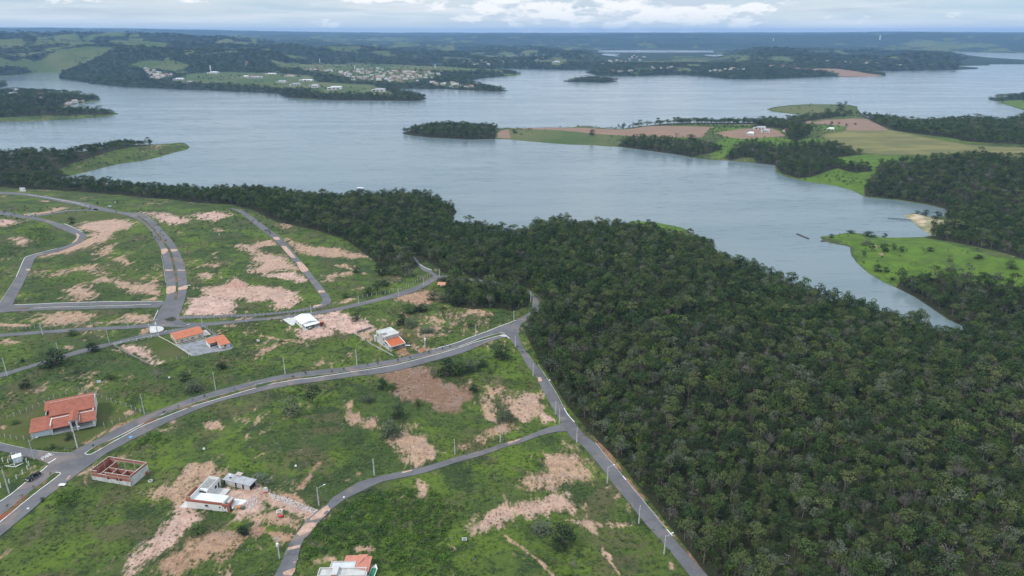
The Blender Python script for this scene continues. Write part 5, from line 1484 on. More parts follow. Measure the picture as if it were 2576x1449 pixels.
# ------------------------------------------------------------------ white sheet-roofed house
def white_house():
    loc, rz = site('R4', (480, 245), (655, 203))
    r = empty('house', loc, rz, 'white house with shiny white sheet-metal gable roof and lean-to canopy', 'house')
    w = MB(); w.box(.6, .3, -.6, 9.7, .55, 3.0); w.box(.6, .55, -.6, .85, 12.7, 3.0); w.box(9.45, .55, -.6, 9.7, 12.7, 3.0); w.box(.85, 12.45, -.6, 9.45, 12.7, 3.0)
    w.profile([(.6, 3.0), (9.7, 3.0), (5.15, 4.05)], .3, .55); w.build('wall', PLASTER, r)
    k = MB(); k.slab([(.1, -.3, 3.15), (5.2, -.3, 4.3), (5.2, 13.3, 4.3), (.1, 13.3, 3.15)], .1); k.build('roof', METALROOF, r)
    k = MB(); k.slab([(5.2, -.3, 4.3), (10.2, -.3, 3.15), (10.2, 13.3, 3.15), (5.2, 13.3, 4.3)], .1); k.build('roof', METALROOF, r)
    MB().slab([(1.2, -3.4, 2.45), (10.6, -2.6, 2.45), (10.2, .3, 2.95), (1.2, .3, 2.95)], .1).build('canopy', METALROOF, r)
    for p in ((1.5, -3.1), (10.2, -2.4)): MB().box(p[0] - .09, p[1] - .09, -.5, p[0] + .09, p[1] + .09, 2.35).build('canopy_post', PLASTER, r)
    door(r, 2.6, 3.6, 2.1, .3, mat=DARK); window(r, 5.2, 1, 7.4, 2.1, .3)
    for y in (3.0, 6.2, 9.4): window(r, y, 1.2, y + 1.0, 2.0, .6, 'left', frame=METALROOF)
    MB().box(.4, -3.6, -.4, 10.6, .3, .06).build('patio', PAVE, r)
    sheet('concrete_apron', 'R4', [(292, 148), (402, 127), (412, 200), (385, 212)], .14, paint('pale_apron', (.62, .61, .585), (.5, .49, .47), .4, .9), .3)
    # boat kept under the canopy, rusty tank by the wall
    loc2 = at2('R4', 575, 240)
    bt = empty('boat', tuple(loc2), rz + .45, 'small speedboat parked under the canopy of the white sheet-roofed house', 'boat')
    h = MB(); h.hexa([(-2.2, -.5, .35), (1.4, -.5, .35), (2.6, 0, .55), (1.4, .5, .35), (-2.2, .5, .35)], [(-2.3, -.95, 1.1), (1.5, -.95, 1.15), (3.1, 0, 1.3), (1.5, .95, 1.15), (-2.3, .95, 1.1)])
    h.build('hull', paint('dark_hull', (.05, .05, .06), (.35, .34, .33), .9, .4), bt)
    MB().box(-1.8, -.6, 1.1, 1.0, .6, 1.16).build('deck', METALROOF, bt); MB().slab([(.4, -.6, 1.5), (.5, -.6, 1.16), (.5, .6, 1.16), (.4, .6, 1.5)], .04).build('windscreen', GLASS, bt)
    MB().box(-1.9, -.7, -.1, 1.6, .7, .34).build('trailer', DARK, bt)
    loc3 = at2('R4', 678, 203)
    t = empty('tank', tuple(loc3), 0, 'rusty brown drum-shaped tank beside the white sheet-roofed house', 'tank')
    MB().tube((0, 0, 0), (0, 0, 2.4), 1.5, 1.5, 16).build('drum', paint('rust', (.30, .09, .045), (.20, .06, .035), .9, .9), t)
    MB().tube((0, 0, 2.4), (0, 0, 2.5), 1.58, 1.58, 16).build('rim', paint('sun_bleached_rust', (.5, .27, .17), None, 1, .9), t)


white_house()


# ------------------------------------------------------------------ two-storey grey house with orange porch roof
def two_storey():
    loc, rz = site('R4', (1372, 472), (1505, 432))
    r = empty('house', loc, rz, 'two-storey bare grey cube house with orange tiled porch roof', 'house')
    w = MB(); w.box(.2, 6.5, -.6, 9.4, 6.75, 6.3); w.box(.2, 6.75, -.6, .45, 16.8, 6.3); w.box(9.15, 6.75, -.6, 9.4, 16.8, 6.3); w.box(.45, 16.55, -.6, 9.15, 16.8, 6.3)
    w.box(-.4, 16.8, -.6, 5.0, 19.0, 3.2)
    w.box(.2, 1.2, -.6, .4, 6.5, 2.6)
    w.build('wall', RENDER_, r)
    MB().box(.35, 6.7, 6.0, 9.2, 16.7, 6.28).build('flat_roof', SLAB, r)
    p = MB(); p.box(.2, 6.5, 6.3, 9.4, 6.75, 6.65); p.box(.2, 16.55, 6.3, 9.4, 16.8, 6.65); p.box(.2, 6.75, 6.3, .45, 16.55, 6.65); p.box(9.15, 6.75, 6.3, 9.4, 16.55, 6.65)
    p.build('parapet', PLASTER, r)
    w = MB(); w.box(.1, 9.2, 6.3, 2.6, 11.6, 7.6); w.build('water_tank_room', RENDER_, r); MB().box(0, 9.1, 7.6, 2.7, 11.7, 7.72).build('tank_room_roof', SLAB, r)
    MB().slab([(.5, -.2, 2.95), (9.1, -.2, 2.95), (9.1, 6.5, 4.35), (.5, 6.5, 4.35)], .14).build('porch_roof', tiles('bright_tile', (.62, .165, .07), (.51, .135, .06)), r)
    for x in (.15, 9.1): MB().slab([(x, -.4, 3.05), (x + .4, -.4, 3.05), (x + .4, 6.5, 4.6), (x, 6.5, 4.6)], .35).build('porch_parapet', PLASTER, r)
    MB().box(.15, -.4, 2.5, 9.5, -.1, 2.85).build('porch_beam', PLASTER, r)
    for x in (.2, 9.15): MB().box(x, -.4, -.6, x + .35, -.05, 2.5).build('porch_column', PLASTER, r)
    MB().box(.4, .3, -.6, 9.0, 6.5, .1).build('porch_floor', paint('tan_screed', (.40, .33, .28), None, .6, .9), r)
    for a, z in ((14.2, 4.1), (10.4, 4.6), (7.4, 4.1), (10.2, 1.6), (7.2, .9)):
        s = 1.1 if z in (4.1, .9) else .55
        window(r, a, z, a + s, z + s, .2, 'left', frame=RENDER_)
    door(r, 3.6, 5.0, 2.2, 6.5, mat=DARK); window(r, 6.3, 1.0, 8.0, 2.1, 6.5, frame=RENDER_)
    MB().box(1.6, 6.42, 4.9, 7.4, 6.48, 5.2).build('damp_stain_band', PINKREN, r)
    q = MB(); q.hexa([(-.15, 12.2, -.4), (.15, 12.2, -.4), (.15, 12.4, -.4), (-.15, 12.4, -.4)], [(-.15, 13.4, 1.6), (.15, 13.4, 1.6), (.15, 13.6, 1.6), (-.15, 13.6, 1.6)]); q.build('stay', PLASTER, r)
    e = MB()
    for x in (-1.5,): e.slab([(10.0, .5, .5), (12.2, -.6, .3), (12.6, .8, .3), (10.4, 2.0, .5)], .06)
    e.build('leaning_sheet', METALROOF, r)


two_storey()


# ------------------------------------------------------------------ flat-roofed house at the bottom edge
def bottom_house():
    a = at(797, 1478)
    r = empty('house', tuple(a), math.radians(.5), 'flat grey roofed house with salmon tiled wing at the bottom edge', 'house')
    w = MB(); w.box(.2, 1.3, -.6, 14.8, 1.5, 3.3); w.box(.2, 1.5, -.6, .4, 4.7, 3.3); w.box(14.6, 1.5, -.6, 14.8, 9.8, 3.0); w.box(3.2, 4.8, -.6, 3.4, 7.6, 3.3); w.box(3.4, 7.4, -.6, 7.2, 7.6, 3.3); w.box(7.2, 9.8, -.6, 14.8, 10.0, 3.0)
    w.build('wall', PINKREN, r)
    MB().box(.4, 1.5, 2.7, 14.6, 4.5, 2.95).build('flat_roof', SLAB, r)
    MB().box(3.4, 4.9, 2.85, 10.9, 7.4, 3.1).build('flat_roof', paint('light_screed', (.60, .61, .63), (.54, .55, .57), .5, .8), r)
    p = MB(); p.box(.05, 1.25, 2.95, 14.9, 1.5, 3.5); p.box(.05, 4.5, 2.95, 14.9, 4.75, 3.5); p.box(.05, 1.5, 2.95, .3, 4.5, 3.5); p.box(14.65, 1.5, 2.95, 14.9, 4.5, 3.5)
    p.box(3.1, 7.4, 3.1, 11.0, 7.6, 3.35); p.box(3.1, 4.75, 3.1, 3.3, 7.4, 3.35); p.box(10.85, 4.75, 3.1, 11.05, 7.4, 3.35); p.build('parapet', PAVE, r)
    MB().box(4.5, 1.0, 2.9, 6.3, 4.9, 4.1).build('tank_room', SLAB, r)
    MB().box(4.55, .93, 2.6, 6.25, .99, 3.9).build('brick_infill', paint('pale_brick', None), r)
    k = MB(); k.slab([(7.1, 7.65, 3.3), (11.2, 7.65, 3.3), (11.2, 10.6, 3.0), (7.1, 10.6, 3.0)], .14); k.slab([(11.2, 4.8, 3.45), (13.0, 7.6, 3.8), (14.4, 10.6, 3.4), (11.2, 10.6, 3.3)], .14)
    k.build('roof', SALMON, r)
    k = MB(); k.slab([(11.3, 4.8, 3.48), (15.6, 3.4, 2.95), (15.6, 10.2, 2.95), (13.6, 9.2, 3.7)], .14); k.build('roof', SALMON, r)
    MB().box(15.05, 1.2, -.5, 15.25, 3.2, 3.3).build('white_post', WHITE, r)
    b = at(940, 1444)
    t = empty('boat', tuple(b), math.radians(84), 'white boat under a green and white cover beside the bottom-edge house', 'boat')
    h = MB(); h.hexa([(-2.4, -.5, .3), (1.2, -.5, .3), (2.2, 0, .5), (1.2, .5, .3), (-2.4, .5, .3)], [(-2.5, -1.0, 1.2), (1.2, -1.0, 1.3), (2.9, 0, 1.45), (1.2, 1.0, 1.3), (-2.5, 1.0, 1.2)]); h.build('hull', WHITE, t)
    h = MB(); h.hexa([(-2.4, -.8, 1.22), (1.0, -.8, 1.3), (1.0, .8, 1.3), (-2.4, .8, 1.22)], [(-2.2, -.25, 1.75), (.9, -.25, 1.8), (.9, .25, 1.8), (-2.2, .25, 1.75)]); h.build('cover', paint('green_tarp', (.06, .30, .17), (.04, .22, .13), 1, .6), t)
    MB().box(-1.6, -.5, -.1, 1.2, .5, .3).build('cradle', WOOD, t)


MATS['pale_brick'] = paint('pale_brick', (.47, .235, .155), (.40, .19, .125), 1, .9)
bottom_house()


# ------------------------------------------------------------------ small buildings and things
def small_places():
    loc, rz = site('R5', (138, 322), (206, 304))
    r = empty('utility_hut', loc, rz, 'tiny white cubic utility hut inside the curved-post fence', 'hut')
    MB().box(0, 0, -.6, 3.0, 2.8, 2.4).build('wall', paint('pale_blue_white', (.68, .72, .78), (.60, .63, .68), .8, .8), r)
    MB().box(-.15, -.15, 2.4, 3.15, 2.95, 2.52).build('roof_slab', PLASTER, r)
    MB().tube((1.6, 2.2, 2.52), (1.6, 2.2, 3.5), .1).build('vent_pipe', WHITE, r)
    door(r, 1.0, 1.8, 2.0, 0, mat=METALROOF)
    q = at2('R5', 130, 352)
    g = empty('concrete_frame', tuple(q), .3, 'fallen concrete frame of loose posts lying in the weeds', 'debris')
    for a, b in (((-3.4, 1.6, .25), (.6, -.6, .35)), ((.4, -.8, .35), (2.6, 1.0, .25)), ((-2.4, .6, .3), (-.4, 2.0, .2)), ((.0, 1.4, .6), (.8, .0, .5)), ((1.0, -.9, .2), (3.2, 1.4, .3))):
        MB().tube(a, b, .12, .12, 6).build('post', PLASTER, g)
    a, b = at2('R2', 1850, 1108), at2('R2', 1938, 1112)
    r = empty('hut', tuple(a), math.atan2(b[1] - a[1], b[0] - a[0]), 'small hut with faded orange roof among dark trees', 'hut')
    for x in (.3, 4.4):
        for y in (.4, 4.2): MB().box(x, y, -.4, x + .18, y + .18, 2.5).build('post', WOOD, r)
    MB().slab([(-.3, -.3, 2.5), (5.4, -.3, 2.5), (5.4, 2.6, 3.6), (-.3, 2.6, 3.6)], .14).build('roof', tiles('faded_tile', (.66, .33, .20), (.50, .22, .12)), r)
    MB().slab([(-.3, 2.6, 3.6), (5.4, 2.6, 3.6), (5.4, 5.2, 2.5), (-.3, 5.2, 2.5)], .14).build('roof', tiles('faded_tile', None, None), r)
    MB().box(.3, 4.0, -.4, 4.6, 4.2, 2.3).build('back_wall', PLASTER, r)
    # paved traffic island with a round nose
    o = sheet('traffic_island', 'R3', [(1508, 222), (1560, 220), (1600, 220), (1635, 228), (1650, 244), (1636, 264), (1600, 276), (1515, 287)], .36, paint('pale_apron', None), .45)
    for p, q in (((1500, 196), (1502, 230)), ((1508, 268), (1512, 287))):
        b = at2('R3', *q)
        r = empty('sign_post', tuple(b), 0, 'thin white sign post at the %s corner of the concrete traffic island' % ('upper left' if p[1] < 200 else 'lower left'), 'post')
        MB().tube((0, 0, -.3), (0, 0, 2.6), .07).build('post', WHITE, r); MB().box(-.04, -.35, 2.0, .04, .35, 2.6).build('plate', METALROOF, r)
    # hoarding
    a, b = at2('R1', 205, 146), at2('R1', 262, 146)
    r = empty('billboard', tuple(a), math.atan2(b[1] - a[1], b[0] - a[0]), 'white billboard with grey emblem beside the far left road', 'billboard')
    L = float(np.hypot(*(b - a)[:2]))
    MB().box(0, 0, 1.0, L, .25, 5.6).build('panel', METALROOF, r)
    for x in (.4, L - .6): MB().box(x, .1, -1, x + .25, .4, 1.0).build('leg', WOOD, r)
    e = MB(); e.hexa([(L * .66, -.03, 2.3), (L * .80, -.03, 2.6), (L * .80, -.02, 2.6), (L * .66, -.02, 2.3)], [(L * .70, -.03, 3.7), (L * .90, -.03, 4.6), (L * .90, -.02, 4.6), (L * .70, -.02, 3.7)])
    e.build('emblem', paint('print_grey', (.30, .31, .32)), r)


MATS['pale_apron'] = paint('pale_apron', (.62, .61, .585), (.5, .49, .47), .4, .9)
MATS['faded_tile'] = tiles('faded_tile', (.66, .33, .20), (.50, .22, .12))
small_places()


# ------------------------------------------------------------------ poles
POLEM = paint('pole_concrete', (.60, .59, .57), (.47, .46, .45), 1.0, .85)
POLEDARK = paint('pole_iron', (.10, .10, .10), None, 1, .6)


def pole_proto(arm, gear):
    parts = []
    m = MB(); m.hexa([(-.19, -.15, -1.0), (.19, -.15, -1.0), (.19, .15, -1.0), (-.19, .15, -1.0)], [(-.105, -.09, 8.0), (.105, -.09, 8.0), (.105, .09, 8.0), (-.105, .09, 8.0)])
    parts.append(('shaft', m, POLEM))
    m = MB(); m.box(-.13, -.13, 5.3, .13, .13, 5.5)
    parts.append(('collar', m, POLEDARK))
    if arm:
        m = MB(); m.tube((0, 0, 7.2), (1.0, 0, 7.75), .05); m.tube((1.0, 0, 7.75), (2.1, 0, 7.95), .05)
        parts.append(('lamp_arm', m, POLEM))
        m = MB(); m.hexa([(1.9, -.14, 7.86), (2.6, -.14, 7.92), (2.6, .14, 7.92), (1.9, .14, 7.86)], [(1.95, -.1, 8.02), (2.55, -.1, 8.06), (2.55, .1, 8.06), (1.95, .1, 8.02)])
        parts.append(('lamp_head', m, METALROOF))
    if gear:
        m = MB(); m.tube((.0, -.5, 5.2), (.0, -.5, 6.2), .34, .34, 10); m.box(-.1, -.4, 5.4, .1, 0, 5.6)
        parts.append(('transformer', m, METALROOF))
        m = MB(); m.box(-1.0, -.06, 7.6, 1.0, .06, 7.72)
        parts.append(('crossarm', m, POLEM))
    return parts


PROTO = {}


def pole(reg, base, top, label, arm=0, gear=0, turn=0.0):
    b = at2(reg, *base)
    ox, oy, k = ZOOM[reg]
    lo, hi = 2.0, 14.0
    for _ in range(30):
        mid = (lo + hi) / 2
        if project(b[0], b[1], b[2] + mid)[1] > oy + top[1] / k: lo = mid
        else: hi = mid
    r = empty('utility_pole', tuple(map(float, b)), turn, label, 'pole', 'concrete poles along the estate roads')
    r.scale = (1.25, 1.25, min(max(lo, 6.0), 10.5) / 8.0)
    key = (arm, gear)
    if key not in PROTO:
        PROTO[key] = [m.build(n, mt, r) for n, m, mt in pole_proto(arm, gear)]
    else:
        for c in PROTO[key]:
            d = c.copy(); COL.objects.link(d); d.parent = r
    return r


POLES = [
    ('R3', (430, 300), (415, 180), 'concrete pole beside the north road, left of the dark roadside bush', 0, 0),
    ('R3', (1295, 238), (1278, 115), 'concrete pole on the north road just left of the traffic island', 0, 0),
    ('R3', (1590, 308), (1567, 135), 'concrete pole with transformer standing at the white traffic island', 0, 1),
    ('R3', (2040, 225), (2025, 100), 'concrete pole behind the right end of the long orange roof', 0, 0),
    ('R3', (2483, 175), (2470, 60), 'concrete pole on the north road right of the orange-roofed house', 0, 0),
    ('R3', (1105, 412), (1075, 250), 'concrete pole at the corner of the walled lot beside the south road', 0, 0),
    ('R3', (75, 717), (35, 537), 'concrete pole on the south road at the left edge of the picture', 0, 0),
    ('R3', (592, 490), (566, 380), 'concrete pole half hidden behind the wide dark tree by the south road', 0, 0),
    ('R3', (1455, 1105), (1422, 905), 'tall concrete pole at the avenue corner of the clay-roofed house garden', 0, 0),
    ('R3', (2172, 862), (2155, 678), 'concrete pole on the upper side of the avenue nearest the bare pale tree', 0, 0),
    ('R3', (780, 1440), (735, 1185), 'concrete pole with lamp arm in front of the clay-roofed house porch', 1, 0),
    ('R5', (345, 282), (300, 78), 'concrete pole with lamp arm at the side street junction', 1, 0),
    ('R5', (92, 615), (32, 378), 'concrete pole in the weeds left of the black pickup', 0, 0),
    ('R4', (315, 700), (298, 528), 'concrete pole on the upper side of the avenue, below the white-roofed house', 0, 0),
    ('R4', (1038, 612), (1028, 450), 'concrete pole beside the avenue left of the two-storey grey house', 0, 0),
    ('R4', (1723, 468), (1715, 295), 'concrete pole with transformer beside the two-storey grey house', 0, 1),
    ('R4', (2233, 310), (2230, 197), 'concrete pole beside the avenue near its junction with the forest road', 0, 0),
    ('R2', (580, 1385), (575, 1280), 'concrete pole on the north road behind the white-roofed house', 0, 0),
    ('R2', (1055, 1275), (1050, 1187), 'concrete pole on the north road by the end of the middle road', 0, 0),
    ('R2', (1455, 1200), (1452, 1110), 'concrete pole on the north road below the row of fence posts', 0, 0),
    ('R2', (1708, 1095), (1705, 1020), 'concrete pole on the north road left of the faded-roof hut', 0, 0),
    ('R2', (1868, 995), (1866, 935), 'small far concrete pole at the fork into the trees', 0, 0),
    ('R2', (2407, 1045), (2405, 985), 'small far concrete pole on the road right of the hut', 0, 0),
    ('S1', (90, 1105), (88, 1040), 'small concrete pole at the forest edge above the loop bend', 0, 0),
    ('S1', (230, 1245), (228, 1147), 'concrete pole at the bend, the upper one of a close pair', 0, 0),
    ('S1', (252, 1308), (250, 1210), 'concrete pole at the bend, the lower one of a close pair', 0, 0),
    ('S3', (60, 165), (57, 58), 'concrete pole on the grass just left of the loop bend', 0, 0),
    ('S3', (75, 425), (70, 312), 'concrete pole at the junction of avenue and forest road', 0, 0),
    ('S3', (255, 718), (250, 597), 'concrete pole on the forest road, next below the avenue junction', 0, 0),
    ('S3', (480, 1105), (480, 975), 'concrete pole above the branch road fork, upper of the pair', 0, 0),
    ('S3', (517, 1190), (515, 1048), 'concrete pole above the branch road fork, lower of the pair', 0, 0),
    ('S3', (693, 1385), (696, 1238), 'concrete pole on the forest road just below the branch road fork', 0, 0),
    ('S5', (1000, 515), (1003, 348), 'concrete lamp pole on the forest road, third from the bottom', 1, 0),
    ('S5', (1318, 922), (1325, 740), 'concrete pole on the forest road, second from the bottom', 0, 0),
    ('S5', (1572, 1230), (1583, 1042), 'concrete lamp pole lowest on the forest road', 1, 0),
    ('R4', (2480, 1385), (2478, 1240), 'concrete pole on the branch road, nearest its fork', 0, 0),
    ('R6', (2022, 222), (2017, 70), 'concrete pole on the branch road below the large sandy patch', 0, 0),
    ('R6', (1212, 437), (1202, 270), 'concrete pole on the outside of the branch road curve', 0, 0),
    ('R6', (655, 742), (638, 555), 'concrete lamp pole where the dirt drive meets the branch road', 1, 0),
    ('R6', (258, 1275), (232, 1060), 'concrete pole with transformer at the lower end of the branch road', 0, 1),
]
POLE_AT = []
for i, (reg, b, t, lab, arm, gear) in enumerate(POLES):
    o = pole(reg, b, t, lab, arm, gear, .5 if reg == 'S5' else (i * 37 % 10) * .1)
    POLE_AT.append((o.location.x, o.location.y, lab))


# ------------------------------------------------------------------ fences
POSTM = paint('post_concrete', (.50, .48, .45), (.36, .35, .33), 1.2, .9)
FPOST = {}


def fence(reg, pts, n, label, hook=False, h=1.9, rail=False, mat=POSTM):
    w = np.vstack([ats(reg, pts)])
    seg = np.r_[0, np.cumsum(np.hypot(*np.diff(w[:, :2], axis=0).T))]
    root = empty('fence', tuple(map(float, w[0])), 0, label, 'fence')
    pos = []
    for t in np.linspace(0, seg[-1], n):
        x, y = np.interp(t, seg, w[:, 0]), np.interp(t, seg, w[:, 1])
        pos.append((x, y, float(ground(x, y))))
    key = (hook, h, mat.name)
    for i, p in enumerate(pos):
        loc = (p[0] - root.location.x, p[1] - root.location.y, p[2] - root.location.z)
        if key not in FPOST:
            m = MB(); m.box(-.11, -.11, -.5, .11, .11, h)
            if hook: m.hexa([(-.1, -.1, h), (.1, -.1, h), (.1, .1, h), (-.1, .1, h)], [(.25, -.09, h + .5), (.42, -.09, h + .42), (.42, .09, h + .42), (.25, .09, h + .5)])
            FPOST[key] = m.build('post', mat, root)
            FPOST[key].location = loc
        else:
            c = FPOST[key].copy(); COL.objects.link(c); c.parent = root; c.location = loc
    m = MB()
    for z in ((.5, 1.0, 1.5) if not rail else (.1, .9)):
        for a, b in zip(pos[:-1], pos[1:]):
            la = Vector(a) - root.location + Vector((0, 0, z)); lb = Vector(b) - root.location + Vector((0, 0, z))
            m.tube(la, lb, .02 if not rail else .09, None, 4, False)
    m.build('wire' if not rail else 'rail', POLEDARK if not rail else mat, root)
    return root


fence('R3', [(0, 247), (265, 243), (400, 238)], 10, 'post and wire fence along the north road at the left edge')
fence('R3', [(440, 243), (600, 222), (870, 205), (1100, 190), (1290, 170), (1540, 160)], 20, 'post and wire fence along the north road below the pink earth banks')
fence('R1', [(1800, 1424), (1960, 1424), (2240, 1415), (2576, 1405)], 14, 'post and wire fence right of the west avenue mouth')
fence('R2', [(20, 1390), (290, 1372), (480, 1352), (640, 1325), (760, 1300)], 20, 'post and wire fence along the lower end of the middle road')
fence('R2', [(1095, 1203), (1300, 1175), (1480, 1135), (1640, 1050), (1770, 988)], 22, 'pale post fence climbing beside the north road to the fork', mat=paint('pale_post', (.62, .61, .56), (.5, .49, .45), 1, .9))
fence('R3', [(0, 1168), (110, 1140), (290, 1065), (430, 1010), (550, 945), (670, 905), (795, 868)], 14, 'garden fence behind the clay-roofed house, left run')
fence('R3', [(830, 875), (935, 905), (1070, 955), (1200, 1005), (1330, 1045), (1410, 1085)], 13, 'garden fence behind the clay-roofed house, right run')
fence('R3', [(1420, 1085), (1300, 1130), (1170, 1195), (1050, 1225)], 6, 'front garden fence right of the clay-roofed house')
fence('R3', [(0, 1325), (60, 1340), (190, 1362), (320, 1352)], 6, 'front garden fence left of the clay-roofed house')
fence('R3', [(1145, 408), (1240, 382), (1395, 355), (1500, 332), (1600, 312)], 7, 'white front fence of the walled lot beside the south road', mat=WHITE, rail=True, h=1.3)
fence('R3', [(1665, 585), (1722, 575), (1790, 555), (1845, 545), (1900, 530)], 5, 'low post fence at the lower end of the mown lot')
fence('R3', [(2060, 228), (2110, 255), (2165, 300), (2200, 320)], 6, 'post fence behind the annexe with orange roof')
fence('R3', [(2310, 400), (2350, 432)], 3, 'short post fence right of the annexe with orange roof')
fence('R5', [(30, 300), (92, 318), (110, 250), (225, 275), (255, 295), (285, 320), (297, 350), (268, 400), (205, 445), (138, 498), (10, 560)], 13, 'fence of white hooked concrete posts around the utility hut', hook=True, h=1.7, mat=WHITE)


def wall_run(reg, pts, h, t, label, mat=BLOCK, name='boundary_wall'):
    w = ats(reg, pts)
    r = empty(name, tuple(map(float, w[0])), 0, label, 'wall')
    m = MB()
    for a, b in zip(w[:-1], w[1:]):
        d = (b - a)[:2]; d = d / np.hypot(*d); nrm = np.array([-d[1], d[0]]) * t / 2
        a0, b0 = a - w[0], b - w[0]
        q = [(a0[:2] - nrm, a0[2]), (b0[:2] - nrm, b0[2]), (b0[:2] + nrm, b0[2]), (a0[:2] + nrm, a0[2])]
        m.hexa([(*p, z - .5) for p, z in q], [(*p, z + h) for p, z in q])
    m.build('wall', mat, r)
    return r


wall_run('R3', [(1140, 408), (1260, 480), (1520, 612)], .9, .25, 'low dark block wall on the left side of the walled lot')
wall_run('R3', [(1600, 322), (1785, 420), (1932, 516)], .55, .25, 'low pale wall between the mown lot and the gravel yard', PAVE)
wall_run('R3', [(2050, 225), (2180, 322)], 1.2, .2, 'grey wall behind the concrete yard of the long cream house')
wall_run('R4', [(1000, 285), (1110, 345), (1185, 400), (1290, 455), (1400, 515)], .5, .25, 'low concrete wall running beside the two-storey grey house', CONC)
wall_run('R4', [(1040, 285), (1185, 240)], 1.4, .25, 'short grey wall between the pink lot and the two-storey house')


# ------------------------------------------------------------------ vehicles
def pickup():
    a, b = at2('R5', 283, 506), at2('R5', 400, 432)
    rz = math.atan2(a[1] - b[1], a[0] - b[0])
    c = (a + b) / 2
    z = float(ground(c[0], c[1])) + .30
    r = empty('pickup_truck', (float(c[0]), float(c[1]), z), rz, 'black double-cab pickup parked against the kerb', 'pickup')
    BLK = paint('black_car_paint', (.012, .012, .014), (.02, .02, .022), 1, .18)
    CHR = paint('chrome', (.55, .56, .57), None, 1, .25)
    m = MB()
    m.profile([(2.62, .45), (2.62, .95), (2.45, 1.08), (1.15, 1.18), (.95, 1.16), (-.85, 1.16), (-2.6, 1.12), (-2.6, .45)], -.9, .9)
    m.build('body', BLK, r)
    m = MB()
    lo = [(1.15, -.84, 1.16), (1.15, .84, 1.16), (-.9, .84, 1.16), (-.9, -.84, 1.16)][::-1]
    hi = [(.35, -.66, 1.74), (.35, .66, 1.74), (-.7, .66, 1.74), (-.7, -.66, 1.74)][::-1]
    m.hexa(lo, hi); m.build('cab', BLK, r)
    m = MB()
    m.slab([(1.02, -.66, 1.27), (.46, -.60, 1.67), (.46, .60, 1.67), (1.02, .66, 1.27)][::-1], .03); m.build('windscreen', GLASS, r)
    for s in (-1, 1):
        for x0, x1 in ((.8, .02), (-.06, -.78)):
            g = MB()
            q = [(x0, s * .845, 1.2), (x1, s * .845, 1.2), (min(x1, .3) if x1 > -.5 else -.66, s * .70, 1.64), (min(x0, .3), s * .70, 1.64)]
            g.hexa(q if s < 0 else q[::-1], [(x, y + s * .02, zz) for x, y, zz in (q if s < 0 else q[::-1])]); g.build('side_window', GLASS, r)
        MB().box(-1.0, s * .93 - .06, .38, 1.1, s * .93 + .06, .46).build('side_step', CHR, r)
        MB().box(.75, s * 1.0 - .1, 1.18, .95, s * 1.0 + .1, 1.38).build('mirror', CHR, r)
        MB().box(2.56, s * .66 - .2, .82, 2.66, s * .66 + .2, 1.0).build('headlight', METALROOF, r)
        MB().box(-2.64, s * .8 - .08, .75, -2.58, s * .8 + .08, 1.05).build('tail_light', paint('red_lamp', (.35, .02, .02)), r)
        for x in (1.65, -1.55):
            t = MB().tube((x, s * .66, .38), (x, s * .93, .38), .385, .385, 16).build('wheel', paint('tyre_rubber', (.02, .02, .02), None, 1, .9), r)
            MB().tube((x, s * .91, .38), (x, s * .945, .38), .24, .24, 12).build('rim', CHR, t)
    m = MB(); m.box(-2.5, -.78, 1.13, -1.0, .78, 1.17); m.build('bed_cover', paint('bed_cover_black', (.03, .03, .032), None, 1, .8), r)
    MB().box(2.6, -.85, .42, 2.74, .85, .66).build('bumper', BLK, r); MB().box(2.6, -.42, .7, 2.66, .42, .98).build('grille', CHR, r)
    MB().box(2.74, -.26, .46, 2.76, .26, .6).build('number_plate', METALROOF, r)
    MB().box(-2.72, -.85, .42, -2.6, .85, .62).build('bumper', CHR, r)
    # small dark car far up the west avenue
    p = at2('R1', 965, 325)
    r = empty('car', (float(p[0]), float(p[1]), float(ground(p[0], p[1])) + .22), .2, 'tiny dark car standing on the far left avenue', 'car')
    m = MB(); m.profile([(2.1, .35), (2.1, .8), (1.0, .95), (.4, 1.45), (-1.3, 1.45), (-2.1, .95), (-2.1, .35)], -.85, .85); m.build('body', BLK, r)
    for s in (-1, 1):
        for x in (1.35, -1.3): MB().tube((x, s * .62, .32), (x, s * .88, .32), .32, .32, 12).build('wheel', MATS['tyre_rubber'], r)
        MB().box(-1.1, s * .86 - .01, .98, .4, s * .86 + .01, 1.35).build('side_window', GLASS, r)


pickup()


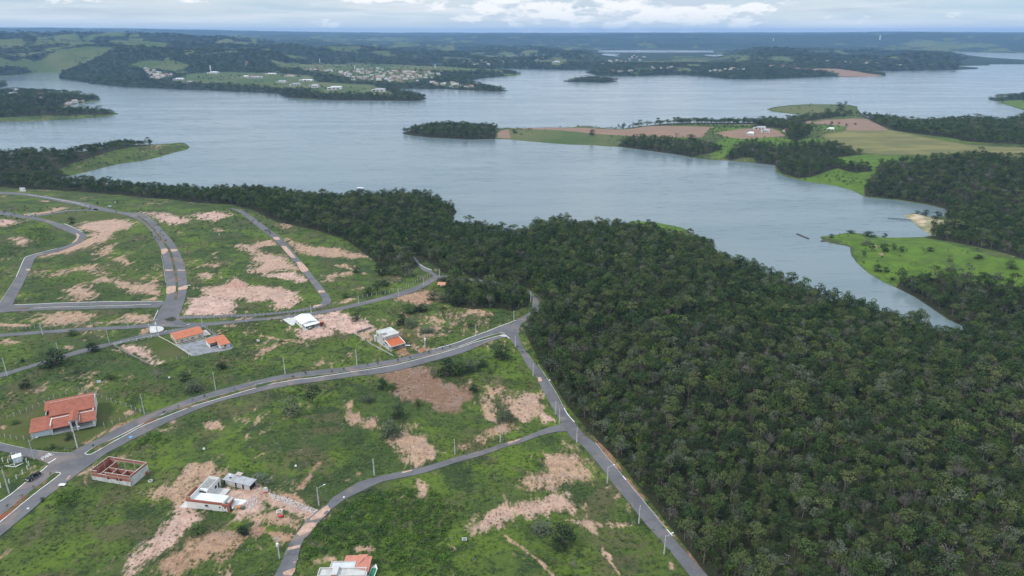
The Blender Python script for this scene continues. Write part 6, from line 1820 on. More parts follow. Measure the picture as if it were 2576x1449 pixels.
# ------------------------------------------------------------------ on the water
def water_things():
    p = onlevel(907, 479, 0)
    r = empty('houseboat', (float(p[0]), float(p[1]), 0), math.radians(-14), 'green and white covered houseboat moored off the wooded shore', 'boat')
    NAVY = paint('navy_hull', (.03, .05, .07), (.05, .075, .09), .6, .5)
    m = MB(); m.hexa([(-4.6, -2.0, -.4), (4.0, -2.0, -.4), (5.2, 0, -.4), (4.0, 2.0, -.4), (-4.6, 2.0, -.4)], [(-4.9, -2.3, .9), (4.3, -2.3, .9), (5.9, 0, 1.0), (4.3, 2.3, .9), (-4.9, 2.3, .9)]); m.build('hull', NAVY, r)
    MB().box(-3.2, -1.7, .9, 3.4, 1.7, 3.0).build('cabin', paint('sea_green', (.20, .30, .27), (.30, .37, .36), .7, .6), r)
    MB().box(-2.6, -1.74, 1.7, 2.8, -1.7, 2.5).build('window_band', GLASS, r)
    MB().slab([(-4.4, -2.2, 3.5), (4.2, -2.2, 3.3), (4.2, 2.2, 3.3), (-4.4, 2.2, 3.5)], .14).build('roof', METALROOF, r)
    for x, y in ((-4.2, -2.0), (-4.2, 2.0), (4.0, -2.0), (4.0, 2.0)): MB().tube((x, y, .9), (x, y, 3.3), .07).build('roof_post', POLEDARK, r)
    MB().tube((-4.5, -2.2, 1.6), (4.2, -2.2, 1.6), .05).build('rail', POLEDARK, r)
    TIM = paint('weathered_timber', (.10, .075, .07), (.07, .055, .055), .8, .9)
    a, b = np.array(onlevel(2004.5, 588.5)), np.array(onlevel(2034, 601))
    r = empty('floating_jetty', (float(a[0]), float(a[1]), 0), math.atan2(b[1] - a[1], b[0] - a[0]), 'dark floating jetty adrift in the inlet off the green point', 'jetty')
    L = float(np.hypot(*(b - a)))
    MB().box(0, -1.1, .25, L, 1.1, .55).build('deck', TIM, r)
    for x in np.arange(1, L, 3.5): MB().tube((x, -1.0, .05), (x, 1.0, .05), .35, None, 8).build('float', NAVY, r)
    a, b = np.array(onlevel(2233.5, 549.7)), np.array(onlevel(2292, 554.8))
    r = empty('pier', (float(a[0]), float(a[1]), 0), math.atan2(b[1] - a[1], b[0] - a[0]), 'long narrow timber pier running out from the sandy beach', 'pier')
    L = float(np.hypot(*(b - a)))
    MB().box(0, -.8, .7, L, .8, .95).build('deck', TIM, r)
    for x in np.arange(.5, L, 4.0):
        for y in (-.7, .7): MB().tube((x, y, -3), (x, y, .7), .12, None, 6).build('pile', TIM, r)
    a = onlevel(2072, 607)
    r = empty('landing_stage', (float(a[0]), float(a[1]), 0), .2, 'small worn landing stage at the tip of the green point', 'jetty')
    MB().box(-3, -1.0, .15, 5, 1.0, .4).build('deck', TIM, r); MB().box(0, 1.0, .15, 2, 4, .4).build('side_deck', TIM, r)


water_things()


# ------------------------------------------------------------------ paint on the roads: PARE and the stop lines
def road_words():
    G = {'P': [((0, 0), (0, 1)), ((0, 1), (.8, 1)), ((.8, 1), (.8, .5)), ((.8, .5), (0, .5))], 'A': [((0, 0), (.4, 1)), ((.4, 1), (.8, 0)), ((.2, .4), (.6, .4))],
         'R': [((0, 0), (0, 1)), ((0, 1), (.8, 1)), ((.8, 1), (.8, .5)), ((.8, .5), (0, .5)), ((.3, .5), (.8, 0))], 'E': [((0, 0), (0, 1)), ((0, 1), (.8, 1)), ((0, .5), (.7, .5)), ((0, 0), (.8, 0))]}
    PAINT = paint('road_paint', (.72, .71, .69), (.5, .49, .48), 1.5, .8, .4, .7)

    def word(reg, o, xdir, ydir, w, h):
        o3, x3, y3 = at2(reg, *o), at2(reg, *xdir), at2(reg, *ydir)
        ux = (x3 - o3)[:2]; ux /= np.hypot(*ux); uy = (y3 - o3)[:2]; uy /= np.hypot(*uy)
        m = MB(); cw = w / 4
        for i, ch in enumerate('PARE'):
            for p, q in G[ch]:
                P0 = o3[:2] + ux * (i + p[0]) * cw + uy * p[1] * h; P1 = o3[:2] + ux * (i + q[0]) * cw + uy * q[1] * h
                d = (P1 - P0) / np.hypot(*(P1 - P0)); nn = np.array([-d[1], d[0]]) * .13
                z = max(float(ground(*P0)), float(ground(*P1))) + .33
                m.hexa([(*(P0 - nn), z - .05), (*(P1 - nn), z - .05), (*(P1 + nn), z - .05), (*(P0 + nn), z - .05)], [(*(P0 - nn), z), (*(P1 - nn), z), (*(P1 + nn), z), (*(P0 + nn), z)])
        tag(m.build('road_lettering', PAINT), kind='structure')
    word('R5', (440, 290), (505, 252), (420, 272), 4.6, 2.6)
    word('R4', (2512, 328), (2480, 318), (2545, 322), 3.4, 2.2)
    for reg, pts in (('R5', [(484, 322), (566, 273)]), ('R4', [(2520, 304), (2572, 345)]), ('R3', [(1655, 272), (1680, 266)]), ('R3', [(1880, 208), (1915, 196)])):
        band('stop_line', track(reg, pts, 1.0), .55, .36, .06, PAINT)


road_words()


# ------------------------------------------------------------------ odds and ends
def thing(name, reg, p, label, cat, dz=0.0, rz=0.0):
    w = at2(reg, *p)
    return empty(name, (float(w[0]), float(w[1]), float(w[2]) + dz), rz, label, cat)


def sign_board(reg, p, label, w=1.6, h=1.1, mat=None, mark=False, rz=0.0):
    r = thing('sign', reg, p, label, 'sign', 0, rz)
    for x in (-w * .4, w * .4): MB().box(x - .05, -.05, -.4, x + .05, .05, .9).build('leg', POLEDARK, r)
    q = MB().box(-w / 2, -.09, .6, w / 2, -.055, .6 + h).build('board', mat or METALROOF, r)
    if mark:
        m = MB(); m.box(-w * .25, -.105, .8, -w * .05, -.091, .6 + h * .75); m.box(w * .02, -.105, .8, w * .26, -.091, .6 + h * .75)
        m.build('print', MATS['print_grey'], q)


SKY_SIGN = paint('pale_blue_board', (.45, .62, .68), (.40, .56, .62), 1, .6)
sign_board('R6', (2118, 1105), 'small white lot sign with dark print in front of the pale earth bank', 1.7, 1.3, None, True)
sign_board('R1', (1108, 298), 'pale blue board right of the far left avenue', 3.4, 1.7, SKY_SIGN)
sign_board('R1', (318, 382), 'pale blue board at the lane junction, far left', 3.6, 1.7, SKY_SIGN)
sign_board('R1', (1160, 260), 'small white marker in the far green field', 1.2, 1.6)
sign_board('R3', (1000, 795), 'white board tilted in the grass behind the clay-roofed house', 1.8, 1.4, None, False, .4)
sign_board('R4', (45, 378), 'white board on the grass left of the white sheet-roofed house', 1.6, 1.3)
sign_board('R4', (1557, 330), 'small bright yellow sign right of the two-storey house', 1.2, 1.5, paint('yellow_board', (.75, .52, .06), None, 1, .6))
sign_board('R1', (2209, 585), 'thin white marker below the reddish bare patch', .5, 2.0)
sign_board('R1', (1905, 1095), 'white arrow-like board beside the right carriageway of the west avenue', 2.0, .8, None, False, .3)
r = thing('lid', 'R3', (1315, 1337), 'round sky-blue lid lying on the avenue', 'lid', .3)
MB().tube((0, 0, -.02), (0, 0, .08), .75, .7, 16).build('disc', paint('sky_blue', (.13, .38, .70), None, 1, .5), r)
for reg, p, lab in (('R5', (285, 778), 'round pale plate lying on the lower carriageway, bottom left'), ('R6', (905, 665), 'white lump on the curve of the branch road'), ('R3', (1703, 735), 'white disc in the grass right of the bare pale tree'),
                    ('R5', (2052, 172), 'white sack in the field above the building site'), ('R6', (420, 345), 'white sack on the slope above the dirt drive'), ('S3', (418, 762), 'white block on the verge of the forest road')):
    r = thing('stone', reg, p, lab, 'stone', .25)
    h = MB(); h.hexa([(-.45, -.4, -.3), (.5, -.35, -.3), (.45, .4, -.3), (-.4, .35, -.3)], [(-.3, -.3, .28), (.35, -.25, .33), (.3, .3, .26), (-.3, .25, .3)]); h.build('lump', WHITE, r)
r = thing('drain_inlet', 'R5', (628, 540), 'concrete drain inlet at the avenue edge opposite the pickup', 'drain')
MB().box(-1.1, -.6, -.3, 1.1, .6, .45).build('chamber', CONC, r); MB().box(-.9, -.66, .05, .9, -.61, .35).build('mouth', DARK, r); MB().box(-1.2, -.7, .45, 1.2, .7, .58).build('cover', PLASTER, r)
r = thing('well_ring', 'R5', (1515, 498), 'pale concrete well ring in the grass right of the brick house', 'well ring')
m = MB()
for k in range(16):
    a0, a1 = 2 * math.pi * k / 16, 2 * math.pi * (k + 1) / 16
    m.hexa([(.62 * math.cos(a0), .62 * math.sin(a0), -.3), (.8 * math.cos(a0), .8 * math.sin(a0), -.3), (.8 * math.cos(a1), .8 * math.sin(a1), -.3), (.62 * math.cos(a1), .62 * math.sin(a1), -.3)],
           [(.62 * math.cos(a0), .62 * math.sin(a0), .5), (.8 * math.cos(a0), .8 * math.sin(a0), .5), (.8 * math.cos(a1), .8 * math.sin(a1), .5), (.62 * math.cos(a1), .62 * math.sin(a1), .5)])
m.build('ring', PAVE, r)
r = thing('wheelbarrow', 'R6', (268, 862), 'bright red wheelbarrow on the sandy site below the dirt drive', 'wheelbarrow', .05, .4)
m = MB(); m.hexa([(-.4, -.3, .3), (.5, -.3, .3), (.5, .3, .3), (-.4, .3, .3)], [(-.7, -.5, .8), (.8, -.5, .75), (.8, .5, .75), (-.7, .5, .8)]); m.build('tray', paint('red_steel', (.55, .025, .03), None, 1, .4), r)
MB().tube((.95, -.08, .25), (.95, .08, .25), .25, None, 12).build('wheel', MATS['tyre_rubber'], r)
m = MB(); m.tube((.9, -.3, .28), (-1.3, -.4, .75), .04); m.tube((.9, .3, .28), (-1.3, .4, .75), .04); m.tube((-.5, -.35, .5), (-.5, -.4, 0), .04); m.tube((-.5, .35, .5), (-.5, .4, 0), .04); m.build('handles', POLEDARK, r)
r = thing('steel_frame', 'R6', (258, 815), 'small white square steel frame on the site beside the red wheelbarrow', 'frame', .0, .2)
m = MB()
for a, b in (((-.9, -.7), (.9, -.7)), ((.9, -.7), (.9, .7)), ((.9, .7), (-.9, .7)), ((-.9, .7), (-.9, -.7))): m.tube((*a, .9), (*b, .9), .1, None, 6); m.tube((*a, 0), (*a, .9), .08, None, 6)
m.build('bars', WHITE, r)
r = thing('site_hoist', 'R6', (120, 602), 'red and white hoist box standing on the dirt drive', 'hoist', .0, .3)
MB().box(-.9, -.7, 0, .9, .7, .5).build('base', MATS['red_steel'], r)
m = MB(); m.hexa([(-.9, -.7, .5), (.9, -.7, .5), (.9, .7, .5), (-.9, .7, .5)], [(-.5, -.4, 1.9), (.6, -.4, 1.9), (.6, .4, 1.9), (-.5, .4, 1.9)]); m.build('hood', PAVE, r)
r = thing('water_drum', 'R5', (2412, 768), 'orange open drum beside the paved yard of the L-shaped house', 'drum')
MB().tube((0, 0, -.1), (0, 0, 1.0), .75, .8, 14).build('drum', paint('orange_drum', (.55, .20, .05), (.42, .22, .12), 1, .7), r)
r = thing('water_drum', 'R5', (2450, 772), 'teal open drum beside the paved yard of the L-shaped house', 'drum')
MB().tube((0, 0, -.1), (0, 0, .9), .7, .75, 14).build('drum', paint('teal_drum', (.08, .14, .14), None, 1, .6), r)
r = thing('earth_heap', 'R4', (1700, 460), 'orange heap of earth beside the transformer pole', 'heap')
m = MB(); m.hexa([(-1.8, -1.4, -.2), (1.7, -1.3, -.2), (1.9, 1.3, -.2), (-1.5, 1.5, -.2)], [(-.6, -.4, 1.2), (.5, -.5, 1.0), (.6, .4, 1.3), (-.4, .5, 1.1)]); m.build('heap', paint('orange_earth', (.50, .19, .085), (.38, .15, .07), 1, .95), r)
r = thing('earth_heap', 'R1', (2375, 1090), 'tall pale pink heap of earth on the graded lot', 'heap')
m = MB(); m.hexa([(-9, -3, -.5), (8, -3, -.5), (9, 4, -.5), (-8, 4, -.5)], [(-1, -.5, 5.0), (1.6, -.6, 4.7), (2, .5, 5.0), (-.6, .6, 4.8)]); m.build('heap', paint('pink_earth', (.56, .36, .29), (.45, .27, .21), .6, .95), r)
# broken stone tipped along the dirt drive
rng = np.random.default_rng(5)
m = MB()
for poly, n in (([(150, 620), (260, 640), (640, 790), (600, 830), (300, 720), (160, 660)], 420), ([(0, 640), (60, 700), (-40, 790), (-120, 760), (-90, 690)], 160)):
    w = ats('R6', poly)
    lo, hi = w[:, :2].min(0), w[:, :2].max(0)
    k = 0
    while k < n:
        c = lo + (hi - lo) * rng.random(2)
        if inside(c[None], w[:, :2])[0]:
            s = rng.uniform(.12, .38); z = float(ground(*c)); a = rng.random() * 3
            u = np.array([math.cos(a), math.sin(a)]) * s; v = np.array([-u[1], u[0]]) * rng.uniform(.5, .9)
            m.hexa([(*(c - u - v), z - .1), (*(c + u - v), z - .1), (*(c + u + v), z - .1), (*(c - u + v), z - .1)], [(*(c - u * .6 - v * .6), z + s), (*(c + u * .7 - v * .5), z + s * .8), (*(c + u * .6 + v * .6), z + s), (*(c - u * .5 + v * .7), z + s * .9)])
            k += 1
o = m.build('rubble', paint('broken_stone', (.60, .53, .50), (.45, .38, .36), 1.2, .95))
tag(o, kind='stuff')


# ------------------------------------------------------------------ villages and villas across the lake
def far_house_mesh(name, w, d, h, roof_h, wall, roof, flat=False, seed=0):
    m = MB()
    m.box(-w / 2, -d / 2, -2.0, w / 2, d / 2, h)
    m.mi = 1
    if flat: m.box(-w / 2 - .3, -d / 2 - .3, h, w / 2 + .3, d / 2 + .3, h + .4)
    else:
        m.slab([(-w / 2 - .5, -d / 2 - .5, h + .1), (w / 2 + .5, -d / 2 - .5, h + .1), (w / 2 + .5, 0, h + roof_h), (-w / 2 - .5, 0, h + roof_h)], .2)
        m.slab([(-w / 2 - .5, 0, h + roof_h), (w / 2 + .5, 0, h + roof_h), (w / 2 + .5, d / 2 + .5, h + .1), (-w / 2 - .5, d / 2 + .5, h + .1)], .2)
    me = mesh_from(name, m.V, m.F)
    me.materials.append(wall); me.materials.append(roof)
    me.polygons.foreach_set('material_index', m.M)
    return me


FW = [paint('far_white_wall', (.72, .70, .67), (.62, .60, .58), .1, .9), paint('far_beige_wall', (.55, .46, .38), (.47, .39, .33), .1, .9)]
FR = [('red-brown', tiles('far_tile', (.40, .185, .13), (.32, .15, .11))), ('grey', paint('far_grey_roof', (.45, .44, .44), (.36, .355, .36), .1, .8)), ('white', METALROOF), ('tan', paint('far_tan_roof', (.52, .40, .32), (.42, .31, .25), .1, .9))]
FM = []
for wi in range(2):
    for ri, (rn, rm) in enumerate(FR):
        FM.append((rn, 'white' if wi == 0 else 'beige', far_house_mesh('house', 13 + ri, 9, 4.2, 2.0, FW[wi], rm, ri == 2)))
CLUSTERS = [
    ('T2', [(760, 705), (870, 715), (1000, 695), (1300, 695), (1700, 722), (1870, 745), (1850, 780), (1700, 800), (1650, 825), (1440, 830), (1250, 818), (1000, 808), (860, 760)], 118, 'of the far lakeside town'),
    ('T2', [(500, 700), (740, 700), (860, 735), (700, 722), (520, 712)], 12, 'of the left end of town'),
    ('T2', [(1770, 825), (2040, 840), (2220, 870), (2200, 885), (2000, 885), (1790, 850)], 16, 'of the shore right of the town'),
    ('T1', [(1450, 690), (1530, 690), (1600, 720), (1720, 740), (1740, 770), (1600, 800), (1530, 800), (1480, 740)], 26, 'of the hamlet by the far meadow'),
    ('T2', [(2050, 620), (2300, 600), (2576, 580), (2576, 640), (2300, 660), (2080, 660)], 28, 'of the hillside above the lake arm'),
    ('T3', [(0, 580), (300, 555), (530, 550), (400, 600), (200, 620), (60, 620)], 20, 'of the slope above the bay'),
    ('T3', [(900, 620), (1200, 590), (1250, 550), (1400, 550), (1400, 590), (1200, 640), (950, 650)], 20, 'of the woods behind the island'),
    ('T3', [(1000, 705), (1280, 710), (1260, 730), (1010, 725)], 8, 'of the point behind the island'),
    ('T3', [(1440, 680), (1670, 672), (1660, 690), (1450, 694)], 6, 'of the shore right of the point'),
    ('T3', [(1980, 705), (2100, 700), (2390, 680), (2380, 700), (2200, 725), (2000, 718)], 12, 'of the far right shore estate'),
    ('T4', [(0, 655), (120, 655), (300, 665), (250, 685), (0, 690)], 8, 'of the slope above the reddish bank'),
    ('T4', [(440, 600), (640, 615), (900, 630), (1400, 650), (1390, 662), (900, 640), (440, 612)], 12, 'of the wooded far right ridge'),
    ('T1', [(60, 920), (160, 915), (180, 960), (80, 980)], 4, 'of the left peninsula by the edge'), ('T1', [(330, 950), (500, 950), (480, 990), (340, 1000)], 3, 'of the mid left peninsula'),
    ('T1', [(640, 1045), (860, 1020), (880, 1030), (650, 1062)], 5, 'of the left peninsula beach'),
]
rng = np.random.default_rng(21)
HOUSE_XY, HOUSES = [], []
NTH = ['first', 'second', 'third', 'fourth', 'fifth', 'sixth', 'seventh', 'eighth', 'ninth', 'tenth', 'eleventh', 'twelfth']


def set_apart(items):
    """labels for (object, label, picture x): those that share one are told apart by their order from the left"""
    same = {}
    for o, lab, u in items: same.setdefault(lab, []).append((u, o))
    for lab, q in same.items():
        q.sort(key=lambda t: t[0])
        for j, (u, o) in enumerate(q):
            o['label'] = lab if len(q) == 1 else (lab + (', left one' if j == 0 else ', right one') if len(q) == 2 else lab + ', %s from left' % NTH[min(j, 11)])


for reg, poly, n, where in CLUSTERS:
    poly = np.array(poly, float); lo, hi = poly.min(0), poly.max(0)
    k = tries = 0
    while k < n and tries < 4000:
        tries += 1
        c = lo + (hi - lo) * rng.random(2)
        if not inside(c[None], poly)[0]: continue
        w = at2(reg, *c)
        if shore_d(w[0], w[1]) < 8: continue
        if HOUSE_XY and np.hypot(*(np.array(HOUSE_XY) - w[:2]).T).min() < 16: continue
        HOUSE_XY.append(w[:2])
        rn, wn, me = FM[int(rng.choice(8, p=[.2, .16, .16, .1, .12, .1, .06, .1]))]
        s = rng.uniform(.8, 1.25)
        o = link('small_house', me, (), None, (float(w[0]), float(w[1]), float(ground(w[0], w[1]))), float(rng.choice([0, 1.57]) + rng.normal() * .15))
        o.scale = (s, s, s * rng.uniform(.9, 1.3))
        side = 'lower' if c[1] > poly[:, 1].mean() else 'upper'
        lr = 'left' if c[0] < lo[0] + (hi[0] - lo[0]) / 3 else ('right' if c[0] > hi[0] - (hi[0] - lo[0]) / 3 else 'middle')
        HOUSES.append((o, '%s house, %s roof, %s %s %s' % (wn, rn, side, lr, where), project(w[0], w[1], w[2])[0]))
        tag(o, None, 'house', 'houses ' + where)
        k += 1
set_apart(HOUSES)
VILLAS = [('T1', (2150, 740), 46, 26, 7, 2, 'white hall with a domed roof beside the white tower on the far meadow'), ('T1', (1800, 805), 40, 14, 6, 2, 'long white building at the left end of the far meadow, upper one'),
          ('T1', (1910, 835), 28, 14, 6, 1, 'grey-roofed villa at the left end of the far meadow, lower one'), ('T1', (2470, 778), 30, 14, 5, 2, 'pale low villa in the middle of the far meadow'), ('T1', (2550, 782), 34, 16, 6, 0, 'red-roofed villa in the middle of the far meadow'),
          ('T2', (30, 788), 44, 18, 7, 1, 'grey villa with white wall on the far meadow below the access road'), ('T2', (170, 748), 46, 10, 4, 2, 'long low white wall-like building beside the access road on the far meadow'),
          ('T2', (365, 768), 40, 20, 6, 0, 'red-roofed villa among dark trees on the far meadow'), ('T2', (280, 828), 36, 16, 6, 1, 'half-built grey villa on the far meadow'), ('T2', (415, 860), 36, 16, 7, 1, 'dark villa with white terrace on the far meadow'),
          ('T2', (530, 815), 54, 14, 5, 2, 'long white-fronted villa before the dark trees on the far meadow'), ('T2', (615, 878), 34, 18, 9, 1, 'tall dark villa with white base on the far meadow'), ('T2', (815, 900), 46, 20, 9, 2, 'large white and red villa nearest the far shore'),
          ('T2', (1255, 918), 44, 18, 8, 1, 'modern grey villa at the right end of the far meadow'), ('T3', (485, 632), 40, 20, 8, 2, 'large white villa on the green slope above the far bay'),
          ('T6', (392, 462), 12, 8, 4, 2, 'small white shed on the red farm yard across the lake'), ('T6', (485, 405), 22, 9, 4, 1, 'long dark barn behind the red farm yard'), ('T6', (545, 435), 14, 8, 4, 1, 'small dark barn right of the white farm shed'),
          ('T6', (755, 428), 9, 7, 4, 0, 'orange farmhouse at the left edge of the grove'), ('T6', (910, 390), 18, 10, 4, 2, 'white farm shed behind the grove'), ('T6', (1200, 412), 12, 6, 3, 2, 'small white farm shed right of the grove'),
          ('T6', (600, 315), 18, 10, 5, 0, 'orange-roofed lake house on the peninsula shore, right one'), ('T6', (450, 332), 14, 8, 4, 3, 'tan lake house on the peninsula shore, left one')]
for reg, p, w_, d_, h_, ri, lab in VILLAS:
    w = at2(reg, *p)
    r = empty('villa', (float(w[0]), float(w[1]), float(ground(w[0], w[1]))), float(rng.normal() * .2), lab, 'building')
    m = MB(); m.box(-w_ / 2, -d_ / 2, -3, w_ / 2, d_ / 2, h_ * .65); m.box(-w_ * .2, -d_ * .3, h_ * .65, w_ * .45, d_ / 2, h_); m.build('wall', FW[0], r)
    m = MB(); m.box(-w_ * .52, -d_ * .54, h_ * .65, -w_ * .2, d_ * .54, h_ * .65 + .5); m.slab([(-w_ * .25, -d_ * .36, h_), (w_ * .5, -d_ * .36, h_), (w_ * .5, d_ * .08, h_ + 1.6), (-w_ * .25, d_ * .08, h_ + 1.6)], .3)
    m.slab([(-w_ * .25, d_ * .08, h_ + 1.6), (w_ * .5, d_ * .08, h_ + 1.6), (w_ * .5, d_ * .56, h_), (-w_ * .25, d_ * .56, h_)], .3); m.build('roof', FR[ri][1], r)
    m = MB()
    for k in range(3): m.box(-w_ * .4 + k * w_ * .28, -d_ / 2 - .1, h_ * .15, -w_ * .4 + k * w_ * .28 + w_ * .16, -d_ / 2 + .05, h_ * .5)
    m.build('window', GLASS, r)
for reg, p, hh, lab, wd in (('T1', (2122, 722), 26, 'tall slim white tower beside the domed hall on the far meadow', 6), ('T2', (664, 632), 24, 'thin white tower at the back of the pale far field', 5), ('T2', (1014, 692), 15, 'white water tower behind the far town', 5),
                            ('T4', (1124, 400), 55, 'white tower high on the distant blue ridge', 18), ('T4', (52, 415), 40, 'pale tower among houses on the distant left ridge', 10), ('T2', (1823, 680), 15, 'short white tower at the end of the pale far field', 5)):
    w = at2(reg, *p)
    r = empty('tower', (float(w[0]), float(w[1]), float(ground(w[0], w[1]))), 0, lab, 'tower')
    MB().tube((0, 0, -3), (0, 0, hh * .8), wd * .42, wd * .36, 10).build('shaft', WHITE, r); MB().tube((0, 0, hh * .8), (0, 0, hh), wd * .5, wd * .5, 10).build('tank', WHITE, r)


# ------------------------------------------------------------------ trees
def leafmat(name, c1, c2, var=.35):
    n = Nodes(name)
    r = n.random()
    col = n.mix(r, tuple(v * .8 for v in c1), tuple(v * 1.2 for v in c2))
    f = n.noise(.55, 3, .6)
    col = n.mix(n.math('MULTIPLY', n.ramp(f, .42, .68), var), col, tuple(v * .42 for v in c1))
    col = n.mix(n.math('MULTIPLY', n.ramp(n.noise(.35, 2), .55, .75), var * .8), col, tuple(min(1, v * 1.55) for v in c2))
    n.b.inputs['Specular IOR Level'].default_value = .12
    return n.done(col, .75)


BARK = paint('pale_bark', (.19, .165, .14), (.12, .10, .085), 1.5, .9)
KINDS = [  # name used in labels, leaf colours, crown: lobes, spread, underside, cards per lobe, card size, trunk share
    ('dark green', (.030, .052, .020), (.042, .070, .025), dict(lobes=8, flat=.75, cards=60, size=.070, base=.26)),
    ('mid green', (.046, .076, .022), (.064, .100, .028), dict(lobes=8, flat=.8, cards=58, size=.070, base=.28)),
    ('olive', (.074, .096, .032), (.096, .120, .042), dict(lobes=7, flat=.6, cards=52, size=.068, base=.38)),
    ('grey-green', (.086, .104, .062), (.112, .130, .078), dict(lobes=7, flat=.7, cards=44, size=.062, base=.36)),
    ('bright green', (.090, .150, .020), (.130, .190, .024), dict(lobes=6, flat=.7, cards=52, size=.072, base=.3)),
    ('bare grey', (.150, .138, .120), (.190, .172, .150), dict(lobes=7, flat=.75, cards=8, size=.075, base=.36)),
    ('khaki', (.108, .125, .045), (.135, .148, .056), dict(lobes=7, flat=.6, cards=46, size=.062, base=.45)),
    ('silvery', (.130, .155, .110), (.165, .185, .140), dict(lobes=6, flat=.65, cards=46, size=.062, base=.3)),
]
LEAF = [leafmat(k[0].replace(' ', '_').replace('-', '_') + '_leaves', k[1], k[2]) for k in KINDS]


def crown_and_trunk(seed, lobes, flat, cards, size, base, umbrella=False):
    """a tree one unit high and one unit wide: leaf cards round several lobes, and a trunk whose limbs reach into them"""
    r = np.random.default_rng(seed)
    V, F = [], []
    T = MB()
    fork = np.array([r.normal() * .02, r.normal() * .02, base * (.75 if not umbrella else 1.0)])
    T.tube((0, 0, -.06), fork, .030, .020, 6, False)
    cs = []
    for i in range(lobes):
        a = 2 * math.pi * (i + r.random() * .7) / lobes
        rad = r.uniform(.12, .33) if i else 0.0
        if umbrella: rad = r.uniform(.18, .38)
        zc = r.uniform(base + .18, .80) if not umbrella else r.uniform(.74, .86)
        zc = zc - rad * .35 * (not umbrella)
        cs.append((np.array([rad * math.cos(a), rad * math.sin(a), max(zc, base + .1)]), r.uniform(.15, .235) if not umbrella else r.uniform(.13, .19)))
    cs[0] = (np.array([0, 0, .80 if not umbrella else .88]), .19 if not umbrella else .15)
    for c, lr in cs:
        T.tube(fork, c - np.array([0, 0, lr * .4]), .016, .006, 5, False)
        for k in range(cards):
            u = r.normal(size=3); u /= np.linalg.norm(u)
            if u[2] < -.35: u[2] *= -1
            p = c + u * np.array([1, 1, flat]) * lr * r.uniform(.72, 1.08)
            nn = u * .8 + r.normal(size=3) * .45 + np.array([0, 0, .35]); nn /= np.linalg.norm(nn)
            t = np.cross(nn, r.normal(size=3)); t /= np.linalg.norm(t); b = np.cross(nn, t)
            s = size * r.uniform(.55, 1.25) * .5
            q = len(V)
            k1, k2 = r.uniform(.7, 1.2), r.uniform(.5, .9)
            V += [p - t * s * k1, p - b * s * k2, p + t * s, p + b * s]
            F.append((q, q + 1, q + 2, q + 3))
    V = np.array(V)
    return V, F, T


def twig_crown(seed):
    """leafless crown: many fine forked twigs"""
    r = np.random.default_rng(seed)
    T, C = MB(), MB()
    T.tube((0, 0, -.06), (0, 0, .36), .028, .018, 6, False)
    for i in range(9):
        a = 2 * math.pi * (i + r.random() * .6) / 9
        e = np.array([math.cos(a) * r.uniform(.1, .3), math.sin(a) * r.uniform(.1, .3), r.uniform(.62, .85)])
        T.tube((0, 0, .34), e, .014, .006, 4, False)
        for k in range(9):
            d = e + np.array([r.normal() * .13, r.normal() * .13, r.uniform(-.02, .2)])
            C.tube(e - np.array([0, 0, .08 * r.random()]), d, .008, .003, 3, False)
            for q in range(2): C.tube(d, d + np.array([r.normal() * .05, r.normal() * .05, .06 * r.random()]), .005, .002, 3, False)
    return C, T


CROWNS, TRUNKS = [], []      # per kind a list of variants
for ki, (nm, c1, c2, p) in enumerate(KINDS):
    cl, tl = [], []
    for v in range(3):
        if ki == 5 and v < 2:
            C, T = twig_crown(50 + v)
            cm = mesh_from('crown', C.V, C.F)
        else:
            V, F, T = crown_and_trunk(ki * 10 + v, umbrella=(ki in (2, 6) and v != 1), **p)
            cm = mesh_from('crown', V, F)
        cm.materials.append(LEAF[ki])
        tm = mesh_from('trunk', T.V, T.F); tm.materials.append(BARK)
        cl.append(cm); tl.append(tm)
    if ki in (0, 1, 3):                       # a bushy form leafed down to the ground, for trees that stand in the open
        V, F, T = crown_and_trunk(ki * 10 + 7, lobes=13, flat=.95, cards=58, size=.066, base=-.02)
        cm, tm = mesh_from('crown', V, F), mesh_from('trunk', T.V, T.F)
        cm.materials.append(LEAF[ki] if ki else leafmat('dark_bush_leaves', (.020, .034, .015), (.028, .046, .018))); tm.materials.append(BARK)
        cl.append(cm); tl.append(tm)
    CROWNS.append(cl); TRUNKS.append(tl)


def join_tree(ki, v):
    c, t = CROWNS[ki][v], TRUNKS[ki][v]
    V = [tuple(x.co) for x in c.vertices] + [tuple(x.co) for x in t.vertices]
    o = len(c.vertices)
    F = [tuple(p.vertices) for p in c.polygons] + [tuple(i + o for i in p.vertices) for p in t.polygons]
    me = mesh_from('tree_model', V, F)
    me.materials.append(LEAF[ki]); me.materials.append(BARK)
    me.polygons.foreach_set('material_index', [0] * len(c.polygons) + [1] * len(t.polygons))
    return me


def tuft_mesh(seed, n, size, h):
    r = np.random.default_rng(seed)
    V, F = [], []
    for k in range(n):
        a, d = r.random() * 6.28, .5 * math.sqrt(r.random())
        p = np.array([d * math.cos(a), d * math.sin(a), h * (1 - d * d * 2.2) * r.uniform(.5, 1)])
        nn = np.array([p[0] * .9, p[1] * .9, .45]) + r.normal(size=3) * .3; nn /= np.linalg.norm(nn)
        t = np.cross(nn, r.normal(size=3)); t /= np.linalg.norm(t); b = np.cross(nn, t)
        s = size * r.uniform(.6, 1.3) * .5; q = len(V)
        V += [p - t * s, p - b * s * .7, p + t * s, p + b * s * .7]; F.append((q, q + 1, q + 2, q + 3))
    return mesh_from('tuft_model', V, F)


